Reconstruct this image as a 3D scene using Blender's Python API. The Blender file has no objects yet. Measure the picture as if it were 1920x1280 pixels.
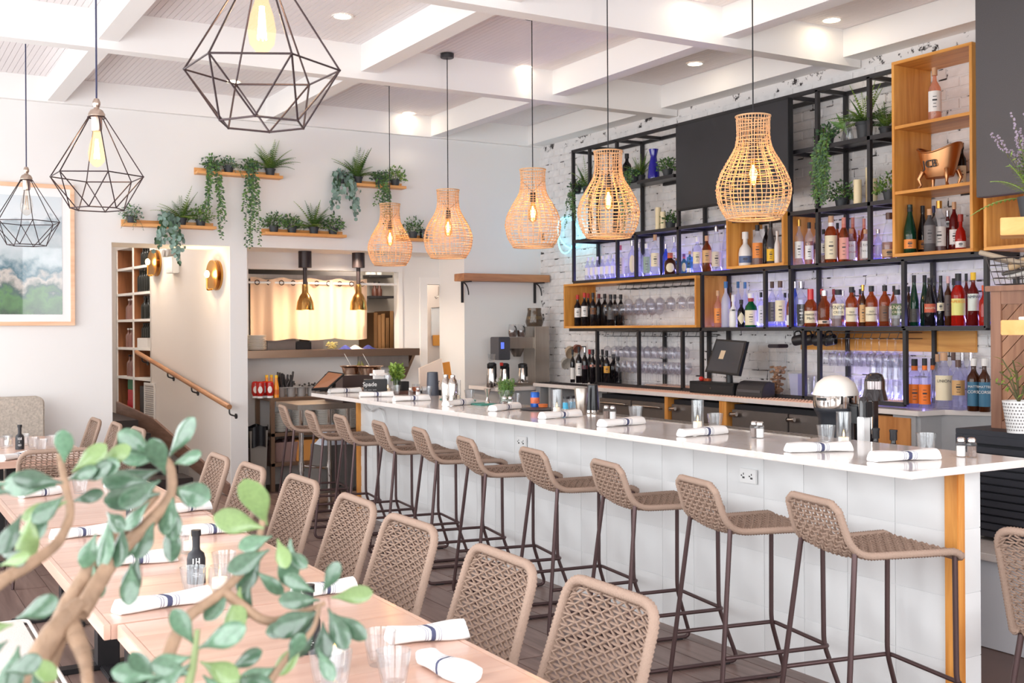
import bpy, bmesh, math, random
from mathutils import Vector, Matrix, Quaternion
random.seed(7)
S = bpy.context.scene
COL = S.collection
PI = math.pi

# ------------------------------------------------------------------ camera
F_PX, HOR, ROLL, CAM_H = 2076.0, 616.65, -0.006, 1.61
YAW = math.atan2(1230.4, F_PX)
cam_d = bpy.data.cameras.new('camera')
cam_d.sensor_width = 36.0
cam_d.lens = F_PX / 1920 * 36.0
cam_d.shift_y = (HOR - 640) / 1920
cam_d.clip_start = 0.05
cam_d.dof.use_dof = True
cam_d.dof.focus_distance = 6.0
cam_d.dof.aperture_fstop = 8.0
cam = bpy.data.objects.new('camera', cam_d)
COL.objects.link(cam)
cam.matrix_world = Matrix.Translation((0, 0, CAM_H)) @ Matrix.Rotation(-YAW, 4, 'Z') @ Matrix.Rotation(PI / 2, 4, 'X') @ Matrix.Rotation(ROLL, 4, 'Z')
S.camera = cam

S.cycles.transparent_max_bounces = 40
# ------------------------------------------------------------------ world, daylight, exposure
w = bpy.data.worlds.new('daylight'); S.world = w
w.use_nodes = True
bg = w.node_tree.nodes['Background']
bg.inputs[0].default_value = (0.93, 0.97, 1.0, 1)
bg.inputs[1].default_value = 1.0
S.view_settings.view_transform = 'Standard'
S.view_settings.look = 'None'
S.view_settings.gamma = 1.0
S.view_settings.use_curve_mapping = False
S.view_settings.exposure = 0.55

def area_light(name, loc, rot, sx, sy, power, col):
    d = bpy.data.lights.new(name, 'AREA'); d.shape = 'RECTANGLE'; d.size = sx; d.size_y = sy
    d.energy = power; d.color = col
    o = bpy.data.objects.new(name, d); COL.objects.link(o)
    o.location = loc; o.rotation_euler = rot
    return o
# daylight coming in through the street windows beside and behind the camera
area_light('window_daylight_side', (-1.75, 4.6, 1.95), (0, -PI / 2, 0), 2.5, 11.0, 290, (0.95, 0.98, 1.0))
area_light('window_daylight_front', (2.6, -1.95, 1.95), (PI / 2, 0, 0), 8.0, 2.6, 190, (0.96, 0.98, 1.0))

# ------------------------------------------------------------------ pixel helpers (photo pixel -> point on a real plane)
_c, _s = math.cos(YAW), math.sin(YAW)
def ray(px, py):
    x, y = px - 960, py - 640
    cr, sr = math.cos(-ROLL), math.sin(-ROLL)
    x, y = cr * x - sr * y, sr * x + cr * y
    u = x / F_PX; v = (HOR - 640 - y) / F_PX
    return (u * _c + _s, -u * _s + _c, v)
def atX(px, py, X): r = ray(px, py); t = X / r[0]; return Vector((X, r[1] * t, CAM_H + r[2] * t))
def atY(px, py, Y): r = ray(px, py); t = Y / r[1]; return Vector((r[0] * t, Y, CAM_H + r[2] * t))
def atZ(px, py, Z): r = ray(px, py); t = (Z - CAM_H) / r[2]; return Vector((r[0] * t, r[1] * t, Z))
def atD(px, py, D): r = ray(px, py); return Vector((r[0] * D, r[1] * D, CAM_H + r[2] * D))
def depth(p): return p[0] * _s + p[1] * _c

# ------------------------------------------------------------------ materials
MATS = {}
def _mat(name):
    m = bpy.data.materials.new(name); m.use_nodes = True
    return m, m.node_tree.nodes, m.node_tree.links, m.node_tree.nodes['Principled BSDF']
def lin(c):
    return tuple(((v / 255) / 12.92 if v / 255 <= .04045 else ((v / 255 + .055) / 1.055) ** 2.4) for v in c) + (1,)
def M(name, col, rough=.5, metal=0., noise=None, bump=None, rand=0., emis=None, spec=None, coat=0., trans=0., stretch=None, sheen=0., alpha=None):
    """plain procedural material; col is sRGB 0-255; noise=(scale, amount), bump=(scale, strength)"""
    if name in MATS: return MATS[name]
    m, n, l, p = _mat(name)
    c = lin(col)
    p.inputs['Base Color'].default_value = c
    p.inputs['Roughness'].default_value = rough
    p.inputs['Metallic'].default_value = metal
    if spec is not None: p.inputs['Specular IOR Level'].default_value = spec
    if coat: p.inputs['Coat Weight'].default_value = coat
    if trans: p.inputs['Transmission Weight'].default_value = trans
    if sheen: p.inputs['Sheen Weight'].default_value = sheen
    if alpha is not None: p.inputs['Alpha'].default_value = alpha
    tc = None
    if noise or bump or rand:
        tc = n.new('ShaderNodeTexCoord'); mp = n.new('ShaderNodeMapping')
        l.new(tc.outputs['Object'], mp.inputs[0])
        if stretch: mp.inputs['Scale'].default_value = stretch
    last = None
    if noise:
        t = n.new('ShaderNodeTexNoise'); t.inputs['Scale'].default_value = noise[0]; t.inputs['Detail'].default_value = 4
        l.new(mp.outputs[0], t.inputs[0])
        r = n.new('ShaderNodeMapRange'); r.inputs[1].default_value = .3; r.inputs[2].default_value = .7
        r.inputs[3].default_value = 1 - noise[1]; r.inputs[4].default_value = 1 + noise[1] * .4
        l.new(t.outputs[0], r.inputs[0])
        mx = n.new('ShaderNodeVectorMath'); mx.operation = 'SCALE'; mx.inputs[0].default_value = c[:3]
        l.new(r.outputs[0], mx.inputs['Scale']); last = mx.outputs[0]
    if rand:
        oi = n.new('ShaderNodeObjectInfo'); r = n.new('ShaderNodeMapRange')
        r.inputs[3].default_value = 1 - rand; r.inputs[4].default_value = 1 + rand
        l.new(oi.outputs['Random'], r.inputs[0])
        mx = n.new('ShaderNodeVectorMath'); mx.operation = 'SCALE'
        if last: l.new(last, mx.inputs[0])
        else: mx.inputs[0].default_value = c[:3]
        l.new(r.outputs[0], mx.inputs['Scale']); last = mx.outputs[0]
    if last: l.new(last, p.inputs['Base Color'])
    if bump:
        t = n.new('ShaderNodeTexNoise'); t.inputs['Scale'].default_value = bump[0]; t.inputs['Detail'].default_value = 3
        l.new(mp.outputs[0], t.inputs[0])
        b = n.new('ShaderNodeBump'); b.inputs['Strength'].default_value = bump[1]; b.inputs['Distance'].default_value = .01
        l.new(t.outputs[0], b.inputs['Height']); l.new(b.outputs[0], p.inputs['Normal'])
    if emis:
        p.inputs['Emission Color'].default_value = lin(emis[0]); p.inputs['Emission Strength'].default_value = emis[1]
    MATS[name] = m
    return m
def WOOD(name, c1, c2, axis='X', scale=1., rough=.45, rand=.08, coat=0.):
    """stretched-noise wood grain running along the given axis"""
    if name in MATS: return MATS[name]
    m, n, l, p = _mat(name)
    tc = n.new('ShaderNodeTexCoord'); mp = n.new('ShaderNodeMapping'); oi = n.new('ShaderNodeObjectInfo')
    off = n.new('ShaderNodeVectorMath'); off.operation = 'SCALE'; off.inputs[0].default_value = (7, 5, 9)
    l.new(oi.outputs['Random'], off.inputs['Scale']); l.new(off.outputs[0], mp.inputs['Location'])
    l.new(tc.outputs['Object'], mp.inputs[0])
    sc = {'X': (1.2, 14, 14), 'Y': (14, 1.2, 14), 'Z': (14, 14, 1.2)}[axis]
    mp.inputs['Scale'].default_value = [v * scale for v in sc]
    t = n.new('ShaderNodeTexNoise'); t.inputs['Scale'].default_value = 1.6; t.inputs['Detail'].default_value = 6; t.inputs['Distortion'].default_value = .8
    l.new(mp.outputs[0], t.inputs[0])
    r = n.new('ShaderNodeValToRGB'); r.color_ramp.elements[0].position = .32; r.color_ramp.elements[1].position = .68
    r.color_ramp.elements[0].color = lin(c1); r.color_ramp.elements[1].color = lin(c2)
    l.new(t.outputs[0], r.inputs[0])
    rr = n.new('ShaderNodeMapRange'); rr.inputs[3].default_value = 1 - rand; rr.inputs[4].default_value = 1 + rand
    l.new(oi.outputs['Random'], rr.inputs[0])
    mx = n.new('ShaderNodeVectorMath'); mx.operation = 'SCALE'
    l.new(r.outputs[0], mx.inputs[0]); l.new(rr.outputs[0], mx.inputs['Scale'])
    l.new(mx.outputs[0], p.inputs['Base Color'])
    p.inputs['Roughness'].default_value = rough
    if coat: p.inputs['Coat Weight'].default_value = coat; p.inputs['Coat Roughness'].default_value = .15
    MATS[name] = m
    return m
def GLASS(name, tint=(255, 255, 255), ior=1.45, rough=.02, body=0.):
    """thin-walled glass: see-through tint with fresnel reflections; body adds a little diffuse haze"""
    if name in MATS: return MATS[name]
    m, n, l, p = _mat(name); n.remove(p)
    out = n['Material Output']
    tr = n.new('ShaderNodeBsdfTransparent'); tr.inputs[0].default_value = lin(tint)
    gl = n.new('ShaderNodeBsdfGlossy'); gl.inputs['Roughness'].default_value = rough
    fr = n.new('ShaderNodeFresnel')
    ge = n.new('ShaderNodeNewGeometry'); mr = n.new('ShaderNodeMapRange'); mr.inputs[3].default_value = ior; mr.inputs[4].default_value = 1 / ior   # same reflectance seen from inside the thin wall
    l.new(ge.outputs['Backfacing'], mr.inputs[0]); l.new(mr.outputs[0], fr.inputs[0])
    mx = n.new('ShaderNodeMixShader')
    l.new(fr.outputs[0], mx.inputs[0]); l.new(gl.outputs[0], mx.inputs[2])
    if body:
        df = n.new('ShaderNodeBsdfDiffuse'); df.inputs[0].default_value = lin(tint)
        m2 = n.new('ShaderNodeMixShader'); m2.inputs[0].default_value = body
        l.new(tr.outputs[0], m2.inputs[1]); l.new(df.outputs[0], m2.inputs[2]); l.new(m2.outputs[0], mx.inputs[1])
    else: l.new(tr.outputs[0], mx.inputs[1])
    l.new(mx.outputs[0], out.inputs[0])
    MATS[name] = m
    return m
def EMIT(name, col, strength):
    if name in MATS: return MATS[name]
    m, n, l, p = _mat(name); n.remove(p)
    e = n.new('ShaderNodeEmission'); e.inputs[0].default_value = lin(col); e.inputs[1].default_value = strength
    l.new(e.outputs[0], n['Material Output'].inputs[0]); MATS[name] = m
    return m

# ------------------------------------------------------------------ mesh builder
class B:
    def __init__(s): s.v = []; s.f = []; s.m = []; s.xf = None
    def add(s, vs, fs, mi=0):
        o = len(s.v)
        if s.xf is not None: vs = [s.xf @ Vector(q) for q in vs]
        s.v += [tuple(q) for q in vs]; s.f += [tuple(i + o for i in f) for f in fs]; s.m += [mi] * len(fs)
        return s
    def box(s, a, b, mi=0):
        x0, y0, z0 = (min(a[i], b[i]) for i in range(3)); x1, y1, z1 = (max(a[i], b[i]) for i in range(3))
        return s.add([(x0, y0, z0), (x1, y0, z0), (x1, y1, z0), (x0, y1, z0), (x0, y0, z1), (x1, y0, z1), (x1, y1, z1), (x0, y1, z1)],
                     [(0, 3, 2, 1), (4, 5, 6, 7), (0, 1, 5, 4), (1, 2, 6, 5), (2, 3, 7, 6), (3, 0, 4, 7)], mi)
    def cbox(s, c, d, mi=0): return s.box([c[i] - d[i] / 2 for i in range(3)], [c[i] + d[i] / 2 for i in range(3)], mi)
    def prism(s, poly, a, b, axis='z', mi=0):
        """extrude a 2-D polygon from a to b along the axis"""
        mk = {'z': lambda p, t: (p[0], p[1], t), 'x': lambda p, t: (t, p[0], p[1]), 'y': lambda p, t: (p[0], t, p[1])}[axis]
        n = len(poly)
        return s.add([mk(p, a) for p in poly] + [mk(p, b) for p in poly],
                     [tuple(range(n))[::-1], tuple(range(n, 2 * n))] + [(i, (i + 1) % n, n + (i + 1) % n, n + i) for i in range(n)], mi)
    def cyl(s, p0, p1, r0, r1=None, n=12, mi=0, caps=True):
        r1 = r0 if r1 is None else r1
        p0, p1 = Vector(p0), Vector(p1); d = (p1 - p0)
        if d.length < 1e-6: return s
        d.normalize()
        a = d.orthogonal().normalized(); b = d.cross(a)
        vs = [p0 + (a * math.cos(t) + b * math.sin(t)) * r0 for t in [2 * PI * i / n for i in range(n)]] + \
             [p1 + (a * math.cos(t) + b * math.sin(t)) * r1 for t in [2 * PI * i / n for i in range(n)]]
        fs = [(i, (i + 1) % n, n + (i + 1) % n, n + i) for i in range(n)]
        if caps: fs += [tuple(range(n))[::-1], tuple(range(n, 2 * n))]
        return s.add(vs, fs, mi)
    def tube(s, pts, r, n=6, closed=False, mi=0, rf=None):
        pts = [Vector(p) for p in pts]; k = len(pts)
        if k < 2: return s
        T = []
        for i in range(k):
            a = pts[(i - 1) % k] if (closed or i > 0) else pts[i]
            b = pts[(i + 1) % k] if (closed or i < k - 1) else pts[i]
            t = (b - a); T.append(t.normalized() if t.length > 1e-9 else Vector((0, 0, 1)))
        nv = T[0].orthogonal().normalized(); vs = []
        for i in range(k):
            if i > 0:
                q = T[i - 1].rotation_difference(T[i]); nv = q @ nv
            nv = (nv - T[i] * nv.dot(T[i])).normalized(); bv = T[i].cross(nv)
            rr = rf(i) if rf else r
            vs += [pts[i] + (nv * math.cos(2 * PI * j / n) + bv * math.sin(2 * PI * j / n)) * rr for j in range(n)]
        fs = []
        for i in range(k if closed else k - 1):
            i2 = (i + 1) % k
            fs += [(i * n + j, i * n + (j + 1) % n, i2 * n + (j + 1) % n, i2 * n + j) for j in range(n)]
        if not closed: fs += [tuple(range(n))[::-1], tuple((k - 1) * n + j for j in range(n))]
        return s.add(vs, fs, mi)
    def lathe(s, prof, n=20, c=(0, 0, 0), mi=0, phase=0., closed=False):
        k = len(prof); vs = []
        for r, z in prof: vs += [(c[0] + r * math.cos(phase + 2 * PI * j / n), c[1] + r * math.sin(phase + 2 * PI * j / n), c[2] + z) for j in range(n)]
        fs = []
        for i in range(k if closed else k - 1):
            i2 = (i + 1) % k
            fs += [(i * n + j, i * n + (j + 1) % n, i2 * n + (j + 1) % n, i2 * n + j) for j in range(n)]
        if not closed:
            if prof[0][0] > 1e-5: fs.append(tuple(range(n))[::-1])
            if prof[-1][0] > 1e-5: fs.append(tuple((k - 1) * n + j for j in range(n)))
        return s.add(vs, fs, mi)
    def grid(s, fn, nu, nv, mi=0):
        vs = [fn(i / nu, j / nv) for j in range(nv + 1) for i in range(nu + 1)]; w_ = nu + 1
        return s.add(vs, [(j * w_ + i, j * w_ + i + 1, (j + 1) * w_ + i + 1, (j + 1) * w_ + i) for j in range(nv) for i in range(nu)], mi)
    def ball(s, c, r, n=10, m=6, mi=0, sc=(1, 1, 1)):
        vs = []; fs = []
        for i in range(m + 1):
            a = PI * i / m - PI / 2
            vs += [(c[0] + sc[0] * r * math.cos(a) * math.cos(2 * PI * j / n), c[1] + sc[1] * r * math.cos(a) * math.sin(2 * PI * j / n), c[2] + sc[2] * r * math.sin(a)) for j in range(n)]
        for i in range(m): fs += [(i * n + j, i * n + (j + 1) % n, (i + 1) * n + (j + 1) % n, (i + 1) * n + j) for j in range(n)]
        return s.add(vs, fs, mi)
    def mesh(s, name, mats, smooth=30, bevel=0.):
        me = bpy.data.meshes.new(name); me.from_pydata(s.v, [], s.f)
        if not isinstance(mats, (list, tuple)): mats = [mats]
        for m in mats: me.materials.append(m)
        if len(mats) > 1: me.polygons.foreach_set('material_index', s.m)
        if bevel:
            bm = bmesh.new(); bm.from_mesh(me)
            ed = [e for e in bm.edges if len(e.link_faces) == 2 and e.calc_face_angle(0) > .6]
            bmesh.ops.bevel(bm, geom=ed, offset=bevel, segments=2, affect='EDGES', clamp_overlap=True)
            bm.to_mesh(me); bm.free()
        if smooth:
            me.polygons.foreach_set('use_smooth', [True] * len(me.polygons))
            me.set_sharp_from_angle(angle=math.radians(smooth))
        me.update(); return me
    def build(s, name, mats, parent=None, smooth=30, bevel=0., world=False):
        if world and parent is not None:
            inv = root_matrix(parent).inverted()
            s.v = [tuple(inv @ Vector(q)) for q in s.v]
        return link(name, s.mesh(name, mats, smooth, bevel), parent)
def root_matrix(o):
    m = Matrix.LocRotScale(o.location, o.rotation_euler, o.scale)
    while o.parent is not None:
        o = o.parent; m = Matrix.LocRotScale(o.location, o.rotation_euler, o.scale) @ m
    return m
def link(name, data, parent=None):
    o = bpy.data.objects.new(name, data); COL.objects.link(o)
    if parent is not None: o.parent = parent
    return o
def tag(o, label, cat, group=None, kind=None):
    o['label'] = label
    if cat: o['category'] = cat
    if group: o['group'] = group
    if kind: o['kind'] = kind
    return o
def thing(name, label, cat, loc=(0, 0, 0), rz=0., group=None, kind=None):
    o = bpy.data.objects.new(name, None); COL.objects.link(o); o.empty_display_size = .05
    o.location = loc; o.rotation_euler = (0, 0, rz)
    return tag(o, label, cat, group, kind)
CHILDREN = {}
def copy_tree(o, parent=None):
    c = o.copy(); COL.objects.link(c)
    if parent is not None: c.parent = parent
    if o.name not in CHILDREN: CHILDREN[o.name] = [x for x in COL.objects if x.parent == o]
    for ch in CHILDREN[o.name]: copy_tree(ch, c)
    return c
def place(proto, used, loc, rz, label, group=None):
    """first call moves the prototype itself, later calls copy it with its parts"""
    o = proto if not used else copy_tree(proto)
    used.append(1); o.location = loc; o.rotation_euler = (0, 0, rz); o['label'] = label
    if group: o['group'] = group
    return o
def text(body, size, loc, rot, mat, parent, name='lettering', extr=.0006, align='CENTER', sx=1.):
    cu = bpy.data.curves.new(name, 'FONT'); cu.body = body; cu.size = size; cu.extrude = extr
    cu.align_x = align; cu.align_y = 'CENTER'; cu.materials.append(mat); cu.resolution_u = 3
    o = link(name, cu, None); bpy.context.view_layer.update()
    me = bpy.data.meshes.new_from_object(o.evaluated_get(bpy.context.evaluated_depsgraph_get()))
    bpy.data.objects.remove(o); me.materials.clear(); me.materials.append(mat)
    o = link(name, me, parent); o.location = loc; o.rotation_euler = rot; o.scale = (sx, 1, 1)
    return o
ORD = ['first', 'second', 'third', 'fourth', 'fifth', 'sixth', 'seventh', 'eighth', 'ninth', 'tenth', 'eleventh', 'twelfth', 'thirteenth', 'fourteenth', 'fifteenth',
       'sixteenth', 'seventeenth', 'eighteenth', 'nineteenth', 'twentieth', 'twenty-first', 'twenty-second', 'twenty-third', 'twenty-fourth', 'twenty-fifth']
def arc(c, r, a0, a1, n, plane='xz'):
    o = []
    for i in range(n + 1):
        a = a0 + (a1 - a0) * i / n
        u, v = r * math.cos(a), r * math.sin(a)
        o.append((c[0] + u, c[1], c[2] + v) if plane == 'xz' else (c[0] + u, c[1] + v, c[2]) if plane == 'xy' else (c[0], c[1] + u, c[2] + v))
    return o
def fillet(pts, r, n=5):
    """round the inner corners of a polyline"""
    pts = [Vector(p) for p in pts]; out = [pts[0]]
    for i in range(1, len(pts) - 1):
        a, b, c = pts[i - 1], pts[i], pts[i + 1]
        d1, d2 = (a - b), (c - b); rr = min(r, d1.length * .45, d2.length * .45)
        p, q = b + d1.normalized() * rr, b + d2.normalized() * rr
        for k in range(n + 1):
            t = k / n; out.append(p * (1 - t) ** 2 + b * 2 * t * (1 - t) + q * t * t)
    out.append(pts[-1]); return out
# ================================================================== the room
WHITE = M('white_wall_paint', (236, 233, 231), .75, noise=(1.3, .015), bump=(90, .04))
CEILW = M('ceiling_white_paint', (238, 231, 231), .7)
BEAMW = M('beam_white_paint', (240, 237, 235), .6)
MORTAR = M('painted_mortar', (214, 210, 209), .9, noise=(9, .12))
FLOORM = WOOD('brown_floor_planks', (110, 88, 82), (142, 118, 110), 'Y', .8, .38, .10)
YB, XB, ZC = 10.65, 6.70, 3.89

def struct(name, b, m, label=None, parent=None, **k):
    o = b.build(name, m, parent, **k)
    if parent is None:
        o['kind'] = 'structure'
        if label: o['label'] = label
    return o
fl = struct('floor', B().box((-1.7, -2, -.1), (6.9, 14.5, -.004)), M('floor_base_brown', (110, 88, 82), .5, noise=(3, .1)), 'brown plank floor of the dining room')
pk = [B().box((-.093, -.72, -.01), (.093, .72, .0)).mesh('plank', FLOORM, 0, .0012) for _ in range(2)]
for i in range(20):
    for j in range(7):
        o = link('plank', pk[i % 2], fl); o.location = (.18 + .19 * i, 1.0 + 1.45 * j + (.36 if i % 2 else 0) + (.17 if i % 3 == 0 else 0), 0)
# ceiling: bead boards and painted beams
ce = struct('ceiling', B().box((-1.7, -2, ZC), (6.9, 11.2, ZC + .1)), CEILW, 'white bead-board ceiling crossed by white beams', smooth=0)
b = B(); x = -1.6
while x < 6.6:
    b.box((x, -1.9, ZC - .0075), (x + .0415, YB - .05, ZC + .004)); x += .045
bo = b.build('ceiling_boards', CEILW, ce, 0); bo['kind'] = 'stuff'
for x0, x1 in ((-.52, -.37), (1.48, 1.62), (3.475, 3.62), (5.29, 5.43)):
    B().box((x0, -1.9, 3.67), (x1, YB, ZC)).build('beam', BEAMW, ce, 0)
B().box((6.5, -1.9, 3.67), (XB + .02, YB, ZC)).build('beam', BEAMW, ce, 0)
for y0, y1 in ((1.55, 1.69), (3.76, 3.9), (5.98, 6.11), (8.2, 8.33)):
    B().box((-1.6, y0, 3.61), (XB - .01, y1, ZC)).build('beam', BEAMW, ce, 0)
B().box((-1.6, YB - .06, 3.66), (XB, YB + .02, ZC)).build('beam', BEAMW, ce, 0)
# back wall with its openings
b = B()
b.box((-1.7, YB, 0), (2.03, YB + .6, ZC))
b.box((2.03, YB, 2.43), (5.71, YB + .6, ZC))
b.box((5.71, YB, 0), (6.9, YB + .14, ZC))
b.box((5.71, YB + .14, 0), (5.78, YB + .6, 2.43))
b.box((3.13, YB, 0), (3.30, YB + .6, 2.43))
struct('wall_back', b, WHITE, 'white back wall with stair opening and kitchen recess', smooth=0)
# recess back wall with the pass window and doorway
YR = YB + .6
b = B()
wx0, wx1, wz0, wz1 = 3.49, 5.20, 1.40, 2.255
dx0, dx1, dz1 = 5.55, 5.79, 2.12
b.box((3.30, YR, 0), (wx0, YR + .12, 2.43)); b.box((wx0, YR, 0), (wx1, YR + .12, wz0)); b.box((wx0, YR, wz1), (wx1, YR + .12, 2.43))
b.box((wx1, YR, 0), (dx0, YR + .12, 2.43)); b.box((dx0, YR, dz1), (dx1, YR + .12, 2.43)); b.box((dx1, YR, 0), (6.2, YR + .12, 2.43))
b.box((3.30, YR, 2.43), (6.2, YR + .12, 2.9))
struct('wall_recess', b, WHITE, 'white recessed wall with kitchen pass window and doorway', smooth=0)
b = B()
for (p, q) in (((wx0 - .04, wz0 - .03), (wx0 + .004, wz1 - .006)), ((wx1 - .004, wz0 - .03), (wx1 + .045, wz1 - .006)), ((wx0 - .04, wz1 - .005), (wx1 + .045, wz1 + .05))):
    b.box((p[0], YR - .015, p[1]), (q[0], YR + .11, q[1]))
struct('trim_1', b, BEAMW, 'white trim round the kitchen pass window', smooth=0)
b = B()
b.box((dx0 - .09, YR - .015, 0), (dx0, YR + .02, dz1 + .08)); b.box((dx0, YR - .015, dz1), (dx1, YR + .02, dz1 + .08))
struct('trim_2', b, BEAMW, 'white trim round the kitchen doorway', smooth=0)
# kitchen behind the pass
KW = M('kitchen_grey_wall', (176, 168, 158), .7, noise=(2, .05))
b = B(); b.box((3.3, 12.9, 0), (7.2, 13.0, 2.9)); b.box((3.2, YR + .12, 0), (3.3, 13, 2.9)); b.box((7.1, YR, 0), (7.2, 13, 2.9)); b.box((3.2, YR + .12, 2.9), (7.2, 13, 3.0))
struct('wall_kitchen', b, KW, 'grey kitchen walls behind the pass window', smooth=0)
struct('wall_door_return', B().box((dx1 + .02, YR + .5, 0), (6.6, YR + .55, 2.9)), M('cream_store_wall', (238, 224, 214), .7), 'pale wall seen through the narrow doorway', smooth=0)
# stair well: slanting side wall, far end, header ceiling and stepped floor
SW0 = Vector((3.13, YB + .02)); SD = Vector((-math.sin(math.radians(5)), math.cos(math.radians(5))))   # wall line, going deeper
SN = Vector((-SD.y, SD.x))                                                                      # faces the stairs (left)
def sw(t, off=0., z=0.): q = SW0 + SD * t + SN * off; return Vector((q.x, q.y, z))
T_CUB0, T_CUB1 = 2.42, 3.75
b = B()
def swbox(b, t0, t1, o0, o1, z0, z1, mi=0):
    vs = [sw(t, o, z) for z in (z0, z1) for t, o in ((t0, o0), (t1, o0), (t1, o1), (t0, o1))]
    return b.add(vs, [(0, 1, 2, 3), (7, 6, 5, 4), (0, 4, 5, 1), (1, 5, 6, 2), (2, 6, 7, 3), (3, 7, 4, 0)], mi)
swbox(b, 0, T_CUB0, -.165, 0, 0, 3.6)
swbox(b, T_CUB0, T_CUB1, -.42, -.36, 0, 3.6)
swbox(b, T_CUB1, 5.2, -.3, 0, 0, 3.6)
swbox(b, T_CUB0, T_CUB1, -.36, 0, 2.62, 3.6)
struct('wall_stair_side', b, M('stair_wall_paint', (222, 214, 209), .75, bump=(120, .05)), 'pale stair wall carrying the handrail and wall lamps', smooth=0)
b = B(); b.box((.9, 15.6, 0), (3.2, 15.7, 3.6)); b.box((1.5, YR, 0), (1.6, 15.7, 3.6)); b.box((1.5, YR, 3.6), (3.6, 15.7, 3.7))
struct('wall_stair_end', b, WHITE, 'white wall at the far end of the stairs', smooth=0)
# steps climbing away
STEP = M('dark_stair_tread', (58, 50, 50), .6); SKIRT = WOOD('brown_stair_skirt', (120, 92, 80), (150, 118, 104), 'Y', 1)
st = thing('staircase', 'short dark staircase climbing behind the opening in the back wall', None, (2.4, 11.4, 0), kind='structure')
for i in range(5):
    B().box((1.62, YR + .1 + .42 * i, 0), (2.99 - .045 * (i + 1), YR + .1 + .42 * (i + 1) + (1.6 if i == 4 else 0), .12 * (i + 1))).build('step', STEP, st, 0, .004, True)
b = B(); vs = [sw(t, o, z) for o in (0, .03) for t, z in ((.0, 0), (.0, .12), (2.3, .62), (3.7, .74), (3.7, .5), (2.3, .4))]
b.add(vs, [(5, 4, 3, 2, 1, 0), (6, 7, 8, 9, 10, 11)] + [(i, (i + 1) % 6, 6 + (i + 1) % 6, 6 + i) for i in range(6)]); b.build('skirting_board', SKIRT, st, 0, 0, True)
# brick wall behind the bar
BRICK = M('white_painted_brick', (233, 229, 228), .7, noise=(14, .10), bump=(60, .25), rand=.035)
def brick_mortar():
    m, n, l, p = _mat('chipped_mortar')
    tc = n.new('ShaderNodeTexCoord'); t = n.new('ShaderNodeTexNoise'); t.inputs['Scale'].default_value = 7; t.inputs['Detail'].default_value = 5; t.inputs['Roughness'].default_value = .7
    l.new(tc.outputs['Object'], t.inputs[0])
    r = n.new('ShaderNodeValToRGB'); e = r.color_ramp.elements
    e[0].position = .40; e[0].color = lin((58, 52, 52)); e[1].position = .45; e[1].color = lin((226, 222, 221))
    l.new(t.outputs[0], r.inputs[0]); l.new(r.outputs[0], p.inputs['Base Color']); p.inputs['Roughness'].default_value = .9
    return m
MORT = brick_mortar()
wb = struct('wall_right', B().box((XB, -2, 0), (XB + .2, YB + .2, ZC)), MORT, 'white painted brick wall behind the bar shelves', smooth=0)
bw, bh, j_ = .205, .066, .010
rnd = random.Random(3)
bmesh_list = []
for k in range(6):
    b = B(); d = .007 + .002 * rnd.random()
    y0, y1, z0, z1 = -bw / 2, bw / 2, -bh / 2, bh / 2
    q = lambda: rnd.uniform(-.004, .004)
    b.add([(0, y0 + q(), z0 + q()), (0, y1 + q(), z0 + q()), (0, y1 + q(), z1 + q()), (0, y0 + q(), z1 + q()),
           (-d, y0 + .005 + q(), z0 + .004 + q()), (-d, y1 - .005 + q(), z0 + .004 + q()), (-d, y1 - .005 + q(), z1 - .004 + q()), (-d, y0 + .005 + q(), z1 - .004 + q())],
          [(4, 5, 6, 7), (0, 1, 5, 4), (1, 2, 6, 5), (2, 3, 7, 6), (3, 0, 4, 7)])
    bmesh_list.append(b.mesh('brick', BRICK, 0))
rest = B(); cnt = 0
for r in range(34):
    z = 1.02 + bh / 2 + r * (bh + j_)
    for k in range(30):
        y = 4.45 + bw / 2 + k * (bw + j_) + (.107 if r % 2 else 0)
        if y > YB - .05: continue
        near = (z > 3.35) or (y > 9.45) or (1.62 < z < 2.05 and y < 6.4) or (2.1 < z < 2.45 and 7.1 < y < 9.4)
        if near and cnt < 296:
            o = link('brick', rnd.choice(bmesh_list), wb); o.location = (XB, y, z); cnt += 1
        else:
            me = rnd.choice(bmesh_list); rest.add([(v.co.x + XB, v.co.y + y, v.co.z + z) for v in me.vertices], [tuple(p.vertices) for p in me.polygons])
o = rest.build('brick_field', BRICK, wb, 0); o['kind'] = 'stuff'
# street side: walls with the big windows (beside and behind the camera)
b = B()
b.box((-1.65, -2, 0), (-1.55, YB, .55)); b.box((-1.65, -2, 3.25), (-1.55, YB, ZC))
for y in (-2, 2.2, 6.2, 10.1): b.box((-1.65, y, .55), (-1.55, y + .5, 3.25))
struct('wall_left', b, WHITE, 'white street-side wall with large windows', smooth=0)
b = B(); b.box((-1.65, -1.9, 0), (6.9, -1.8, .55)); b.box((-1.65, -1.9, 3.3), (6.9, -1.8, ZC))
for x in (-1.65, 2.3, 6.4): b.box((x, -1.9, .55), (x + .4, -1.8, 3.3))
struct('wall_front', b, WHITE, 'white street front with large windows', smooth=0)
FR = M('dark_window_frame', (50, 48, 48), .5)
n_ = 0
for y0, y1 in ((-1.5, 2.2), (2.7, 6.2), (6.7, 10.1)):
    n_ += 1; b = B()
    for yy in (y0, (y0 + y1) / 2 - .03, y1 - .06): b.box((-1.63, yy, .55), (-1.57, yy + .06, 3.25))
    b.box((-1.63, y0, .55), (-1.57, y1, .61)); b.box((-1.63, y0, 3.19), (-1.57, y1, 3.25)); struct('window_%d' % n_, b, FR, 'dark framed street window', smooth=0)
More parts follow.
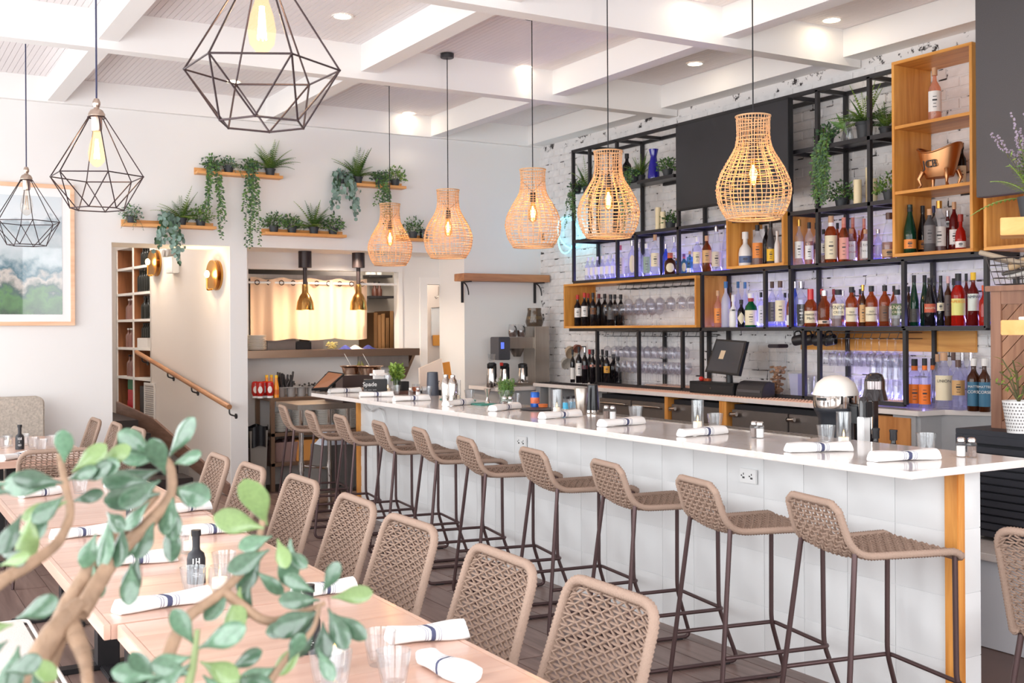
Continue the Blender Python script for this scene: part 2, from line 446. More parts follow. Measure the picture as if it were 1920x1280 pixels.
for x0, x1 in ((-1.25, 2.3), (2.7, 6.4)):
    n_ += 1; b = B()
    for xx in (x0, (x0 + x1) / 2 - .03, x1 - .06): b.box((xx, -1.88, .55), (xx + .06, -1.82, 3.3))
    b.box((x0, -1.88, .55), (x1, -1.82, .61)); b.box((x0, -1.88, 3.24), (x1, -1.82, 3.3)); struct('window_%d' % n_, b, FR, 'dark framed shop-front window', smooth=0)
struct('baseboard_back', B().box((-1.6, YB - .015, 0), (2.03, YB, .12)), BEAMW, 'white baseboard along the back wall', smooth=0)
# recessed ceiling lights
LED = EMIT('downlight_glow', (255, 236, 205), 14)
DLT = M('downlight_trim_white', (240, 236, 232), .5)
DL = [((642, 28), 'nearest the large wire lamp'), ((437, 151), 'seen through the largest wire lamp'), ((804, 214), 'above the back wall near the kitchen'), ((1040, 131), 'in the middle of the ceiling'),
      ((1327, 121), 'above the television'), ((1585, 40), 'above the tall wooden box'), ((1375, 2), 'at the top edge of the photo')]
proto = None
for (p, t) in DL:
    q = atZ(p[0], p[1], ZC); q.x = min(q.x, 5.0) if 5.0 < q.x < 5.6 else min(q.x, 6.22)
    lab = 'round recessed ceiling downlight ' + t
    if proto is None:
        proto = thing('downlight', lab, 'ceiling light', q, 0, 'recessed ceiling downlights')
        B().lathe([(.062, -.014), (.078, -.016), (.078, -.010), (.062, -.010)], 24, closed=True).build('trim_ring', DLT, proto)
        B().lathe([(0.001, -.0125), (.062, -.0125)], 24).build('lens', LED, proto)
        o = proto
    else:
        o = copy_tree(proto); o.location = q; o['label'] = lab
    d = bpy.data.lights.new('downlight_lamp', 'SPOT'); d.energy = 7 if q.y < 9.9 else 3; d.color = (1, .86, .68); d.spot_size = 1.15; d.spot_blend = .8; d.shadow_soft_size = .06
    lo = bpy.data.objects.new('downlight_lamp', d); COL.objects.link(lo); lo.location = (q.x, q.y, ZC - .04)
# ================================================================== bar
def quartz():
    m, n, l, p = _mat('white_quartz')
    tc = n.new('ShaderNodeTexCoord'); t = n.new('ShaderNodeTexNoise'); t.inputs['Scale'].default_value = 2.2; t.inputs['Detail'].default_value = 6; t.inputs['Distortion'].default_value = 1.5
    l.new(tc.outputs['Object'], t.inputs[0]); r = n.new('ShaderNodeValToRGB'); e = r.color_ramp.elements
    e[0].position = .485; e[0].color = lin((234, 225, 220)); e[1].position = .515; e[1].color = lin((233, 223, 218))  # pinkish tint puts the ceiling's reflection into the base colour
    x = r.color_ramp.elements.new(.5); x.color = lin((226, 214, 208))
    l.new(t.outputs[0], r.inputs[0]); l.new(r.outputs[0], p.inputs['Base Color']); p.inputs['Roughness'].default_value = .13
    p.inputs['Coat Weight'].default_value = .3; p.inputs['Coat Roughness'].default_value = .05
    return m
QUARTZ = quartz()
TILE = M('white_relief_tile', (236, 237, 238), .35, bump=(8, .25))
ORANGE = WOOD('orange_pine', (196, 122, 48), (232, 164, 84), 'Z', .9, .45, .05)
STEEL = M('brushed_steel', (176, 168, 160), .32, 1., noise=(30, .08), stretch=(1, 1, .1))
CHROME = M('polished_chrome', (215, 210, 206), .08, 1.)
BLACKM = M('black_powder_coat', (38, 36, 39), .45)
PLASTIC_BLK = M('black_plastic', (24, 24, 27), .4)
CX0, CX1, CY0, CY1, CZ = 3.375, 4.11, 2.79, 9.10, 1.07
bar = thing('bar_counter', 'long white bar with quartz top and relief-tiled front', 'bar', (3.9, 6, 0))
B().box((CX0, CY0, CZ - .03), (CX1, CY1, CZ)).build('countertop', QUARTZ, bar, 30, .003, True)
B().box((3.79, 2.95, 0), (3.985, 9.0, CZ - .03)).build('body', M('bar_body_white', (232, 232, 233), .5), bar, 0, 0, True)
B().box((3.765, 2.885, 0), (3.81, 2.95, CZ - .03)).build('corner_post', ORANGE, bar, 30, .003, True)
B().box((3.755, 8.98, 0), (3.80, 9.02, CZ - .03)).build('corner_post', ORANGE, bar, 30, .003, True)
rnd = random.Random(11)
def relief_tile(w_, h_, seed):
    r = random.Random(seed); b = B(); nu, nv = 6, 6
    hts = [[r.uniform(-.0035, .0035) for _ in range(nu + 1)] for _ in range(nv + 1)]
    def fn(u, v):
        e = min(u, 1 - u, v, 1 - v)
        d = .004 + .008 * min(1, e * 4) * (.6 + .4 * math.cos((u - v) * 5)) + (hts[round(v * nv)][round(u * nu)] if e > .05 else 0)
        return (-d, (u - .5) * (w_ - .003), (v - .5) * (h_ - .003))
    b.grid(fn, nu, nv)
    y, z = (w_ - .003) / 2, (h_ - .003) / 2
    b.add([(0, -y, -z), (0, y, -z), (0, y, z), (0, -y, z), (-.004, -y, -z), (-.004, y, -z), (-.004, y, z), (-.004, -y, z)], [(0, 1, 5, 4), (1, 2, 6, 5), (2, 3, 7, 6), (3, 0, 4, 7)])
    return b.mesh('relief_tile', TILE, 50)
tw, th = .2627, .2625
tiles = [relief_tile(tw, th, k) for k in range(6)]
body = [o for o in COL.objects if o.parent == bar and o.name.startswith('body')][0]
for c_ in range(23):
    for r_ in range(4):
        o = link('relief_tile', rnd.choice(tiles), body); o.location = Vector((3.79, 2.95 + tw * (c_ + .5), .0 + th * (r_ + .5) - .006)) - bar.location
for r_ in range(4):
    o = link('relief_tile', rnd.choice(tiles), body); o.location = Vector((3.91, 2.95, th * (r_ + .5) - .006)) - bar.location; o.rotation_euler = (0, 0, PI / 2); o.scale = (1, .58, 1)
PLATE = M('outlet_white_plastic', (240, 240, 240), .35); SLOT = M('outlet_slot_dark', (70, 68, 70), .5)
for (px, py) in ((1404, 892), (979, 828)):
    q = atX(px, py, 3.774)
    o = B().cbox((3.771, q.y, q.z), (.012, .115, .07)).build('outlet_plate', PLATE, bar, 30, .002, True)
    b = B()
    for dy in (-.028, .028):
        for dz in (-.009, .009): b.cbox((3.7645, q.y + dy, q.z + dz), (.003, .004 + .01 * (dz < 0), .009))
        b.cbox((3.7645, q.y + dy + .014, q.z), (.003, .007, .007))
    b.build('outlet_slots', SLOT, o, 0, 0, False)['kind'] = 'stuff'
    for ch in COL.objects:
        if ch.parent == o:
            for v in ch.data.vertices: v.co -= bar.location
# white power cable hanging at the far end of the bar
pts = [atX(680, 755, 3.755), atX(684, 766, 3.75), atX(693, 771, 3.745), atX(704, 764, 3.745), atX(714, 768, 3.75), atX(719, 778, 3.755), atX(721, 790, 3.76)]
B().tube(fillet(pts, .05), .006, 6).build('power_cable', PLATE, bar, 60, 0, True)

# ================================================================== woven rope furniture
ROPE = M('taupe_rope', (164, 138, 122), .8, bump=(260, .5), noise=(20, .06))
ROPEF = M('taupe_rope_wrap', (172, 146, 130), .8, bump=(260, .4))
TUBE_BR = M('brown_steel_tube', (92, 72, 72), .38, .55)
FOOT = M('black_glide', (30, 28, 30), .6)
def ripple_tube(b, pts, r, pitch, n=7, closed=False, mi=0):
    """rope wrapped round a tube: resample the path and alternate the radius"""
    pts = [Vector(p) for p in pts]
    if closed: pts = pts + [pts[0]]
    L = [0]
    for i in range(1, len(pts)): L.append(L[-1] + (pts[i] - pts[i - 1]).length)
    k = int(L[-1] / pitch) * 2; out = []; j = 0
    for i in range(k + (0 if closed else 1)):
        d = L[-1] * i / k
        while j < len(L) - 2 and L[j + 1] < d: j += 1
        t = (d - L[j]) / max(1e-9, L[j + 1] - L[j]); out.append(pts[j].lerp(pts[j + 1], t))
    b.tube(out, r, n, closed, mi, rf=lambda i: r * (1.06 if i % 2 else .86))
def woven(b, S_, nu, nv, r=.0036, amp=.0045, zig=.42, seg=5):
    """rope weave over a surface S_(u, v) -> (point, normal); nu cords run along v, nv cords run along u"""
    for j in range(1, nv):
        v = j / nv; pts = []
        k = nu * 2
        for i in range(k + 1):
            p, nn = S_(i / k, v); pts.append(p + nn * (amp * math.cos(i * PI / 2 + j * PI)))
        b.tube(pts, r, 5)
    for i in range(1, nu):
        pts = []; k = nv * 2
        for j in range(k + 1):
            z = (1 if (j // 2 + i) % 2 else -1) * zig / nu
            p, nn = S_(min(.99, max(.01, i / nu + (z if j % 2 == 0 else 0) * (1 if True else 0))), j / k); pts.append(p - nn * (amp * math.cos(j * PI / 2 + i * PI)))
        b.tube(pts, r, 5)
def chair_proto():
    t = thing('woven_chair', 'x', 'chair', (0, 0, 0), 0)
    W, zs, zt = .235, .455, .86
    xr, xt = -.20, -.335
    # backrest : trapezoid with rounded top corners, leaning back, slightly curved
    def sback(u, v):
        wv = W * (1.0 - .07 * v); y = (u * 2 - 1) * wv; z = zs + .015 + (zt - zs - .025) * v
        edge = abs(u * 2 - 1)
        if v > .8: z -= max(0, edge - .72) ** 2 * 1.0 * (v - .8) / .2 * .6
        x = xr + (xt - xr) * v - .018 * (1 - edge ** 2)
        return Vector((x, y, z)), Vector((-.95, 0, -.3)).normalized()
    b = B(); woven(b, sback, 14, 24, .0042, .0055, .24); b.build('back_weave', ROPE, t, 60)
    fr = [Vector((xr, -W, zs)), Vector((xt, -W * .93, zt)), Vector((xt, W * .93, zt)), Vector((xr, W, zs))]
    fr = fillet(fr, .075, 7)
    b = B(); ripple_tube(b, fr, .0165, .0125); b.build('back_frame', ROPEF, t, 60)
    def sseat(u, v):
        y = (u * 2 - 1) * W * (1 + .03 * v); x = xr + .42 * v; z = zs - .012 * (1 - (u * 2 - 1) ** 2) + .006 * v
        return Vector((x, y, z)), Vector((0, 0, 1))
    b = B(); woven(b, sseat, 15, 20, .0036); b.build('seat_weave', ROPE, t, 60)
    fr = fillet([Vector((xr, -W, zs)), Vector((xr + .43, -W, zs)), Vector((xr + .43, W, zs)), Vector((xr, W, zs))], .06, 6)
    b = B(); ripple_tube(b, fr, .0165, .0125); b.build('seat_frame', ROPEF, t, 60)
    for sx in (0, 1):
        for sy in (-1, 1):
            p0 = (xr + .02 + .38 * sx, sy * (W - .02), zs - .01); p1 = (xr - .05 + .5 * sx, sy * (W + .02), 0)
            B().cyl(p0, p1, .012, .010, 10).build('leg', TUBE_BR, t, 60)
    return t
CH = chair_proto(); used = []
ys = [(2.40, 1.86), (2.99, 1.84), (3.72, 1.86), (4.37, 1.90), (5.13, 1.93), (5.79, 1.88), (6.38, 1.86), (8.56, 1.86), (9.14, 1.81), (9.70, 1.75)]
cl = ['nearest the camera', 'second from the camera', 'third from the camera', 'fourth from the camera', 'fifth from the camera', 'sixth from the camera', 'seventh from the camera',
      'eighth in the row, by the far table', 'ninth in the row, before the stair opening', 'last of the row, nearest the back wall']
for (y, x), t in zip(ys, cl):
    place(CH, used, (x - .335, y + .19, 0), PI + random.uniform(-.04, .04), 'taupe rope-woven dining chair beside the long table, ' + t, 'woven chairs along the dining tables')
place(CH, used, (1.09, 7.80, 0), PI / 2, 'taupe rope-woven chair at the head of the far table', 'woven chairs along the dining tables')
place(CH, used, (3.98, 2.42, 0), 0.05, 'taupe rope-woven chair past the near end of the bar, cut by the frame', 'woven chairs along the dining tables')
def stool_proto():
    t = thing('bar_stool', 'x', 'stool', (0, 0, 0), 0)
    W = .20
    # side profile from the back's top edge down and along the seat to its front edge
    pr = fillet([Vector((-.285, 0, .955)), Vector((-.225, 0, .765)), Vector((.215, 0, .762)), Vector((.245, 0, .735))], .085, 8)
    L = [0]
    for i in range(1, len(pr)): L.append(L[-1] + (pr[i] - pr[i - 1]).length)
    def prof(v):
        d = v * L[-1]; j = 0
        while j < len(L) - 2 and L[j + 1] < d: j += 1
        k = (d - L[j]) / max(1e-9, L[j + 1] - L[j]); return pr[j].lerp(pr[j + 1], k), (pr[j + 1] - pr[j]).normalized()
    def ss(u, v):
        p, d = prof(v); nn = Vector((-d.z, 0, d.x)); e = u * 2 - 1
        sag = .022 * (1 - e * e) * math.sin(PI * min(1, v * 1.02))
        y = e * (.158 + .05 * v)
        q = Vector((p.x, y, p.z)) - nn * sag
        return q, nn
    b = B(); woven(b, ss, 13, 32, .0048, .006, .22); b.build('seat_weave', ROPE, t, 60)
    k = 26; side = [ss(0, i / k)[0] for i in range(k + 1)]; fr = side + [Vector((p.x, -p.y, p.z)) for p in side[::-1]]
    # closed outline with rounded corners
    out = []; n = len(fr)
    for i in range(n):
        out.append(fr[i])
    rr = [out[0].lerp(out[1], .9)] + out[1:k] + [out[k - 1].lerp(out[k], .5), out[k] + Vector((0, .03, 0)), out[k + 1] - Vector((0, .03, 0)), out[k + 2].lerp(out[k + 1], .5)] + out[k + 2:n - 1] + [out[n - 1].lerp(out[n - 2], .9), out[n - 1] - Vector((0, .035, -.004)), out[0] + Vector((0, .035, .004))]
    b = B(); ripple_tube(b, rr, .0155, .0125, closed=True); b.build('rope_frame', ROPEF, t, 60)
    for sy in (-1, 1):
        path = fillet([(-.214, sy * .168, .795), (-.30, sy * .225, .011), (.305, sy * .225, .011), (.215, sy * .20, .27), (.215, sy * .195, .745)], .045, 6)
        B().tube(path, .0105, 8).build('leg_frame', TUBE_BR, t, 60)
        for x in (-.22, .23): B().cbox((x, sy * .225, .006), (.055, .02, .012)).build('glide', FOOT, t, 0, .002)
    zf = .262
    fr = fillet([(-.268, -.212, zf), (.235, -.212, zf), (.235, .212, zf), (-.268, .212, zf)], .03, 4)
    B().tube(fr, .0095, 8).build('footrest', TUBE_BR, t, 60)
    return t
ST = stool_proto(); used = []
sy_ = [2.86, 3.48, 4.185, 4.864, 5.581, 6.308, 6.959, 7.67, 8.18, 8.95]
sx_ = [3.168, 3.12, 3.154, 3.153, 3.141, 3.19, 3.19, 3.185, 3.14, 3.18]
for i, (y, x) in enumerate(zip(sy_, sx_)):
    lab = 'low-backed rope-woven bar stool, ' + ('nearest the camera' if i == 0 else ORD[i] + ' from the near end of the bar' if i < 9 else 'farthest, by the kitchen pass')
    place(ST, used, (x + .205 + .02, y + .12, 0), -.16 + random.uniform(-.04, .04), lab, 'woven stools along the bar')

# ================================================================== dining tables, bench
TBL = WOOD('pale_maple_table', (202, 160, 142), (220, 184, 166), 'X', .55, .3, .05, .25)
TBLE = WOOD('pale_maple_edge', (206, 165, 146), (222, 187, 168), 'Y', .6, .3, .03, .25)
def table(name_label, x0, x1, y0, y1, z=.75):
    t = thing('dining_table', name_label, 'table', ((x0 + x1) / 2, (y0 + y1) / 2, 0), 0, 'wooden dining tables in a row')
    n = max(6, round((y1 - y0) / .155)); w_ = (y1 - y0) / n
    B().box((x0, y0, z - .045), (x0 + .02, y1, z)).build('edge_board', TBLE, t, 0, .002, True)
    B().box((x1 - .02, y0, z - .045), (x1, y1, z)).build('edge_board', TBLE, t, 0, .002, True)
    me = B().box((-(x1 - x0) / 2 + .0205, -w_ / 2 + .0004, -.045), ((x1 - x0) / 2 - .0205, w_ / 2 - .0004, 0)).mesh('plank', TBL, 0, .0006)
    for i in range(n):
        o = link('plank', me, t); o.location = (0, y0 + w_ * (i + .5) - (y0 + y1) / 2, z)
    for yy in (y0 + .35, y1 - .35):
        cx = (x0 + x1) / 2
        B().box((cx - .05, yy - .05, .02), (cx + .05, yy + .05, z - .045)).build('pedestal', BLACKM, t, 0, .004, True)
        b = B(); b.box((cx - .3, yy - .04, 0), (cx + .3, yy + .04, .025)); b.box((cx - .04, yy - .26, 0), (cx + .04, yy + .26, .025)); b.build('pedestal_base', BLACKM, t, 0, .004, True)
        B().box((cx - .28, yy - .04, z - .065), (cx + .28, yy + .04, z - .045)).build('top_bracket', BLACKM, t, 0, 0, True)
    return t
table('pale wooden dining table nearest the camera, its end cut by the frame', .655, 1.45, 1.45, 3.385)
table('pale wooden dining table, middle one of the joined row', .62, 1.43, 3.40, 5.20)
table('pale wooden dining table at the far end of the joined row, behind the leaves', .62, 1.44, 5.22, 7.0)
table('pale wooden table in front of the grey banquette by the back wall', .45, 1.42, 8.02, 9.85)
UPH = M('oatmeal_upholstery', (196, 184, 172), .9, noise=(60, .25), bump=(220, .6))
LINEN = M('pale_grey_bench_fabric', (222, 214, 208), .85, noise=(6, .04), bump=(160, .2))
bn = thing('banquette', 'oatmeal tweed banquette back standing against the back wall', 'banquette', (.6, 10.3, 0))
def rr2(x0, z0, x1, z1, r, n=5):
    o = []
    for cx_, cz__, a0 in ((x1 - r, z0 + r, -PI / 2), (x1 - r, z1 - r, 0), (x0 + r, z1 - r, PI / 2), (x0 + r, z0 + r, PI)):
        o += [(cx_ + r * math.cos(a0 + PI / 2 * k / n), cz__ + r * math.sin(a0 + PI / 2 * k / n)) for k in range(n + 1)]
    return o
b = B(); b.prism(rr2(-.4, .5, 1.41, 1.05, .06), 10.36, 10.50, 'y'); b.build('backrest', UPH, bn, 50, .012, True)
b = B(); b.prism(rr2(-.4, .28, 1.12, .47, .04), 9.95, 10.35, 'y'); b.build('seat_cushion', UPH, bn, 50, .01, True)
b = B(); b.box((-.38, 10.0, 0), (1.10, 10.48, .28)); b.build('plinth', M('banquette_plinth_dark', (60, 54, 52), .6), bn, 0, 0, True)
bc = thing('bench', 'pale grey upholstered bench with piping beside the near table', 'bench', (.1, 3, 0))
b = B(); b.box((-.55, 1.72, .30), (.585, 4.75, .48)); b.build('seat_cushion', LINEN, bc, 60, .03, True)
B().tube(fillet([(.578, 1.74, .472), (.578, 4.74, .472), (-.5, 4.74, .472)], .04), .008, 8).build('piping', M('bench_piping', (232, 226, 220), .8), bc, 60, 0, True)
b = B(); b.box((-.55, 1.74, .0), (.42, 4.7, .30)); b.build('base', LINEN, bc, 0, .01, True)
# ================================================================== pendant lamps
CORD = M('black_cord', (28, 26, 30), .6)
RATTAN = M('natural_rattan', (224, 180, 136), .7, noise=(30, .15), bump=(200, .3))
BULBG = GLASS('amber_bulb_glass', (255, 226, 178), 1.4, .02)
def glow_glass():
    m, n, l, p = _mat('glowing_bulb_glass'); n.remove(p); out = n['Material Output']
    tr = n.new('ShaderNodeBsdfTransparent'); em = n.new('ShaderNodeEmission'); em.inputs[0].default_value = lin((255, 206, 140)); em.inputs[1].default_value = 1.3
    mx = n.new('ShaderNodeMixShader'); mx.inputs[0].default_value = .32; l.new(tr.outputs[0], mx.inputs[1]); l.new(em.outputs[0], mx.inputs[2]); l.new(mx.outputs[0], out.inputs[0]); return m
GLOWG = glow_glass()
FIL = EMIT('bulb_filament', (255, 205, 120), 60)
NICKEL = M('satin_nickel', (196, 178, 164), .28, 1.)
BRASS = M('aged_brass', (196, 146, 76), .25, 1.)
def bulb_parts(t, z, s=1., clear=False, socket=PLASTIC_BLK):
    """edison bulb hanging below height z (thing space)"""
    g = B().lathe([(.013 * s, 0), (.016 * s, -.02 * s), (.026 * s, -.05 * s), (.032 * s, -.085 * s), (.028 * s, -.115 * s), (.014 * s, -.132 * s), (.002, -.137 * s)], 18, (0, 0, z)).build('bulb', GLASS('clear_bulb_glass', (252, 248, 244)) if clear else BULBG, t, 60)
    b = B()
    for k in range(6):
        a = k * PI / 3; b.cyl((.004 * s * math.cos(a), .004 * s * math.sin(a), z - .03 * s), (.010 * s * math.cos(a + .5), .010 * s * math.sin(a + .5), z - .105 * s), .0016 * s, n=5)
    b.build('filament', FIL, g, 60)
def point(name, loc, e, col, r=.03):
    d = bpy.data.lights.new(name, 'POINT'); d.energy = e; d.color = col; d.shadow_soft_size = r
    o = bpy.data.objects.new(name, d); COL.objects.link(o); o.location = loc; return o
def rattan_proto():
    t = thing('rattan_pendant', 'x', 'lamp', (0, 0, 0), 0, 'rattan pendants hung above the bar')
    prof = [(.143, 0), (.172, .04), (.192, .09), (.202, .16), (.196, .20), (.172, .26), (.140, .315), (.112, .36), (.094, .40), (.087, .46), (.087, .51), (.091, .556)]
    Ls = [0]
    for i in range(1, len(prof)): Ls.append(Ls[-1] + math.hypot(prof[i][0] - prof[i - 1][0], prof[i][1] - prof[i - 1][1]))
    def pr(v):
        d = v * Ls[-1]; j = 0
        while j < len(Ls) - 2 and Ls[j + 1] < d: j += 1
        k = (d - Ls[j]) / (Ls[j + 1] - Ls[j]); a, b_ = prof[j], prof[j + 1]
        return a[0] + (b_[0] - a[0]) * k, a[1] + (b_[1] - a[1]) * k
    rn = random.Random(5); b = B(); nv_ = 32
    for i in range(nv_):
        a0 = 2 * PI * i / nv_; tw_ = rn.uniform(-.10, .10); pts = []
        for j in range(19):
            r, z = pr(j / 18); a = a0 + tw_ * math.sin(PI * j / 18) + rn.uniform(-.012, .012); rr = r + rn.uniform(-.002, .002)
            pts.append((rr * math.cos(a), rr * math.sin(a), z))
        b.tube(pts, .0023, 5)
    nh = 27
    for j in range(nh + 1):
        v = j / nh + rn.uniform(-.006, .006); ph = rn.uniform(0, 6.28); am = rn.uniform(0, .008); pts = []
        for i in range(44):
            a = 2 * PI * i / 44; r, z = pr(min(1, max(0, v + am * math.sin(2 * a + ph))))
            pts.append(((r + .002) * math.cos(a), (r + .002) * math.sin(a), z))
        b.tube(pts, .0023 if 0 < j < nh else .005, 5, True)
    b.tube([(.145 * math.cos(2 * PI * i / 40), .145 * math.sin(2 * PI * i / 40), .012) for i in range(40)], .0045, 5, True)
    sh = b.build('woven_shade', RATTAN, t, 60)
    b = B(); b.cyl((0, 0, .325), (0, 0, .395), .021, .019, 14)
    for k in range(3): b.cyl((0, 0, .395), (.088 * math.cos(2.1 * k), .088 * math.sin(2.1 * k), .47), .002, n=5)
    b.build('socket', PLASTIC_BLK, t, 60)
    B().cyl((0, 0, .39), (0, 0, ZC - 2.2 - .0), .0038, n=8).build('cord', CORD, t, 60)
    B().lathe([(.0, -.035), (.052, -.035), (.056, -.03), (.056, 0), (0, 0)], 24, (0, 0, ZC - 2.2 - .013)).build('ceiling_canopy', BLACKM, t, 40)
    bulb_parts(t, .325, 1.1)
    return t
RP = rattan_proto(); used = []
for px, py, t in ((1413, 410, 'nearest, in front of the television'), (1141, 443, 'second nearest, over the shaker tins'), (999.5, 463, 'middle one, beside the brick corner'),
                  (840.5, 483, 'second farthest, with its canopy in full view'), (731.5, 495, 'farthest, beside the plant shelf')):
    q = atX(px, py, 4.2); q.z = 2.2
    place(RP, used, q, random.uniform(0, 6), 'pear-shaped woven rattan pendant lamp, ' + t)
    point('pendant_bulb_light', (q.x, q.y, q.z + .25), 3.2, (1, .74, .45))
WIRE = M('dark_bronze_wire', (62, 48, 50), .4, .6)
def wire_proto():
    t = thing('wire_pendant', 'x', 'lamp', (0, 0, 0), 0, 'geometric wire pendants above the dining tables')
    hexv = lambda r, z, o=0: [Vector((r * math.cos(o + k * PI / 3), r * math.sin(o + k * PI / 3), z)) for k in range(6)]
    top, mid, bot = hexv(.042, .452), hexv(.226, .16), hexv(.128, 0, PI / 6)
    b = B()
    def seg(p, q): b.cyl(p, q, .0031, n=6)
    for k in range(6):
        seg(top[k], mid[k]); seg(mid[k], mid[(k + 1) % 6]); seg(bot[k], bot[(k + 1) % 6]); seg(mid[k], bot[k]); seg(mid[(k + 1) % 6], bot[k])
        seg(top[k], Vector((0, 0, .462))); b.ball(mid[k], .0042, 6, 4); b.ball(bot[k], .0042, 6, 4)
    b.tube([(.042 * math.cos(a * PI / 12), .042 * math.sin(a * PI / 12), .452) for a in range(24)], .0028, 5, True)
    b.build('wire_cage', WIRE, t, 60)
    b = B().lathe([(.0, .548), (.012, .545), (.0185, .53), (.0185, .515), (.012, .502), (.014, .496), (.030, .488), (.040, .47), (.040, .458), (.030, .456), (.026, .448), (.026, .398), (.023, .385), (0, .385)], 20)
    b.build('socket', NICKEL, t, 40)
    B().cyl((0, 0, .54), (0, 0, ZC - 2.215), .0045, n=8).build('cord', M('navy_fabric_cord', (52, 54, 84), .7), t, 60)
    B().lathe([(.0, -.03), (.055, -.03), (.06, 0), (0, 0)], 20, (0, 0, ZC - 2.215 - .013)).build('ceiling_canopy', NICKEL, t, 40)
    bulb_parts(t, .385, 1.3)
    [o for o in COL.objects if o.parent == t and o.name.startswith('bulb')][0].data.materials[0] = GLOWG
    return t
WP = wire_proto(); used = []
for px, py, t in ((492, 238, 'largest in view, at the top of the photo'), (182, 390, 'second nearest, hung before the white wall'), (50, 455, 'third in the row, before the framed picture'), (-22, 497, 'farthest of the row, at the edge of the frame')):
    q = atX(px, py, 1.03); q.z = 2.215
    o = place(WP, used, q, -YAW + .06, 'dark geometric wire pendant lamp, ' + t)
    if px < 100:      # these two are switched off: clear glass, dull filament
        for ch in [c for c in COL.objects if c.parent == o and c.name.startswith('bulb')]:
            ch.data = ch.data.copy(); ch.data.materials[0] = GLASS('clear_bulb_glass', (252, 248, 244))
            for g in [c for c in COL.objects if c.parent == ch]: g.data = g.data.copy(); g.data.materials[0] = NICKEL
    if px > 100: point('pendant_bulb_light', (q.x, q.y, q.z + .30), 4.0, (1, .76, .46))

# ================================================================== stair wall : lamps, handrail, cubby shelf
def swpix(px, py, off=0.):
    """pixel -> point on the stair wall plane"""
    r = Vector(ray(px, py)); n3 = Vector((SN.x, SN.y, 0)); o = sw(0, off, 0) - Vector((0, 0, 0))
    t = (o - Vector((0, 0, CAM_H))).dot(n3) / r.dot(n3)
    return Vector((0, 0, CAM_H)) + r * t
n3 = Vector((SN.x, SN.y, 0)); d3 = Vector((SD.x, SD.y, 0))
for (px, py), t in (((402, 516), 'nearer the pier'), ((289, 493), 'beside the cubby shelf')):
    q = swpix(px + 6, py, 0)
    s_ = thing('wall_sconce', 'round brass disc wall lamp with bare bulb, ' + t, 'wall lamp', q + Vector((0, 0, -.15)), 0, 'brass disc wall lamps on the stair wall')
    def disc(c, r, th): b = B(); b.cyl(c, c + n3 * th, r, n=28); return b
    disc(q, .15, .02).build('back_plate', BRASS, s_, 30, 0, True)
    disc(q + n3 * .055, .15, .012).build('reflector_disc', BRASS, s_, 30, 0, True)
    b = B(); b.cyl(q + n3 * .02, q + n3 * .06, .045, n=14); b.build('spacer', BRASS, s_, 30, 0, True)
    p = q + n3 * .11
    b = B(); b.tube(fillet([q + n3 * .06 + Vector((0, 0, -.14)), p + Vector((0, 0, -.15)), p + Vector((0, 0, -.02))], .03), .009, 8); b.build('arm', BRASS, s_, 60, 0, True)
    b = B(); b.ball(p + Vector((0, 0, .01)), .026, 12, 8, sc=(1, 1, 1.4)); b.build('bulb', EMIT('sconce_bulb', (255, 214, 140), 14), s_, 60, 0, True)
    point('sconce_light', p + Vector((0, 0, .02)) + n3 * .06, 6, (1, .74, .42), .04)
q = swpix(330, 497, 0)
e_ = thing('emergency_light', 'white twin-head emergency light box on the stair wall', 'emergency light', q - Vector((0, 0, .08)))
b = B(); c_ = [q + d3 * a + n3 * o + Vector((0, 0, z)) for z in (-.09, .09) for a, o in ((-.11, 0), (.11, 0), (.11, .08), (-.11, .08))]
b.add(c_, [(0, 1, 2, 3), (7, 6, 5, 4), (0, 4, 5, 1), (1, 5, 6, 2), (2, 6, 7, 3), (3, 7, 4, 0)]); b.build('box', PLATE, e_, 30, .008, True)
for a in (-.07, .07):
    b = B(); b.cyl(q + d3 * a + n3 * .04 + Vector((0, 0, .12)), q + d3 * a + n3 * .12 + Vector((0, 0, .13)), .03, .045, 12); b.cyl(q + d3 * a + n3 * .045 + Vector((0, 0, .08)), q + d3 * a + n3 * .045 + Vector((0, 0, .12)), .012, n=8)
    b.build('lamp_head', M('emergency_lamp_grey', (170, 166, 164), .4), e_, 40, 0, True)
hr = thing('handrail', 'round wooden handrail on dark brackets along the stair wall', 'handrail', swpix(345, 720))
a_, b_ = swpix(430, 763, .07), swpix(256, 660, .07)
B().cyl(a_, b_, .026, n=14).build('rail', WOOD('walnut_rail', (150, 100, 66), (186, 134, 94), 'Y', .6), hr, 60, 0, True)
for k in (.0, .36, .62, .93):
    p = a_.lerp(b_, k)
    b = B(); b.tube(fillet([p + Vector((0, 0, -.02)), p + Vector((0, 0, -.07)), p - n3 * .065 + Vector((0, 0, -.09))], .03), .008, 6); b.cyl(p - n3 * .06 + Vector((0, 0, -.09)), p - n3 * .072 + Vector((0, 0, -.09)), .026, n=12)
    b.build('bracket', BLACKM, hr, 60, 0, True)
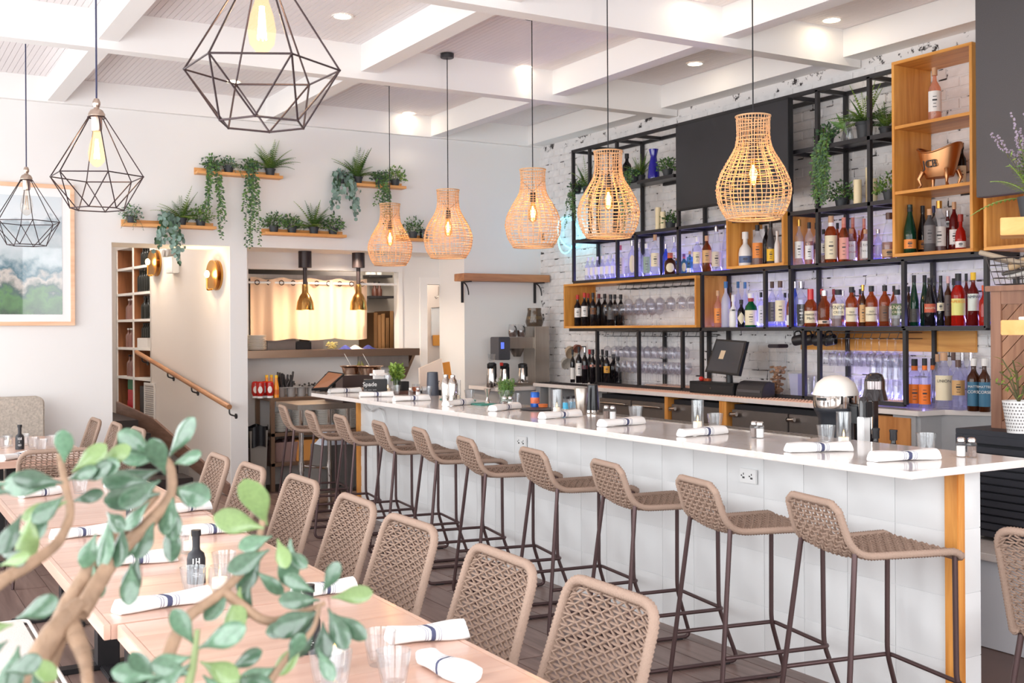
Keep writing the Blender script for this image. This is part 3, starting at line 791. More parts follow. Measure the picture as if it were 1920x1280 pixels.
# cubby shelf let into the stair wall
CUBW = M('cubby_white_edge', (238, 234, 230), .5); CUBB = WOOD('cubby_brown_back', (120, 70, 40), (146, 92, 56), 'Z', .8)
cz = [.62, 1.045, 1.40, 1.74, 2.06, 2.37, 2.66]
cu = thing('cubby_shelf', 'built-in cubby shelf of two columns in the stair wall', 'shelf', sw(3.05, -.18, .6))
tc = [T_CUB0, (T_CUB0 + T_CUB1) / 2, T_CUB1]
for t_ in tc:
    b = B(); swbox(b, t_ - .018, t_ + .018, -.345, .0, .6, 2.62); b.build('upright', CUBW, cu, 0, 0, True)
for z_ in cz[:-1]:
    b = B(); swbox(b, T_CUB0, T_CUB1, -.345, .0, z_ - .015, z_ + .015); b.build('shelf_board', CUBW, cu, 0, 0, True)
for i in range(2):
    b = B(); swbox(b, tc[i] + .02, tc[i + 1] - .02, -.355, -.33, .6, 2.62); b.build('back_panel', CUBB, cu, 0, 0, True)
    b = B(); swbox(b, tc[i + 1] - .03, tc[i + 1] - .018, -.33, -.01, .62, 2.62); b.build('lining_panel', CUBB, cu, 0, 0, True)
DKBOT = GLASS('dark_green_glass', (38, 42, 40), 1.5, .05, .55); AMBB = GLASS('pink_glass', (214, 170, 160), 1.5, .05, .3)
WHITEC = M('white_carton', (228, 224, 222), .6); REDC = M('red_packet', (196, 34, 48), .5); GREENC = M('green_packet', (30, 120, 70), .5); DARKC = M('dark_carton', (44, 40, 42), .5)
def bottle_lathe(r, h, kind='wine'):
    k = {'wine': [(0, 0), (.92, 0), (1, .015), (1, .60), (.93, .66), (.5, .74), (.36, .79), (.36, .93), (.42, .94), (.42, 1), (0, 1)],
         'slope': [(0, 0), (.92, 0), (1, .015), (1, .42), (.95, .5), (.62, .68), (.42, .80), (.36, .9), (.42, .91), (.42, 1), (0, 1)],
         'spirit': [(0, 0), (.93, 0), (1, .02), (1, .58), (.95, .65), (.72, .72), (.42, .78), (.33, .83), (.33, .93), (.40, .94), (.40, 1), (0, 1)],
         'short': [(0, 0), (.93, 0), (1, .03), (1, .52), (.9, .62), (.55, .70), (.40, .75), (.38, .86), (.46, .87), (.46, 1), (0, 1)],
         'tall': [(0, 0), (.93, 0), (1, .015), (1, .55), (.9, .63), (.55, .71), (.32, .76), (.28, .82), (.28, .95), (.34, .955), (.34, 1), (0, 1)],
         'cone': [(0, 0), (.95, 0), (1, .02), (.98, .36), (.85, .52), (.5, .74), (.36, .86), (.34, .93), (.4, .935), (.4, 1), (0, 1)],
         'jug': [(0, 0), (.9, 0), (1, .05), (1, .38), (.86, .52), (.5, .62), (.34, .66), (.34, .8), (.46, .82), (.46, .97), (.4, 1), (0, 1)]}[kind]
    return [(max(a * r, .0005), z * h) for a, z in k]
def cub_bottle(t, off, z, r, h, mat, label, capm, kind='wine'):
    o = thing('cubby_bottle', label, 'bottle', sw(t, off, z), 0, 'bottles in the cubby shelf')
    B().lathe(bottle_lathe(r, h, kind), 12).build('body', mat, o, 40)
    B().lathe([(0, h * .93), (r * .48, h * .93), (r * .48, h * 1.01), (0, h * 1.01)], 10).build('cap', capm, o, 40)
tm = [(tc[0] + tc[1]) / 2, (tc[1] + tc[2]) / 2]
for k in range(5): cub_bottle(tc[0] + .20 + .085 * k, -.055, cz[4] + .016, .037, .27, DKBOT, 'dark bottle in the cubby shelf, %s from the wall lamp side, upper right bay' % ORD[k], BLACKM)
for k in range(2): cub_bottle(tc[0] + .26 + .14 * k, -.07, cz[3] + .016, .055, .27, DKBOT, ('squat black bottle in the middle right cubby, nearer one', 'squat black bottle in the middle right cubby, farther one')[k], BLACKM, 'short')
for k in range(2): cub_bottle(tc[1] + .22 + .13 * k, -.07, cz[3] + .016, .05, .25, AMBB, ('clear fluted bottle in the middle left cubby, nearer one', 'clear fluted bottle in the middle left cubby, farther one')[k], PLATE, 'short')
for k in range(4): cub_bottle(tc[0] + .20 + .075 * k, -.055, cz[2] + .135, .030, .17, DKBOT, 'small dark bottle standing in the white carton, %s from the handrail side' % ORD[k], BLACKM)
for k in range(2): cub_bottle(tc[1] + .20 + .12 * k, -.055, cz[1] + .016, .034, .26, AMBB, ('pale rose bottle in the lower left cubby, nearer one', 'pale rose bottle in the lower left cubby, farther one')[k], M('dark_cap', (40, 30, 34), .4))
for k in range(2): cub_bottle(tc[1] + .24 + .12 * k, -.055, cz[2] + .016, .034, .23, AMBB, ('small pink bottle in the left cubby above the rose bottles, nearer', 'small pink bottle in the left cubby above the rose bottles, farther')[k], PLATE)
for k in range(3): cub_bottle(tc[0] + .24 + .09 * k, -.055, cz[5] + .016, .035, .22, DKBOT, 'dark bottle in the topmost right cubby, %s from the lamp' % ORD[k], BLACKM)
def carton(name, label, cat, t0, t1, o0, o1, z0, z1, m):
    b = B(); swbox(b, t0, t1, o0, o1, z0, z1); ob = b.build(name, m, None, 0, .004); tag(ob, label, cat)
carton('carton', 'white carton tray holding small bottles in the cubby shelf', 'carton', tc[0] + .16, tc[0] + .54, -.22, -.01, cz[2] + .0155, cz[2] + .13, WHITEC)
carton('coffee_packet', 'green packet on top of the red packets in the cubby', 'packet', tc[1] + .08, tc[1] + .36, -.22, -.04, cz[0] + .28, cz[0] + .40, GREENC)
carton('coffee_packet', 'upper red packet in the lowest left cubby', 'packet', tc[1] + .08, tc[1] + .36, -.22, -.04, cz[0] + .15, cz[0] + .278, REDC)
carton('coffee_packet', 'bottom red packet in the lowest left cubby', 'packet', tc[1] + .08, tc[1] + .38, -.22, -.04, cz[0] + .016, cz[0] + .148, REDC)
carton('dark_carton', 'tall dark carton standing in the lowest right cubby', 'carton', tc[0] + .38, tc[0] + .55, -.20, -.04, cz[0] + .016, cz[0] + .34, DARKC)
carton('grey_carton', 'pale grey carton in the lowest right cubby', 'carton', tc[0] + .06, tc[0] + .34, -.22, -.04, cz[0] + .016, cz[0] + .22, M('grey_carton', (176, 166, 168), .6))
# floor register grille in the stair wall
a_ = swpix(282, 760)
v_ = thing('vent_grille', 'tall white vent grille in the stair wall under the handrail', 'vent', a_ - Vector((0, 0, .26)))
def vq(da0, da1, z0, z1, o0, o1): b = B(); ta = (Vector((a_.x, a_.y)) - SW0).dot(SD); swbox(b, ta + da0, ta + da1, o0, o1, z0, z1); return b
za = a_.z
vq(-.19, .19, za - .26, za + .26, 0.002, .008).build('back_plate', CUBW, v_, 0, 0, True)
for da in (-.19, .16): vq(da, da + .03, za - .26, za + .26, .008, .016).build('frame_side', CUBW, v_, 0, 0, True)
for dz in (-.26, .235): vq(-.16, .16, za + dz, za + dz + .025, .008, .016).build('frame_end', CUBW, v_, 0, 0, True)
for k in range(19): vq(-.16, .16, za - .225 + .0245 * k, za - .225 + .0245 * k + .008, .008, .014).build('slat', M('vent_slat_grey', (150, 142, 140), .5), v_, 0, 0, True)

# ================================================================== framed picture on the back wall
def picture_mat():
    m, n, l, p = _mat('coast_photo_print')
    tc = n.new('ShaderNodeTexCoord'); sp = n.new('ShaderNodeSeparateXYZ'); l.new(tc.outputs['Object'], sp.inputs[0])
    t = n.new('ShaderNodeTexNoise'); t.inputs['Scale'].default_value = 8; t.inputs['Detail'].default_value = 8; l.new(tc.outputs['Object'], t.inputs[0])
    ad = n.new('ShaderNodeMath'); ad.operation = 'MULTIPLY_ADD'; ad.inputs[1].default_value = .5; l.new(t.outputs[0], ad.inputs[0]); l.new(sp.outputs[2], ad.inputs[2])
    r = n.new('ShaderNodeValToRGB'); r.color_ramp.interpolation = 'LINEAR'; e = r.color_ramp.elements
    mr = n.new('ShaderNodeMapRange'); mr.inputs[1].default_value = -.32; mr.inputs[2].default_value = .85; l.new(ad.outputs[0], mr.inputs[0]); l.new(mr.outputs[0], r.inputs[0])
    e[0].position = 0; e[0].color = lin((24, 66, 34)); e[1].position = 1; e[1].color = lin((214, 224, 230))
    for pos, c in ((.16, (70, 120, 58)), (.22, (40, 76, 70)), (.30, (190, 180, 172)), (.36, (46, 96, 112)), (.46, (176, 188, 192)), (.6, (196, 204, 208)), (.72, (168, 182, 190)), (.78, (222, 228, 232))):
        x = e.new(pos); x.color = lin(c)
    l.new(r.outputs[0], p.inputs['Base Color']); p.inputs['Roughness'].default_value = .12; p.inputs['Coat Weight'].default_value = 1.; p.inputs['Coat Roughness'].default_value = .02
    return m
pa, pb = atY(139, 348, YB - .03), atY(139, 610, YB - .03)
px1, pz0, pz1 = pa.x, pb.z, pa.z; px0 = px1 - 1.75; cx = (px0 + px1) / 2; cz_ = (pz0 + pz1) / 2
pf = thing('framed_picture', 'large framed coast photograph in pale wood frame on back wall', 'picture', (cx, YB - .02, cz_))
FRW = WOOD('pale_oak_frame', (224, 176, 140), (240, 200, 168), 'X', .8)
for a, c in (((px0, pz0), (px1, pz0 + .035)), ((px0, pz1 - .035), (px1, pz1)), ((px0, pz0 + .035), (px0 + .035, pz1 - .035)), ((px1 - .035, pz0 + .035), (px1, pz1 - .035))):
    B().box((a[0], YB - .04, a[1]), (c[0], YB - .002, c[1])).build('frame_bar', FRW, pf, 0, .002, True)
B().box((px0 + .035, YB - .02, pz0 + .035), (px1 - .035, YB - .01, pz1 - .035)).build('mat_board', M('white_mat_board', (240, 240, 240), .6), pf, 0, 0, True)
B().box((px0 + .11, YB - .0225, pz0 + .10), (px1 - .105, YB - .0205, pz1 - .11)).build('print', picture_mat(), pf, 0, 0, True)
# ================================================================== back counter
BCZ = 1.04
GREYP = M('grey_laminate', (172, 172, 174), .5, noise=(20, .03)); DKST = M('dark_stainless', (136, 128, 124), .42, .85, noise=(14, .06))
OAKD = WOOD('oak_cabinet', (190, 120, 58), (222, 154, 88), 'Z', .8); INT = M('cooler_interior', (26, 26, 32), .6)
kt = thing('back_counter', 'back bar worktop with pale quartz slab under the bottle shelves', 'counter', (6.42, 7.4, 0))
B().prism([(6.15, 5.02), (6.40, 5.0), (6.69, 4.60), (6.69, 9.95), (6.15, 9.95)], BCZ - .035, BCZ).build('worktop', QUARTZ, kt, 0, .003, True)
B().prism([(6.20, 5.04), (6.40, 5.03), (6.68, 4.64), (6.68, 4.68), (6.42, 5.07), (6.20, 5.07)], 0, BCZ - .035).build('end_panel', GREYP, kt, 0, 0, True)
B().box((6.185, 5.07, 0), (6.21, 5.26, BCZ - .035)).build('filler_panel', GREYP, kt, 0, 0, True)
for a, c in ((9.66, 9.70), (9.86, 9.95)): B().box((6.185, a, 0), (6.60, c, BCZ - .035)).build('support_panel', GREYP, kt, 0, 0, True)
def Yx(px, X=6.2): return atX(px, 780, X).y
for px, w_ in ((1254, .05), (1360, .09)):
    y = Yx(px); B().box((6.17, y - w_ / 2, 0), (6.60, y + w_ / 2, BCZ - .036)).build('wood_upright', ORANGE, kt, 0, .002, True)
def cooler(pa, pb, doors, label, handles='bar'):
    y1, y0 = Yx(pa), Yx(pb)
    t = thing('bottle_cooler', label, 'cooler', (6.4, (y0 + y1) / 2, 0), 0, 'steel coolers under the back counter')
    B().box((6.23, y0, .06), (6.66, y1, BCZ - .06)).build('cabinet', INT, t, 0, 0, True)
    w_ = (y1 - y0) / doors
    for k in range(doors):
        a, c = y0 + w_ * k + .006, y0 + w_ * (k + 1) - .006
        d = B().box((6.195, a, .12), (6.23, c, BCZ - .10)).build('door', DKST, t, 30, .004, True)
        if handles == 'bar':
            B().tube(fillet([(6.195, a + .06, .895), (6.165, a + .06, .90), (6.165, c - .06, .90), (6.195, c - .06, .895)], .02), .011, 8).build('handle', STEEL, d, 60, 0, True)
        else:
            b = B(); b.cyl((6.19, c - .03, .90), (6.15, c - .03, .90), .018, n=12); b.cyl((6.155, c - .03, .90), (6.155, c - .10, .905), .012, .016, n=10); b.build('handle', CHROME, d, 40, 0, True)
cooler(1124, 1250, 2, 'dark steel cooler with two bar-handled drawers under the back counter')
cooler(1259, 1352, 1, 'dark steel cooler with one door between the two wooden uprights', 'knob')
cooler(1372, 1600, 2, 'wide dark steel cooler with two doors behind the juicer', 'knob')
b = B().box((6.19, Yx(1712), .08), (6.60, Yx(1640), BCZ - .05)); t = thing('oak_cabinet', 'oak-fronted cabinet under the near end of the back counter', 'cabinet', (6.4, 5.4, 0))
b.build('carcass', M('oak_carcass', (150, 98, 52), .6), t, 0, 0, True)
B().box((6.175, Yx(1712) + .004, .10), (6.19, Yx(1642), BCZ - .055)).build('door', OAKD, t, 0, .002, True)
# bar mats
def mat_obj(name, label, x0, x1, y0, y1, z, m):
    b = B(); b.box((x0, y0, z), (x1, y1, z + .006))
    k = max(6, int((y1 - y0) / .035)); n_ = max(3, int((x1 - x0) / .035))
    for i in range(k):
        for j in range(n_): b.cyl((x0 + (j + .5) * (x1 - x0) / n_, y0 + (i + .5) * (y1 - y0) / k, z + .006), (x0 + (j + .5) * (x1 - x0) / n_, y0 + (i + .5) * (y1 - y0) / k, z + .011), .010, .008, 6)
    return tag(b.build(name, m, None, 40), label, 'mat')
SALM = M('salmon_rubber', (230, 184, 160), .6); mat_obj('bar_mat', 'long salmon rubber studded mat along the back counter', 6.17, 6.33, 5.75, 8.95, BCZ, SALM)
mat_obj('bar_mat', 'black rubber studded mat at the far end of the back counter', 6.17, 6.34, 9.0, 9.9, BCZ, M('black_rubber', (44, 38, 40), .7))
mat_obj('bar_mat', 'salmon rubber mat under the stemware inside the shelf frame', 6.40, 6.64, 7.45, 8.36, BCZ + .03, SALM)

# ================================================================== black steel shelf frame
XF, XR = 6.36, 6.665; h_ = .015
ZL = dict(top=3.43, a=2.985, b=2.505, c=2.085, d=1.598, e=1.06)
fr = thing('metal_shelf_frame', 'black steel open shelving frame fixed to the brick wall', 'shelf', (6.5, 7, BCZ))
def post(y, z0, z1, x=XF): B().box((x - h_, y - h_, z0), (x + h_, y + h_, z1)).build('post', BLACKM, fr, 0, .0015, True)
def rail(y0, y1, z, x=XF): B().box((x - h_, y0, z - h_), (x + h_, y1, z + h_)).build('rail', BLACKM, fr, 0, .0015, True)
def cross(y, z): B().box((XF + h_, y - h_, z - h_), (XR + .02, y + h_, z + h_)).build('cross_bar', BLACKM, fr, 0, 0, True)
def PY(px, z): # y of a front post from its pixel column
    return atX(px, 500, XF).y
Y_L, Y_R = PY(1076, 0), PY(1850, 0)
for x in (XF, XR):
    rail(5.37, Y_L, ZL['top'], x); rail(5.37, Y_L, ZL['b'], x); rail(Y_R, Y_L, ZL['c'], x); rail(Y_R, 9.55, ZL['d'], x)
    post(Y_L, ZL['c'], ZL['top'] + h_, x)
rail(5.3, PY(1115, 0), ZL['e']); rail(5.37, 6.40, ZL['a']); rail(PY(1266, 0), PY(1200, 0) + .02, ZL['a']); rail(5.37, 6.40, ZL['a'], XR); rail(PY(1266, 0), PY(1200, 0) + .02, ZL['a'], XR)
for px in (1482, 1534.5, 1632):
    y = PY(px, 0)
    for x in (XF, XR): post(y, ZL['c'], ZL['top'], x)
    for z in ('top', 'a', 'b', 'c'): cross(y, ZL[z])
for px in (1107, 1158, 1193, 1273):
    y = PY(px, 0)
    for x in (XF, XR): post(y, ZL['c'] if px != 1107 else ZL['b'], ZL['top'] if px in (1107, 1158, 1273) else ZL['b'], x)
    for z in ('top', 'b') + (('c',) if px != 1107 else ()): cross(y, ZL[z])
for px in (1316, 1435, 1483, 1695, 1850):
    y = PY(px, 0); post(y, ZL['d'], ZL['c']); post(y, ZL['d'], ZL['c'], XR); cross(y, ZL['d']); cross(y, ZL['c'])
for px in (1119, 1197, 1279, 1315, 1507, 1536, 1697):
    y = PY(px, 0); post(y, ZL['e'], ZL['d'])
    if px not in (1507, 1119): post(y, ZL['e'], ZL['d'], XR)
post(PY(1826, 0), ZL['c'], 2.5); post(PY(1826, 0), ZL['c'], 2.5, XR)
cross(Y_L, ZL['top']); cross(Y_L, ZL['b']); cross(Y_L, ZL['c'])
SHB = M('black_shelf_sheet', (46, 44, 48), .35)
for y0, y1, z in ((Y_R, 7.44, 'c'), (7.44, Y_L, 'c'), (Y_R, 9.5, 'd'), (5.37, 6.05, 'a'), (5.37, 6.05, 'b'), (7.75, 8.45, 'a'), (7.1, 8.75, 'b'), (8.75, Y_L, 'b'), (8.45, 9.4, 'a')):
    B().box((XF + h_, y0, ZL[z] + .008), (XR - h_, y1, ZL[z] + h_)).build('shelf_sheet', SHB, fr, 0, 0, True)

# wooden box shelves hung in the frame
BOXW = {k: WOOD('orange_box_wood_' + k, (200, 128, 48), (236, 170, 84), k, .75, .42, .04, .1) for k in 'YZX'}
def wood_box(label, y0, y1, z0, z1, shelves=(), x0=6.30, x1=6.69, name='wooden_box_shelf'):
    t = thing(name, label, 'shelf', (6.5, (y0 + y1) / 2, z0), 0, 'orange wooden box shelves on the brick wall'); k = .022
    for z in (z0, z1 - k): B().box((x0, y0, z), (x1, y1, z + k)).build('board', BOXW['Y'], t, 0, .0015, True)
    for y in (y0, y1 - k): B().box((x0, y, z0 + k), (x1, y + k, z1 - k)).build('side', BOXW['Z'], t, 0, .0015, True)
    for z in shelves: B().box((x0 + .004, y0 + k, z - .011), (x1, y1 - k, z + .011)).build('inner_shelf', BOXW['Y'], t, 0, .001, True)
    return t
ZA0, ZA1 = ZL['d'] + h_ + .001, ZL['c'] - h_ - .002
wood_box('wide orange wooden box holding wine bottles and glasses', 7.48, 9.58, ZA0, ZA1)
ZB0 = ZL['c'] + h_ + .001
wood_box('small square orange wooden box under the television', 6.42, 7.09, ZB0, 2.53)
wood_box('tall orange wooden box with three bays near the ceiling', 4.70, 5.355, ZB0, 3.475, (2.55, 3.01))
wood_box('orange wooden box below the dark grey panel', 4.02, 4.62, ZB0, 2.52)
# television
tv = thing('television', 'large black television on the brick wall above the bar', 'television', (6.28, 7.05, 2.62))
q0, q1 = atX(1267, 407, 6.26), atX(1479, 184, 6.26)
B().box((6.26, q1.y, 2.645), (6.31, q0.y, 3.40)).build('housing', PLASTIC_BLK, tv, 0, .006, True)
B().box((6.2585, q1.y + .012, 2.665), (6.2605, q0.y - .012, 3.388)).build('screen', M('dark_tv_screen', (46, 46, 50), .3, noise=(2, .2)), tv, 0, 0, True)
B().box((6.31, 6.7, 2.85), (6.68, 7.2, 3.2)).build('wall_mount', BLACKM, tv, 0, 0, True)
B().box((6.6, 6.33, 2.70), (6.68, 6.38, 3.2)).build('mount_rail', BLACKM, tv, 0, 0, True)
# dark hanging panel at the right
q = atX(1830, 376, 6.0)
t = thing('wall_bulkhead', 'large dark grey panel hung from the ceiling at the frame edge', None, (6.05, q.y - .7, 2.41), kind='structure')
B().box((6.0, q.y - 1.5, 2.41), (6.09, q.y, 3.66)).build('panel', M('charcoal_laminate', (82, 78, 80), .55, noise=(200, .12)), t, 0, .004, True)
B().box((6.05, q.y - 1.2, 3.60), (6.5, q.y - 1.1, 3.668)).build('bracket', BLACKM, t, 0, 0, True)
B().box((6.09, q.y - 1.4, 2.5), (6.69, q.y - .25, 2.53)).build('bracket', BLACKM, t, 0, 0, True)

# ================================================================== bottles
GL = {'clear': GLASS('clear_bottle_glass', (246, 248, 252), 1.45, .03, .12), 'frost': GLASS('frosted_glass', (226, 226, 240), 1.4, .3, .5), 'violet': GLASS('lilac_lit_glass', (236, 236, 250), 1.45, .04, .12),  # lilac-lit glass is clear glass with the LED glow tinted into its colour
      'blue': GLASS('blue_glass', (110, 140, 230), 1.45, .04, .3), 'teal': GLASS('teal_glass', (110, 170, 190), 1.45, .04, .3), 'amber': GLASS('amber_whiskey_glass', (204, 122, 66), 1.45, .03, .14),
      'brown': GLASS('dark_brown_glass', (92, 48, 26), 1.5, .04, .5), 'green': GLASS('bottle_green_glass', (20, 120, 66), 1.5, .04, .45), 'dkgreen': GLASS('dark_champagne_glass', (18, 66, 44), 1.5, .04, .6),
      'black': GLASS('black_wine_glass', (26, 22, 26), 1.55, .05, .8), 'red': GLASS('red_aperitif_glass', (214, 44, 30), 1.45, .03, .4), 'dkred': GLASS('dark_red_glass', (140, 34, 34), 1.45, .03, .4),
      'rose': GLASS('rose_wine_glass', (244, 196, 172), 1.45, .03, .25), 'white': M('white_ceramic', (238, 234, 230), .3), 'grey': GLASS('smoke_glass', (120, 118, 122), 1.45, .05, .4)}
_mc = {}
def C(*c):
    if c not in _mc: _mc[c] = M('colour_%02x%02x%02x' % c, c, .5)
    return _mc[c]
CREAM, WHT, BLK, SILV, GOLD_, CORK = C(236, 222, 190), C(238, 234, 230), C(34, 32, 36), M('silver_cap', (190, 186, 190), .25, .9), M('gold_cap', (210, 160, 80), .3, .8), C(206, 160, 122)
INK, REDINK = C(52, 48, 50), C(170, 50, 40)
PLACED = []
def bottle(px, ytop, wpx, kind, glass, capm, label, X, z0, desc, where, group, square=False, fill=None, txt=None, lab_shape='band', capf=.86, neck=None):
    for dx_ in (0, .03, .06, .09, -.03, .12, -.05):      # step back until clear of its neighbours
        Xn = min(max(X + dx_, 6.40), 6.615); base = atX(px, 600, Xn); D = depth((Xn, base.y)); r = wpx * D / F_PX / 2; ro = r * (1.25 if square else 1.0)
        if all(abs(z0 - p[2]) > .1 or math.hypot(Xn - p[0], base.y - p[1]) > ro + p[3] for p in PLACED): break
    X = Xn; PLACED.append((X, base.y, z0, ro))
    h = max(.08, CAM_H + (atX(px, ytop, X).z - CAM_H) - z0)
    t = thing('bottle', desc + ' bottle, ' + where, 'bottle', (X, base.y, z0), 0, group)
    prof = bottle_lathe(r, h, kind); n = 18
    b = B()
    if square:
        k = [(a * (1.30 if a > .72 * r else 1.08), z) for a, z in prof]; b.lathe(k, 4, phase=PI / 4 + .25)
    else: b.lathe(prof, n)
    body = b.build('body', GL[glass], t, 40 if not square else 25, .006 if square else 0)
    zc = capf if kind != 'jug' else .8
    rc = .40 * r if kind in ('tall', 'spirit', 'slope', 'cone') else .46 * r
    B().lathe([(0, zc * h), (rc + .001, zc * h), (rc + .001, h * 1.004), (0, h * 1.004)], 14).build('cap', capm, t, 40)
    if neck is not None: B().lathe([(rc * 1.02 + .0006, (zc - .1) * h), (rc * 1.02 + .0006, zc * h)], 14).build('neck_band', neck, t, 40)
    if fill:
        gcol, ff = fill
        B().lathe([(.001, .012 * h), (.93 * r, .012 * h), (.93 * r, min(ff, .6) * h), (.001, min(ff, .6) * h)] if not square else [(.001, .012 * h), (.86 * r, .012 * h), (.86 * r, min(ff, .55) * h), (.001, min(ff, .55) * h)], n).build('liquid', GL[gcol], t, 40)
    face = math.atan2(-base.y, -X)     # labels face the room
    if label is not None:
        lm, l0, l1 = label; rr = r * 1.012 + .0006
        b = B(); k = 10; span = 1.15 if lab_shape != 'full' else 3.0
        if square:
            a = .85 * r; w_ = .8 * r; b.add([(0, 0, 0)], [])
            b = B(); b.box((1.0 * r - .0, -w_, l0 * h), (1.0 * r + .0012, w_, l1 * h)); b.v = [tuple(Matrix.Rotation(face + 0, 3, 'Z') @ Vector(v)) for v in b.v]
        else:
            for i in range(k + 1):
                a = face - span + 2 * span * i / k; u = i / k * 2 - 1
                lo, hi = l0, l1
                if lab_shape == 'oval': e = math.sqrt(max(0, 1 - u * u)); m_ = (l0 + l1) / 2; lo, hi = m_ - (m_ - l0) * e, m_ + (l1 - m_) * e; a = face - .75 * 1 + 1.5 * i / k
                if lab_shape == 'diamond': e = 1 - abs(u); m_ = (l0 + l1) / 2; lo, hi = m_ - (m_ - l0) * e, m_ + (l1 - m_) * e
                b.v += [(rr * math.cos(a), rr * math.sin(a), lo * h), (rr * math.cos(a), rr * math.sin(a), hi * h)]
            b.f = [(2 * i, 2 * i + 2, 2 * i + 3, 2 * i + 1) for i in range(k)]; b.m = [0] * k
        lb = b.build('label', lm, t, 60)
        zc_ = (l0 + l1) / 2 * h; dx = Vector((math.cos(face), math.sin(face), 0))
        off = r * (1.0 if square else 1.02) + .0022
        if txt:
            for (s_, sz, dz, tm_) in txt:
                text(s_, sz * h, dx * off + Vector((0, 0, zc_ + dz * h)), (PI / 2, 0, face + PI / 2), tm_, lb)
        elif lab_shape in ('band', 'full') and wpx > 11:
            b = B(); a_ = Vector((-dx.y, dx.x, 0))
            for i_, (dz, ww) in enumerate(((.22, .5), (.05, .62), (-.12, .4), (-.28, .5))):
                c0 = dx * (off - .0006) + Vector((0, 0, zc_ + dz * (l1 - l0) * h)); hw = ww * r * .55
                hh = .02 * h * (1.5 if i_ == 1 else .6)
                b.add([c0 - a_ * hw - Vector((0, 0, hh / 2)), c0 + a_ * hw - Vector((0, 0, hh / 2)), c0 + a_ * hw + Vector((0, 0, hh / 2)), c0 - a_ * hw + Vector((0, 0, hh / 2))], [(0, 1, 2, 3)])
            b.build('print', INK if lm not in (INK, BLK) else WHT, lb, 0)['kind'] = 'stuff'
    return t
def shelf_bottles(specs, z0, where, group, Xf=6.44, Xb=6.57):
    specs = sorted(specs, key=lambda s: s[0])
    for i, sp in enumerate(specs):
        px, yt, wp, kind, gl, cap, lab, row, desc = sp[:9]; kw = sp[9] if len(sp) > 9 else {}
        bottle(px, yt, wp, kind, gl, cap, lab, (Xf, Xb)[row], z0, desc, '%s from left %s' % (ORD[i] if i < len(ORD) else 'last', where), group, **kw)
TAN, PINKL, OR_L, GRYL, YEL = C(214, 168, 112), C(224, 158, 140), C(232, 140, 60), C(112, 106, 106), C(238, 190, 40)
AM = ('amber', .55)
Z2 = ZL['c'] + h_ + .001
sp = [(p, 483 - k, 10.5, 'short', 'violet', WHT, (WHT, .22, .55), 0, 'small white-capped spirit') for k, p in enumerate((1102, 1111, 1120, 1130, 1140, 1150))]
sp += [(1163, 460, 17, 'tall', 'clear', C(214, 110, 120), (CREAM, .12, .62), 0, 'clear cream-labelled spirit'), (1186, 451, 16, 'tall', 'violet', SILV, (CREAM, .12, .6), 0, 'lilac-lit cream-labelled spirit', {'lab_shape': 'oval'}),
       (1199, 455, 15, 'tall', 'violet', SILV, None, 1, 'plain lilac-lit spirit'), (1213, 457, 15, 'short', 'clear', WHT, (C(150, 170, 150), .1, .6), 0, 'square clear spirit with picture label', {'square': True}),
       (1229, 440, 17, 'tall', 'clear', CORK, (CREAM, .22, .55), 0, 'tall corked clear spirit'), (1249, 458, 12, 'spirit', 'blue', SILV, None, 1, 'blue glass spirit'),
       (1257, 474, 22, 'short', 'brown', C(178, 92, 60), (CREAM, .1, .52), 0, 'squat brown tequila', {'lab_shape': 'oval', 'neck': C(214, 96, 50)}), (1265, 444, 13, 'tall', 'violet', SILV, (WHT, .25, .6), 1, 'tall silver-capped lilac spirit'),
       (1270, 484, 14, 'short', 'teal', CORK, (CREAM, .1, .6), 1, 'pale teal tequila', {'lab_shape': 'oval'}), (1283, 476, 11, 'short', 'teal', C(110, 70, 130), (CREAM, .1, .55), 0, 'small blue oval-labelled tequila', {'lab_shape': 'oval', 'neck': C(200, 90, 110)}),
       (1294, 471, 12, 'spirit', 'teal', CORK, (C(60, 130, 180), .55, .75), 1, 'slim teal corked'), (1292, 493, 8, 'short', 'teal', BLK, (WHT, .1, .5), 0, 'miniature teal'), (1273, 503, 9, 'short', 'amber', CORK, None, 0, 'miniature amber'),
       (1308, 444, 17, 'spirit', 'violet', WHT, (CREAM, .25, .58), 0, 'lilac spirit with wide cream label'), (1326, 442, 18, 'spirit', 'amber', CORK, (TAN, .25, .60), 0, 'amber spirit with tan label'),
       (1344, 422, 19, 'cone', 'clear', SILV, (C(214, 200, 180), .1, .42), 0, 'tall clear cone-shaped'), (1363, 414, 18, 'cone', 'violet', SILV, None, 0, 'tall plain cone-shaped')]
shelf_bottles(sp, Z2, 'on shelf above wine box', 'bottles on the middle steel shelf')
bx = B().box((6.58, atX(1436, 460, 6.58).y, ZB0 + .024), (6.62, atX(1404, 460, 6.58).y, ZB0 + .34)); o = tag(bx.build('gift_carton', M('blue_star_carton', (226, 226, 232), .5, noise=(14, .3)), None, 0), 'white and blue patterned carton behind bottles in the small box', 'carton')
sp = [(1398, 435, 25, 'jug', 'white', WHT, (C(90, 110, 150), .1, .3), 0, 'white ceramic patterned'), (1421, 422, 20, 'spirit', 'clear', BLK, (OR_L, .18, .56), 0, 'black-capped orange-labelled', {'fill': AM}), (1437, 423, 12, 'spirit', 'black', BLK, None, 1, 'dark slim'),
      (1446, 415, 16, 'slope', 'grey', BLK, (YEL, .08, .36), 0, 'tall grey yellow-labelled'), (1458, 433, 11, 'short', 'white', WHT, None, 0, 'plain white')]
shelf_bottles(sp, ZB0 + .0225, 'in small box under television', 'bottles in the small wooden box')
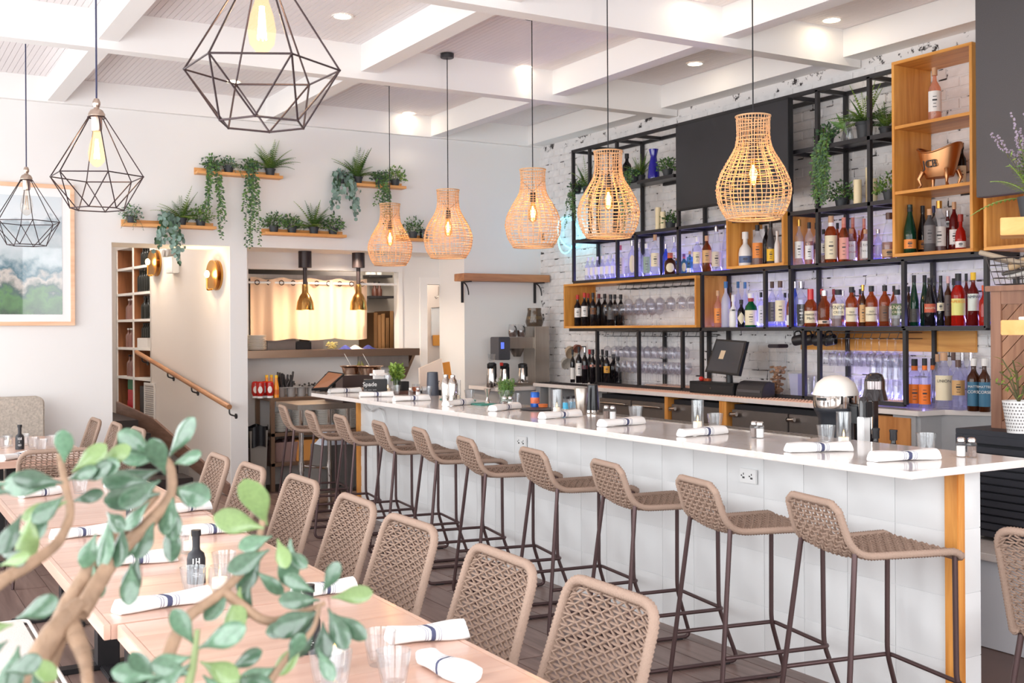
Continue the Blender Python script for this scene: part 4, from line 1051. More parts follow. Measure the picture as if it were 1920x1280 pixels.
sp = [(1499, 412, 17, 'tall', 'clear', GOLD_, (WHT, .15, .52), 0, 'gold-capped white-labelled'), (1518, 417, 16, 'spirit', 'clear', BLK, (WHT, .12, .45), 0, 'black-capped white-labelled whisky', {'fill': AM}), (1532, 418, 14, 'short', 'clear', BLK, (C(80, 62, 54), .38, .52), 1, 'square slant-labelled whisky', {'square': True, 'fill': AM}),
      (1545, 430, 12, 'short', 'clear', BLK, (WHT, .3, .6), 0, 'half-hidden whisky behind the post', {'fill': ('amber', .25)}), (1559, 405, 24, 'spirit', 'amber', CORK, (CREAM, .08, .58), 0, 'corked amber whiskey with tall cream label', {'neck': WHT}), (1571, 418, 12, 'spirit', 'amber', BLK, None, 1, 'black-capped amber whiskey'),
      (1583, 408, 18, 'spirit', 'amber', C(214, 140, 120), (PINKL, .06, .55), 0, 'pink-labelled amber whiskey', {'neck': C(206, 120, 100)}), (1600, 408, 14, 'spirit', 'amber', C(214, 140, 120), None, 1, 'tall pink-capped amber whiskey', {'neck': C(206, 120, 100)}), (1597, 429, 18, 'short', 'clear', CORK, (WHT, .08, .62), 0, 'square red-printed label whiskey', {'square': True, 'fill': AM, 'txt': [('E.H.', .1, .14, REDINK), ('TAYLOR', .08, -.05, REDINK)]}),
      (1612, 432, 10, 'short', 'amber', CORK, None, 1, 'small half-hidden amber'), (1621, 410, 13, 'spirit', 'amber', C(214, 140, 120), None, 1, 'tall pink-necked amber whiskey at back', {'neck': C(206, 120, 100)}), (1624, 430, 17, 'short', 'clear', CORK, (WHT, .08, .62), 0, 'square black-printed label whiskey', {'square': True, 'fill': AM, 'txt': [('E.H.', .1, .14, INK), ('TAYLOR', .08, -.05, INK)]}),
      (1647, 430, 14, 'short', 'violet', SILV, None, 0, 'silver-capped lilac'), (1668, 399, 28, 'cone', 'clear', M('brown_cap', (96, 66, 56), .4), (C(190, 150, 110), .05, .2), 0, 'large clear decanter', {'fill': ('amber', .36)})]
shelf_bottles(sp, Z2, 'on shelf beside tall box', 'bottles on the middle steel shelf')
sp = [(1707, 384, 23, 'slope', 'dkgreen', BLK, (OR_L, .1, .29), 0, 'green sparkling wine'), (1731, 386, 18, 'slope', 'black', BLK, (OR_L, .1, .29), 1, 'dark sparkling wine'), (1744, 392, 22, 'spirit', 'grey', CORK, (GRYL, .2, .62), 0, 'smoke-grey labelled spirit'), (1752, 386, 13, 'spirit', 'black', C(40, 40, 80), None, 1, 'navy-capped dark'),
      (1762, 377, 25, 'spirit', 'clear', GOLD_, (WHT, .12, .5), 0, 'gold-capped white-labelled whiskey', {'fill': ('dkred', .45)}), (1778, 395, 15, 'short', 'dkred', SILV, (WHT, .6, .75), 1, 'short red square'), (1790, 379, 18, 'spirit', 'dkred', CORK, (WHT, .15, .45), 1, 'tall red-brown'), (1802, 402, 20, 'jug', 'red', C(160, 50, 40), (WHT, .06, .24), 0, 'round red liqueur')]
shelf_bottles(sp, ZB0 + .0225, 'in tall box, lowest bay', 'bottles in the tall wooden box', 6.40, 6.54)
bottle(1720, 289, 19, 'wine', 'black', BLK, (CREAM, .05, .5), 6.60, 2.562, 'dark cream-labelled wine', 'left of the copper tub in the tall box', 'bottles in the tall wooden box')
bottle(1805, 268, 16, 'wine', 'black', BLK, (CREAM, .05, .5), 6.60, 2.562, 'dark cream-labelled wine', 'right of the copper tub in the tall box', 'bottles in the tall wooden box')
bottle(1755, 127, 24, 'tall', 'rose', CORK, (WHT, .18, .56), 6.42, 3.022, 'rose wine', 'alone in the topmost bay of the tall box', 'bottles in the tall wooden box')
BLC = C(60, 110, 160)
Z3 = ZL['d'] + h_ + .001
sp = [(1346, 545, 15, 'tall', 'rose', CORK, (OR_L, .12, .52), 0, 'corked orange-labelled'), (1361, 528, 17, 'tall', 'frost', BLC, None, 0, 'frosted lilac blue-capped'), (1370, 538, 10, 'spirit', 'amber', BLK, None, 1, 'slim amber'), (1375, 553, 16, 'jug', 'white', WHT, (C(200, 196, 190), .5, .56), 0, 'white stoneware'),
      (1384, 528, 13, 'tall', 'frost', BLC, None, 1, 'tall blue-capped frosted'), (1390, 562, 15, 'short', 'black', BLK, (CREAM, .1, .55), 0, 'dark gin with diamond label', {'lab_shape': 'diamond'}), (1397, 529, 13, 'tall', 'frost', BLC, None, 1, 'tall blue-capped frosted gin'), (1408, 550, 23, 'short', 'green', WHT, (CREAM, .06, .5), 0, 'bright green gin', {'neck': C(170, 50, 40)}),
      (1418, 555, 11, 'jug', 'white', WHT, None, 1, 'white stoneware at back'), (1427, 548, 12, 'spirit', 'violet', BLK, (WHT, .1, .62), 0, 'square clear gin', {'square': True}), (1448, 528, 17, 'tall', 'violet', M('brown_cap', (96, 66, 56), .4), (GRYL, .12, .55), 0, 'tall grey-labelled'), (1463, 527, 20, 'tall', 'violet', M('brown_cap', (96, 66, 56), .4), (CREAM, .12, .58), 0, 'tall cream-labelled'),
      (1472, 549, 12, 'spirit', 'violet', BLK, None, 1, 'black-capped plain'), (1480, 550, 11, 'spirit', 'amber', BLK, (WHT, .05, .35), 0, 'slim amber beside the post')]
shelf_bottles(sp, Z3, 'on lower shelf below small box', 'bottles on the lower steel shelf')
RW = M('red_wax', (206, 30, 36), .3)
sp = [(1491, 528, 10, 'spirit', 'blue', SILV, None, 1, 'slim blue'), (1502, 528, 18, 'spirit', 'clear', SILV, (BLK, .06, .5), 0, 'square black-labelled whiskey', {'square': True, 'fill': ('brown', .5)}), (1520, 542, 24, 'short', 'amber', RW, (CREAM, .1, .42), 0, 'red wax-dipped bourbon', {'txt': [("MAKER'S", .075, .06, INK), ('Mark', .10, -.04, INK)], 'capf': .72}),
      (1541, 542, 12, 'short', 'amber', RW, None, 1, 'red-capped bourbon'), (1546, 545, 25, 'short', 'amber', SILV, (C(226, 200, 180), .08, .18), 0, 'silver-capped purple-tinged bourbon'), (1563, 542, 12, 'spirit', 'amber', C(150, 44, 50), None, 1, 'dark-red-capped'), (1572, 543, 26, 'short', 'clear', BLK, (CREAM, .3, .62), 0, 'square cream-labelled bourbon', {'square': True, 'fill': ('dkred', .5), 'txt': [('KNOB', .14, .05, INK), ('CREEK', .09, -.08, INK)]}),
      (1581, 545, 10, 'spirit', 'clear', SILV, None, 1, 'silver-capped clear'), (1597, 538, 23, 'spirit', 'amber', BLK, (CREAM, .12, .48), 0, 'white and green labelled bourbon', {'txt': [('OLD', .06, .06, INK), ('FORESTER', .055, -.01, INK)]}), (1613, 542, 11, 'spirit', 'amber', BLK, None, 1, 'black-capped back-row bourbon'), (1618, 534, 13, 'tall', 'brown', GOLD_, (TAN, .1, .52), 0, 'slim gold-necked'),
      (1634, 536, 23, 'spirit', 'amber', BLK, (CREAM, .12, .48), 0, 'white-labelled bourbon twin', {'txt': [('OLD', .06, .06, INK), ('FORESTER', .055, -.01, INK)]}), (1659, 535, 21, 'spirit', 'amber', BLK, (C(120, 80, 56), .12, .5), 0, 'clear brown whiskey with white print'), (1676, 536, 12, 'spirit', 'amber', BLK, None, 1, 'black-capped hidden'), (1682, 543, 24, 'short', 'clear', BLK, (C(88, 104, 62), .3, .62), 0, 'square green-labelled rye', {'square': True, 'fill': ('brown', .5), 'txt': [('KNOB', .14, .05, CREAM), ('CREEK', .09, -.08, CREAM)]})]
shelf_bottles(sp, Z3, 'on lower shelf, whiskey bay', 'bottles on the lower steel shelf')
sp = [(1704, 537, 11, 'spirit', 'brown', BLK, None, 1, 'small dark'), (1714, 516, 17, 'slope', 'dkgreen', BLK, (C(70, 66, 60), .08, .34), 0, 'tall green liqueur'), (1734, 516, 17, 'slope', 'dkgreen', BLK, None, 1, 'second tall green liqueur'), (1744, 521, 22, 'slope', 'black', BLK, (C(196, 90, 60), .28, .46), 0, 'dark cream-liqueur', {'txt': [('BAILEYS', .055, .0, CREAM)]}),
      (1752, 517, 13, 'slope', 'black', BLK, None, 1, 'plain dark'), (1764, 517, 14, 'slope', 'black', BLK, (CREAM, .3, .46), 0, 'dark slim liqueur'), (1778, 518, 14, 'wine', 'brown', C(214, 170, 170), (C(84, 70, 66), .2, .62), 0, 'pink-capped dark-labelled'), (1788, 522, 11, 'wine', 'black', BLK, None, 1, 'black-capped dark'),
      (1797, 513, 26, 'spirit', 'red', BLK, (C(228, 222, 130), .2, .52), 0, 'orange-red aperitif', {'txt': [('APEROL', .075, .1, C(240, 150, 30))], 'neck': C(60, 50, 90)}), (1812, 513, 12, 'spirit', 'dkred', BLK, None, 1, 'dark red back-row'), (1825, 511, 20, 'wine', 'dkred', YEL, (C(214, 222, 214), .28, .6), 0, 'yellow-capped red bitter', {'txt': [('CAMPARI', .075, .1, C(40, 40, 80))]}), (1846, 535, 20, 'short', 'red', C(222, 90, 40), None, 0, 'bright red orange-capped')]
shelf_bottles(sp, Z3, 'on lower shelf, liqueur bay', 'bottles on the lower steel shelf')
ORL = C(240, 120, 30)
sp = [(1714, 673, 27, 'spirit', 'violet', BLK, (ORL, .08, .48), 0, 'clear orange-fruit-labelled', {'neck': ORL}), (1733, 672, 22, 'spirit', 'violet', BLK, (ORL, .08, .48), 0, 'second orange-fruit-labelled', {'neck': ORL}), (1748, 672, 18, 'spirit', 'violet', BLK, None, 1, 'third orange-necked', {'neck': ORL}),
      (1757, 664, 18, 'spirit', 'clear', CORK, None, 1, 'clear corked'), (1769, 661, 32, 'spirit', 'violet', CORK, (CREAM, .16, .6), 0, 'wide cream-labelled mezcal', {'txt': [('UNIÓN', .07, .12, INK)]}), (1787, 661, 18, 'spirit', 'violet', M('brown_cap', (96, 66, 56), .4), None, 1, 'brown-capped clear'), (1796, 675, 24, 'spirit', 'violet', M('brown_cap', (96, 66, 56), .4), (TAN, .3, .6), 0, 'clear tan-labelled'),
      (1804, 661, 17, 'spirit', 'violet', SILV, None, 1, 'silver-capped clear'), (1820, 661, 17, 'spirit', 'violet', SILV, None, 1, 'tall silver-capped clear'), (1825, 672, 24, 'wine', 'brown', WHT, (C(56, 110, 140), .1, .56), 0, 'brown blue-labelled', {'txt': [('MATTEI', .06, .14, WHT), ('CORSE', .075, .04, WHT)]}), (1845, 672, 21, 'wine', 'brown', WHT, (C(56, 110, 140), .1, .56), 0, 'second brown blue-labelled', {'txt': [('MATTEI', .06, .14, WHT), ('CORSE', .075, .04, WHT)]})]
shelf_bottles(sp, BCZ + .0005, 'on near back counter', 'bottles on the back counter', 6.46, 6.61)
sp = [(1083, 553, 13, 'wine', 'black', C(200, 50, 40), (WHT, .28, .58), 0, 'red-capped wine'), (1096, 549, 13, 'wine', 'black', C(200, 50, 40), (WHT, .28, .6), 0, 'second red-capped wine'), (1103, 550, 11, 'wine', 'black', C(200, 50, 40), None, 1, 'back-row red-capped wine'), (1112, 549, 12, 'wine', 'black', BLK, (C(110, 70, 40), .35, .55), 0, 'black-capped wine'),
      (1123, 551, 12, 'wine', 'black', C(120, 40, 44), None, 1, 'maroon-capped wine'), (1134, 551, 13, 'wine', 'black', BLK, None, 1, 'plain dark wine'), (1145, 552, 14, 'wine', 'black', BLK, (C(80, 76, 76), .2, .5), 0, 'grey-labelled wine'), (1153, 552, 12, 'wine', 'black', BLK, None, 1, 'hidden dark wine'), (1164, 552, 13, 'wine', 'black', BLK, None, 1, 'last dark wine')]
shelf_bottles(sp, ZA0 + .0225, 'in wide wine box', 'wine bottles in the wide box', 6.40, 6.56)
sp = [(1073, 655, 9, 'wine', 'black', BLK, (WHT, .1, .45), 0, 'slim white-labelled wine'), (1085, 650, 12, 'wine', 'black', BLK, (WHT, .2, .55), 0, 'white-labelled dark wine'), (1096, 651, 12, 'wine', 'black', SILV, (C(90, 40, 50), .4, .5), 0, 'silver-capped dark wine'), (1105, 655, 11, 'wine', 'black', C(190, 40, 44), None, 1, 'red-capped dark wine'), (1111, 655, 12, 'wine', 'black', BLK, (PINKL, .5, .56), 0, 'pink-dotted dark wine'),
      (1121, 655, 12, 'wine', 'black', BLK, (PINKL, .5, .56), 0, 'second pink-dotted dark wine'), (1129, 655, 11, 'wine', 'black', BLK, None, 1, 'plain black wine'), (1137, 657, 12, 'wine', 'black', BLK, (C(220, 160, 60), .35, .55), 0, 'gold-sealed dark wine'), (1150, 664, 16, 'wine', 'black', BLK, None, 1, 'stout black wine'), (1158, 668, 14, 'wine', 'black', BLK, None, 1, 'last black wine behind stemware')]
shelf_bottles(sp, BCZ + .0118, 'on far back counter', 'wine bottles on the back counter', 6.40, 6.55)

# ================================================================== stemware, mugs, tumblers
SG = GLASS('clear_stemware', (250, 250, 252), 1.5, .01, .015)
def stem_proto(h=.21, r=.042):
    t = thing('wine_glass', 'x', 'glass', (0, 0, 0))
    B().lathe([(.034, 0), (.034, .002), (.006, .006), (.0035, .02), (.0035, .42 * h), (.008, .45 * h), (.75 * r, .52 * h), (r, .66 * h), (.98 * r, .8 * h), (.80 * r, h), (.78 * r, h), (.96 * r, .8 * h), (.97 * r, .66 * h), (.7 * r, .54 * h), (.001, .47 * h)], 16).build('goblet', SG, t, 60)
    return t
SP = stem_proto(); used = []
def stems(spots, z, hang, label, group):
    for (x, y) in spots:
        o = place(SP, used, (x, y, z), 0, label, group)
        if hang: o.rotation_euler = (PI, 0, random.random())
row = lambda pa, pb, n, X, jit=.01: [(X + random.uniform(-jit, jit), atX(pa + (pb - pa) * i / (n - 1), 620, X).y) for i in range(n)]
def hanger(label, y0, y1, z, n, x0=6.40, x1=6.64):
    t = thing('glass_rack', label, 'rack', (6.5, (y0 + y1) / 2, z), 0, 'black wire stemware racks')
    for k in range(n):
        y = y0 + (y1 - y0) * k / (n - 1)
        B().tube([(x0, y - .02, z), (x0, y + .02, z), (x1, y + .02, z), (x1, y - .02, z)], .0028, 5, True).build('runner', BLACKM, t, 40, 0, True)
        B().tube([(x0 + .02, y, z + .045), (x0 + .02, y + .02, z)], .0025, 5).build('hook', BLACKM, t, 40, 0, True)
    B().box((x0, y0 - .02, z + .04), (x1, y1 + .02, z + .046)).build('top_plate', BLACKM, t, 0, 0, True)
ya, yb = atX(1298, 600, 6.44).y, atX(1165, 600, 6.44).y
hanger('black wire stemware rack inside the wide wine box', ya, yb, ZA1 - .075, 10)
stems(row(1180, 1296, 7, 6.45) + row(1200, 1300, 6, 6.58), ZA1 - .073, True, 'stem glass hanging upside down inside the wide wine box', 'stemware hung in the wine box')
stems(row(1140, 1222, 7, 6.42) + row(1160, 1236, 7, 6.55), ZA0 + .0225, False, 'stem glass standing on the floor of the wide wine box', 'stemware standing in the wine box')
hanger('black wire stemware rack under the wide wine box', atX(1310, 600, 6.44).y, atX(1140, 600, 6.44).y, ZL['d'] - .065, 12)
stems(row(1139, 1262, 11, 6.43) + row(1160, 1285, 10, 6.57), ZL['d'] - .063, True, 'stem glass hanging in the row under the wine box', 'stemware hung under the wine box')
stems(row(1160, 1270, 12, 6.43) + row(1170, 1290, 12, 6.56), BCZ + .042, False, 'stem glass standing on the mat under the wine box', 'stemware standing under the wine box')
hanger('black wire stemware rack at the near end under the liqueurs', atX(1700, 600, 6.5).y, atX(1545, 600, 6.44).y, ZL['d'] - .075, 10)
stems(row(1550, 1678, 10, 6.42) + row(1570, 1696, 9, 6.57), ZL['d'] - .073, True, 'stem glass hanging at the near end of the shelves', 'stemware hung at the near end')
tag(B().box((6.672, atX(1707, 600, 6.67).y - .55, ZL['d'] - .17), (6.69, atX(1500, 600, 6.67).y, ZL['d'] - .02)).build('mug_rail_board', BOXW['Y'], None, 0, .002), 'orange wooden board on the brick wall behind the hanging mugs', 'board')
def mug_proto():
    t = thing('coffee_mug', 'x', 'mug', (0, 0, 0)); k = M('matt_black_ceramic', (44, 40, 42), .45)
    B().lathe([(.001, 0), (.036, 0), (.041, .01), (.042, .088), (.039, .088), (.037, .01), (.001, .008)], 18).build('cup', k, t, 50)
    B().tube(fillet([(.04, 0, .075), (.07, 0, .07), (.07, 0, .025), (.04, 0, .018)], .02), .006, 6).build('handle', k, t, 60)
    return t
MP = mug_proto(); used = []
for i, px in enumerate((1488, 1507, 1526, 1546)):
    q = atX(px, 652, 6.44); o = place(MP, used, (q.x, q.y, 1.46), 0, 'black coffee mug hanging under the shelf, %s from the left' % ORD[i], 'black mugs hanging under the shelf'); o.rotation_euler = (0, -PI / 2 + .2, PI / 2 + .3); o.location.z = 1.50
t = thing('mug_hooks', 'row of wire hooks holding the black mugs', 'hooks', (6.44, atX(1515, 640, 6.44).y, 1.58))
for px in (1488, 1507, 1526, 1546):
    q = atX(px, 640, 6.44); B().tube(fillet([(6.44, q.y, 1.582), (6.44, q.y, 1.54), (6.46, q.y + .01, 1.50)], .02), .0025, 5).build('hook', BLACKM, t, 60, 0, True)
TG = GLASS('clear_tumbler', (250, 251, 252), 1.75, .03, .02)
def cup_proto(r0, r1, h, name, n=20, flute=0, inv=False):
    t = thing(name, 'x', 'glass', (0, 0, 0)); k = [(.001, 0), (r0 * .9, 0), (r0, .006), ((r0 + r1) / 2, h * .5), (r1, h), (r1 - .003, h), ((r0 + r1) / 2 - .003, h * .5), (r0 - .004, .014), (.001, .012)]
    if inv: k = [(a, h - z) for a, z in k][::-1]
    b = B().lathe(k, n)
    if flute: b.v = [(x * (1 + (flute if (i % n) % 2 else -flute) * (.25 < z / h < .8 or z / h < .25)), y * (1 + (flute if (i % n) % 2 else -flute)), z) for i, (x, y, z) in enumerate(b.v)]
    b.build('glass_body', TG, t, 35); return t
PG = cup_proto(.032, .042, .145, 'pint_glass', inv=True); used = []
for (px, X) in ((1640, 6.44), (1662, 6.43), (1682, 6.45), (1651, 6.56), (1672, 6.57), (1692, 6.55)):
    place(PG, used, (X, atX(px, 700, X).y, BCZ + .19), 0, 'upside-down pint glass in the upper tier at the near end', 'pint glasses stacked upside down')
for (px, X) in ((1515, 6.44), (1530, 6.56), (1545, 6.45), (1560, 6.56), (1576, 6.44), (1592, 6.56), (1607, 6.44), (1622, 6.55), (1640, 6.44), (1662, 6.43), (1682, 6.45), (1651, 6.56), (1672, 6.57), (1692, 6.55)):
    place(PG, used, (X, atX(px, 700, X).y, BCZ + .0455), 0, 'upside-down pint glass standing on the back counter mat', 'pint glasses on the back counter')
mat_obj('bar_mat', 'salmon rubber mat under the pint glasses', 6.40, 6.64, 5.32, 6.16, BCZ + .034, SALM)
# LED strips lighting the bottles
LEDB = EMIT('blue_led', (88, 80, 255), 1.6)
for i, (y0, y1, z, t) in enumerate(((7.1, 9.4, ZL['c'] + .03, 'behind the spirits above the wine box'), (5.4, 6.4, ZL['c'] + .03, 'behind the whiskies left of the tall box'), (4.65, 7.35, ZL['d'] + .03, 'behind the bottles on the lower shelf'), (5.35, 6.15, BCZ + .05, 'behind the pint glasses on the back counter'))):
    tag(B().box((6.655, y0, z), (6.668, y1, z + .012)).build('led_strip', LEDB, None, 0), 'thin blue LED strip ' + t, 'light strip', 'blue LED strips')
    area_light('led_strip_light', (6.63, (y0 + y1) / 2, z + .01), (0, PI - .9, 0), .03, y1 - y0, 2.6 * (y1 - y0), (.36, .33, 1.0))
# neon ring sign at the left of the frame
NE = EMIT('cyan_neon', (120, 228, 255), 2.6)
t = thing('neon_sign', 'pale cyan neon sign of looped tubes on the brick wall', 'neon sign', atX(1062, 440, 6.62))
for cx_, cy_, rx, ry, rot in ((1062, 441, 15, 34, .1), (1066, 436, 19, 30, -.35)):
    pts = []
    for k in range(28):
        a = 2 * PI * k / 28; dx, dy = rx * math.cos(a), ry * math.sin(a); pts.append(atX(cx_ + dx * math.cos(rot) - dy * math.sin(rot), cy_ + dx * math.sin(rot) + dy * math.cos(rot), 6.64))
    B().tube(pts, .007, 6, True).build('neon_tube', NE, t, 60, 0, True)
B().tube([atX(1080, 462, 6.64), atX(1090, 446, 6.64), atX(1100, 430, 6.64)], .007, 6).build('neon_tube', NE, t, 60, 0, True)
for px, py in ((1062, 410), (1060, 474)): B().cyl(atX(px, py, 6.64), atX(px, py, 6.64) + Vector((.06, 0, 0)), .006, n=6).build('standoff', PLATE, t, 40, 0, True)
point('neon_glow', atX(1075, 440, 6.5), 1.6, (.25, .8, 1.0), .08)
# ================================================================== plants
POT = M('charcoal_plant_pot', (56, 58, 62), .55)
LG = [M('leaf_dark_green', (66, 98, 68), .5, noise=(30, .2)), M('leaf_mid_green', (92, 130, 62), .5, noise=(30, .25)), M('leaf_bright_green', (140, 168, 74), .5, noise=(30, .25)), M('leaf_eucalyptus', (126, 152, 140), .55, noise=(30, .2)), M('stem_olive', (96, 92, 60), .6), M('leaf_lavender', (150, 134, 150), .6)]
def leaf(b, p, d, up, L, W, mi=0, curl=.15):
    """small folded leaf from p along d"""
    d = d.normalized(); s = d.cross(up)
    if s.length < 1e-3: s = d.orthogonal()
    s.normalize(); u = s.cross(d)
    m = p + d * L * .5 - u * L * curl * .2; e = p + d * L - u * L * curl
    b.add([p, m + s * W / 2 + u * W * .12, e, m - s * W / 2 + u * W * .12, m], [(0, 1, 4), (1, 2, 4), (2, 3, 4), (3, 0, 4)], mi)
def rdir(rn, zmin=-.2, zmax=1.): 
    a = rn.uniform(0, 2 * PI); z = rn.uniform(zmin, zmax); r = math.sqrt(max(0, 1 - z * z)); return Vector((r * math.cos(a), r * math.sin(a), z))
def fern_f(b, c, n, L, rn, W=.1, mis=(1, 2), lo=.25):
    for k in range(n):
        a = 2 * PI * k / n + rn.uniform(-.3, .3); el = rn.uniform(lo, 1.35); ln = L * rn.uniform(.7, 1.1) * (1 if el > .6 else .9); h = Vector((math.cos(a), math.sin(a), 0))
        pts = []; mi = rn.choice(mis)
        for i in range(15):
            t = i / 14; pts.append(c + h * (ln * t * math.cos(el * (1 - .0 * t))) + Vector((0, 0, ln * (math.sin(el) * t - .45 * t * t * math.cos(el)))))
        b.tube(pts, .0018, 4, mi=mi)
        for i in range(1, 14):
            t = i / 14; tg = (pts[i + 1] - pts[i - 1]).normalized(); s = tg.cross(Vector((0, 0, 1))); s = s.normalized() if s.length > 1e-3 else h.orthogonal()
            w_ = W * L * (1 - t) ** .7 * (.35 + min(1, t * 4) * .65) * 1.7
            for sg in (-1, 1): leaf(b, pts[i], s * sg + tg * .55, Vector((0, 0, 1)), w_, max(.006, .35 * w_ + .003), mi)
def bush_f(b, c, r, h, n, rn, mis=(0, 1), L=.028):
    for k in range(n):
        d = rdir(rn, -.15, 1); q = c + Vector((d.x * r, d.y * r, max(-.15, d.z) * h)) * rn.uniform(.35, 1.0)
        leaf(b, q, (d + rdir(rn, -1, 1) * .7), rdir(rn, 0, 1), L * rn.uniform(.6, 1.2), L * .6, rn.choice(mis))
    for k in range(10):
        d = rdir(rn, .1, 1); b.cyl(c - Vector((0, 0, .02)), c + Vector((d.x * r, d.y * r, d.z * h)) * .8, .0015, n=4, mi=4)
def vine_f(b, c, n, Lmin, Lmax, rn, out=(0, -1, 0), spread=.08, mis=(0, 0, 1), L=.035, rnd_leaf=False, step=.022):
    o = Vector(out)
    for k in range(n):
        ln = rn.uniform(Lmin, Lmax); sx = rn.uniform(-spread, spread); side = Vector((o.y, -o.x, 0))
        st = c + side * sx * .5; pts = [st]
        for i in range(1, 9):
            t = i / 8; pts.append(st + o * (.088 * math.sin(min(1, t * 2.2) * PI / 2) + rn.uniform(-.006, .006)) + side * (sx * t * .9 + rn.uniform(-.007, .007)) + Vector((0, 0, .03 * math.sin(min(1, t * 5) * PI) - max(0, t - .1) * ln)))
        b.tube(pts, .0013, 4, mi=4)
        m_ = int(ln / step)
        for j in range(m_):
            t = (j + rn.random()) / m_ * 7.99; i = int(t); q = pts[i].lerp(pts[i + 1], t - i)
            d = side * rn.choice((-1, 1)) * rn.uniform(.4, 1) + o * rn.uniform(-.2, .6) + Vector((0, 0, rn.uniform(-.8, .1)))
            l_ = L * rn.uniform(.7, 1.15) * (1 - .35 * t / 8)
            if rnd_leaf:
                nn = (o + rdir(rn, -.3, .5) * .7).normalized(); u = nn.orthogonal().normalized(); v = nn.cross(u); cc = q + d.normalized() * l_ * .5
                b.add([cc + (u * math.cos(a * PI / 4) + v * math.sin(a * PI / 4)) * l_ * .5 for a in range(8)], [tuple(range(8))], rn.choice(mis))
            else: leaf(b, q, d, o, l_, l_ * .55, rn.choice(mis))
def plant(name, label, base, kind, r=.11, h=.12, seed=0, out=(0, -1, 0), pot=(.036, .05, .075), vl=(.2, .5), group='potted plants on the white wall shelves', n=None, vn=9):
    rn = random.Random(seed); t = thing(name, label, 'plant', base, 0, group)
    p0, p1, ph = pot
    B().lathe([(.001, 0), (p0, 0), (p1 * .95, ph * .82), (p1 * 1.06, ph * .82), (p1 * 1.06, ph), (p1 * .9, ph), (p1 * .85, ph * .85), (.001, ph * .85)], 16).build('pot', POT, t, 40)
    b = B(); c = Vector((0, 0, ph))
    if kind == 'fern': fern_f(b, c - Vector((0, 0, .01)), (n or 17) + 7, r * 1.12, rn, .12)
    elif kind == 'bush': bush_f(b, c, r, h, n or 230, rn, (0, 1, 1), .03)
    elif kind == 'lightbush': bush_f(b, c, r, h, n or 230, rn, (1, 2, 1), .03)
    elif kind == 'wisp': bush_f(b, c, r * .8, h, n or 160, rn, (0, 1, 3), .026); vine_f(b, c, 7, .06, .16, rn, out, .12, (1, 3), .018)
    elif kind == 'vine': bush_f(b, c, r * .75, h * .7, 120, rn, (0, 0, 1), .034); vine_f(b, c, vn, vl[0], vl[1], rn, out, .075, (0, 0, 1, 1), .044, step=.013)
    elif kind == 'euca': bush_f(b, c, r * .6, h * .5, 40, rn, (3,), .04); vine_f(b, c, vn, vl[0], vl[1], rn, out, .12, (3, 3, 3, 0), .062, True, .026)
    if out == (0, -1, 0) and group.startswith('potted plants on the white'): b.v = [(x, min(y, .045 + .01 * random.random()), z) for x, y, z in b.v]
    if group.startswith('potted plants on the steel'): b.v = [(min(x, 6.655 - base[0]), y, z) for x, y, z in b.v]
    f = b.build('foliage', LG, t, 0); f['kind'] = 'stuff'
    return t
# picture-ledge shelves on the white back wall
LEDGE = WOOD('pine_ledge', (216, 146, 78), (238, 178, 112), 'X', .7, .45, .04)
def ledge(label, pa, pb, z):
    x0, x1 = atY(pa, 400, YB - .06).x, atY(pb, 400, YB - .06).x
    t = thing('wall_ledge', label, 'shelf', ((x0 + x1) / 2, YB, z), 0, 'pine plant ledges on the white wall')
    B().box((x0, YB - .115, z - .022), (x1, YB - .016, z)).build('base_board', LEDGE, t, 0, .0015, True)
    B().box((x0, YB - .016, z - .022), (x1, YB - .001, z + .045)).build('back_board', LEDGE, t, 0, .0015, True)
    B().box((x0, YB - .13, z - .022), (x1, YB - .115, z + .006)).build('front_lip', LEDGE, t, 0, .0015, True)
zS = [3.125, 2.60, 2.57, 3.105, 2.565]
ledge('pine plant ledge, upper left one with two long trailing plants', 367, 527, zS[0]); ledge('pine plant ledge above the stair opening', 229, 402, zS[1]); ledge('pine plant ledge above the kitchen pass', 493, 645, zS[2])
ledge('pine plant ledge, upper right one behind the farthest rattan lamp', 655, 757, zS[3]); ledge('short pine plant ledge behind the two farthest rattan lamps', 745, 799, zS[4])
def wp(px, k): q = atY(px, 400, YB - .066); return Vector((q.x, YB - .066, zS[k] + .0005))
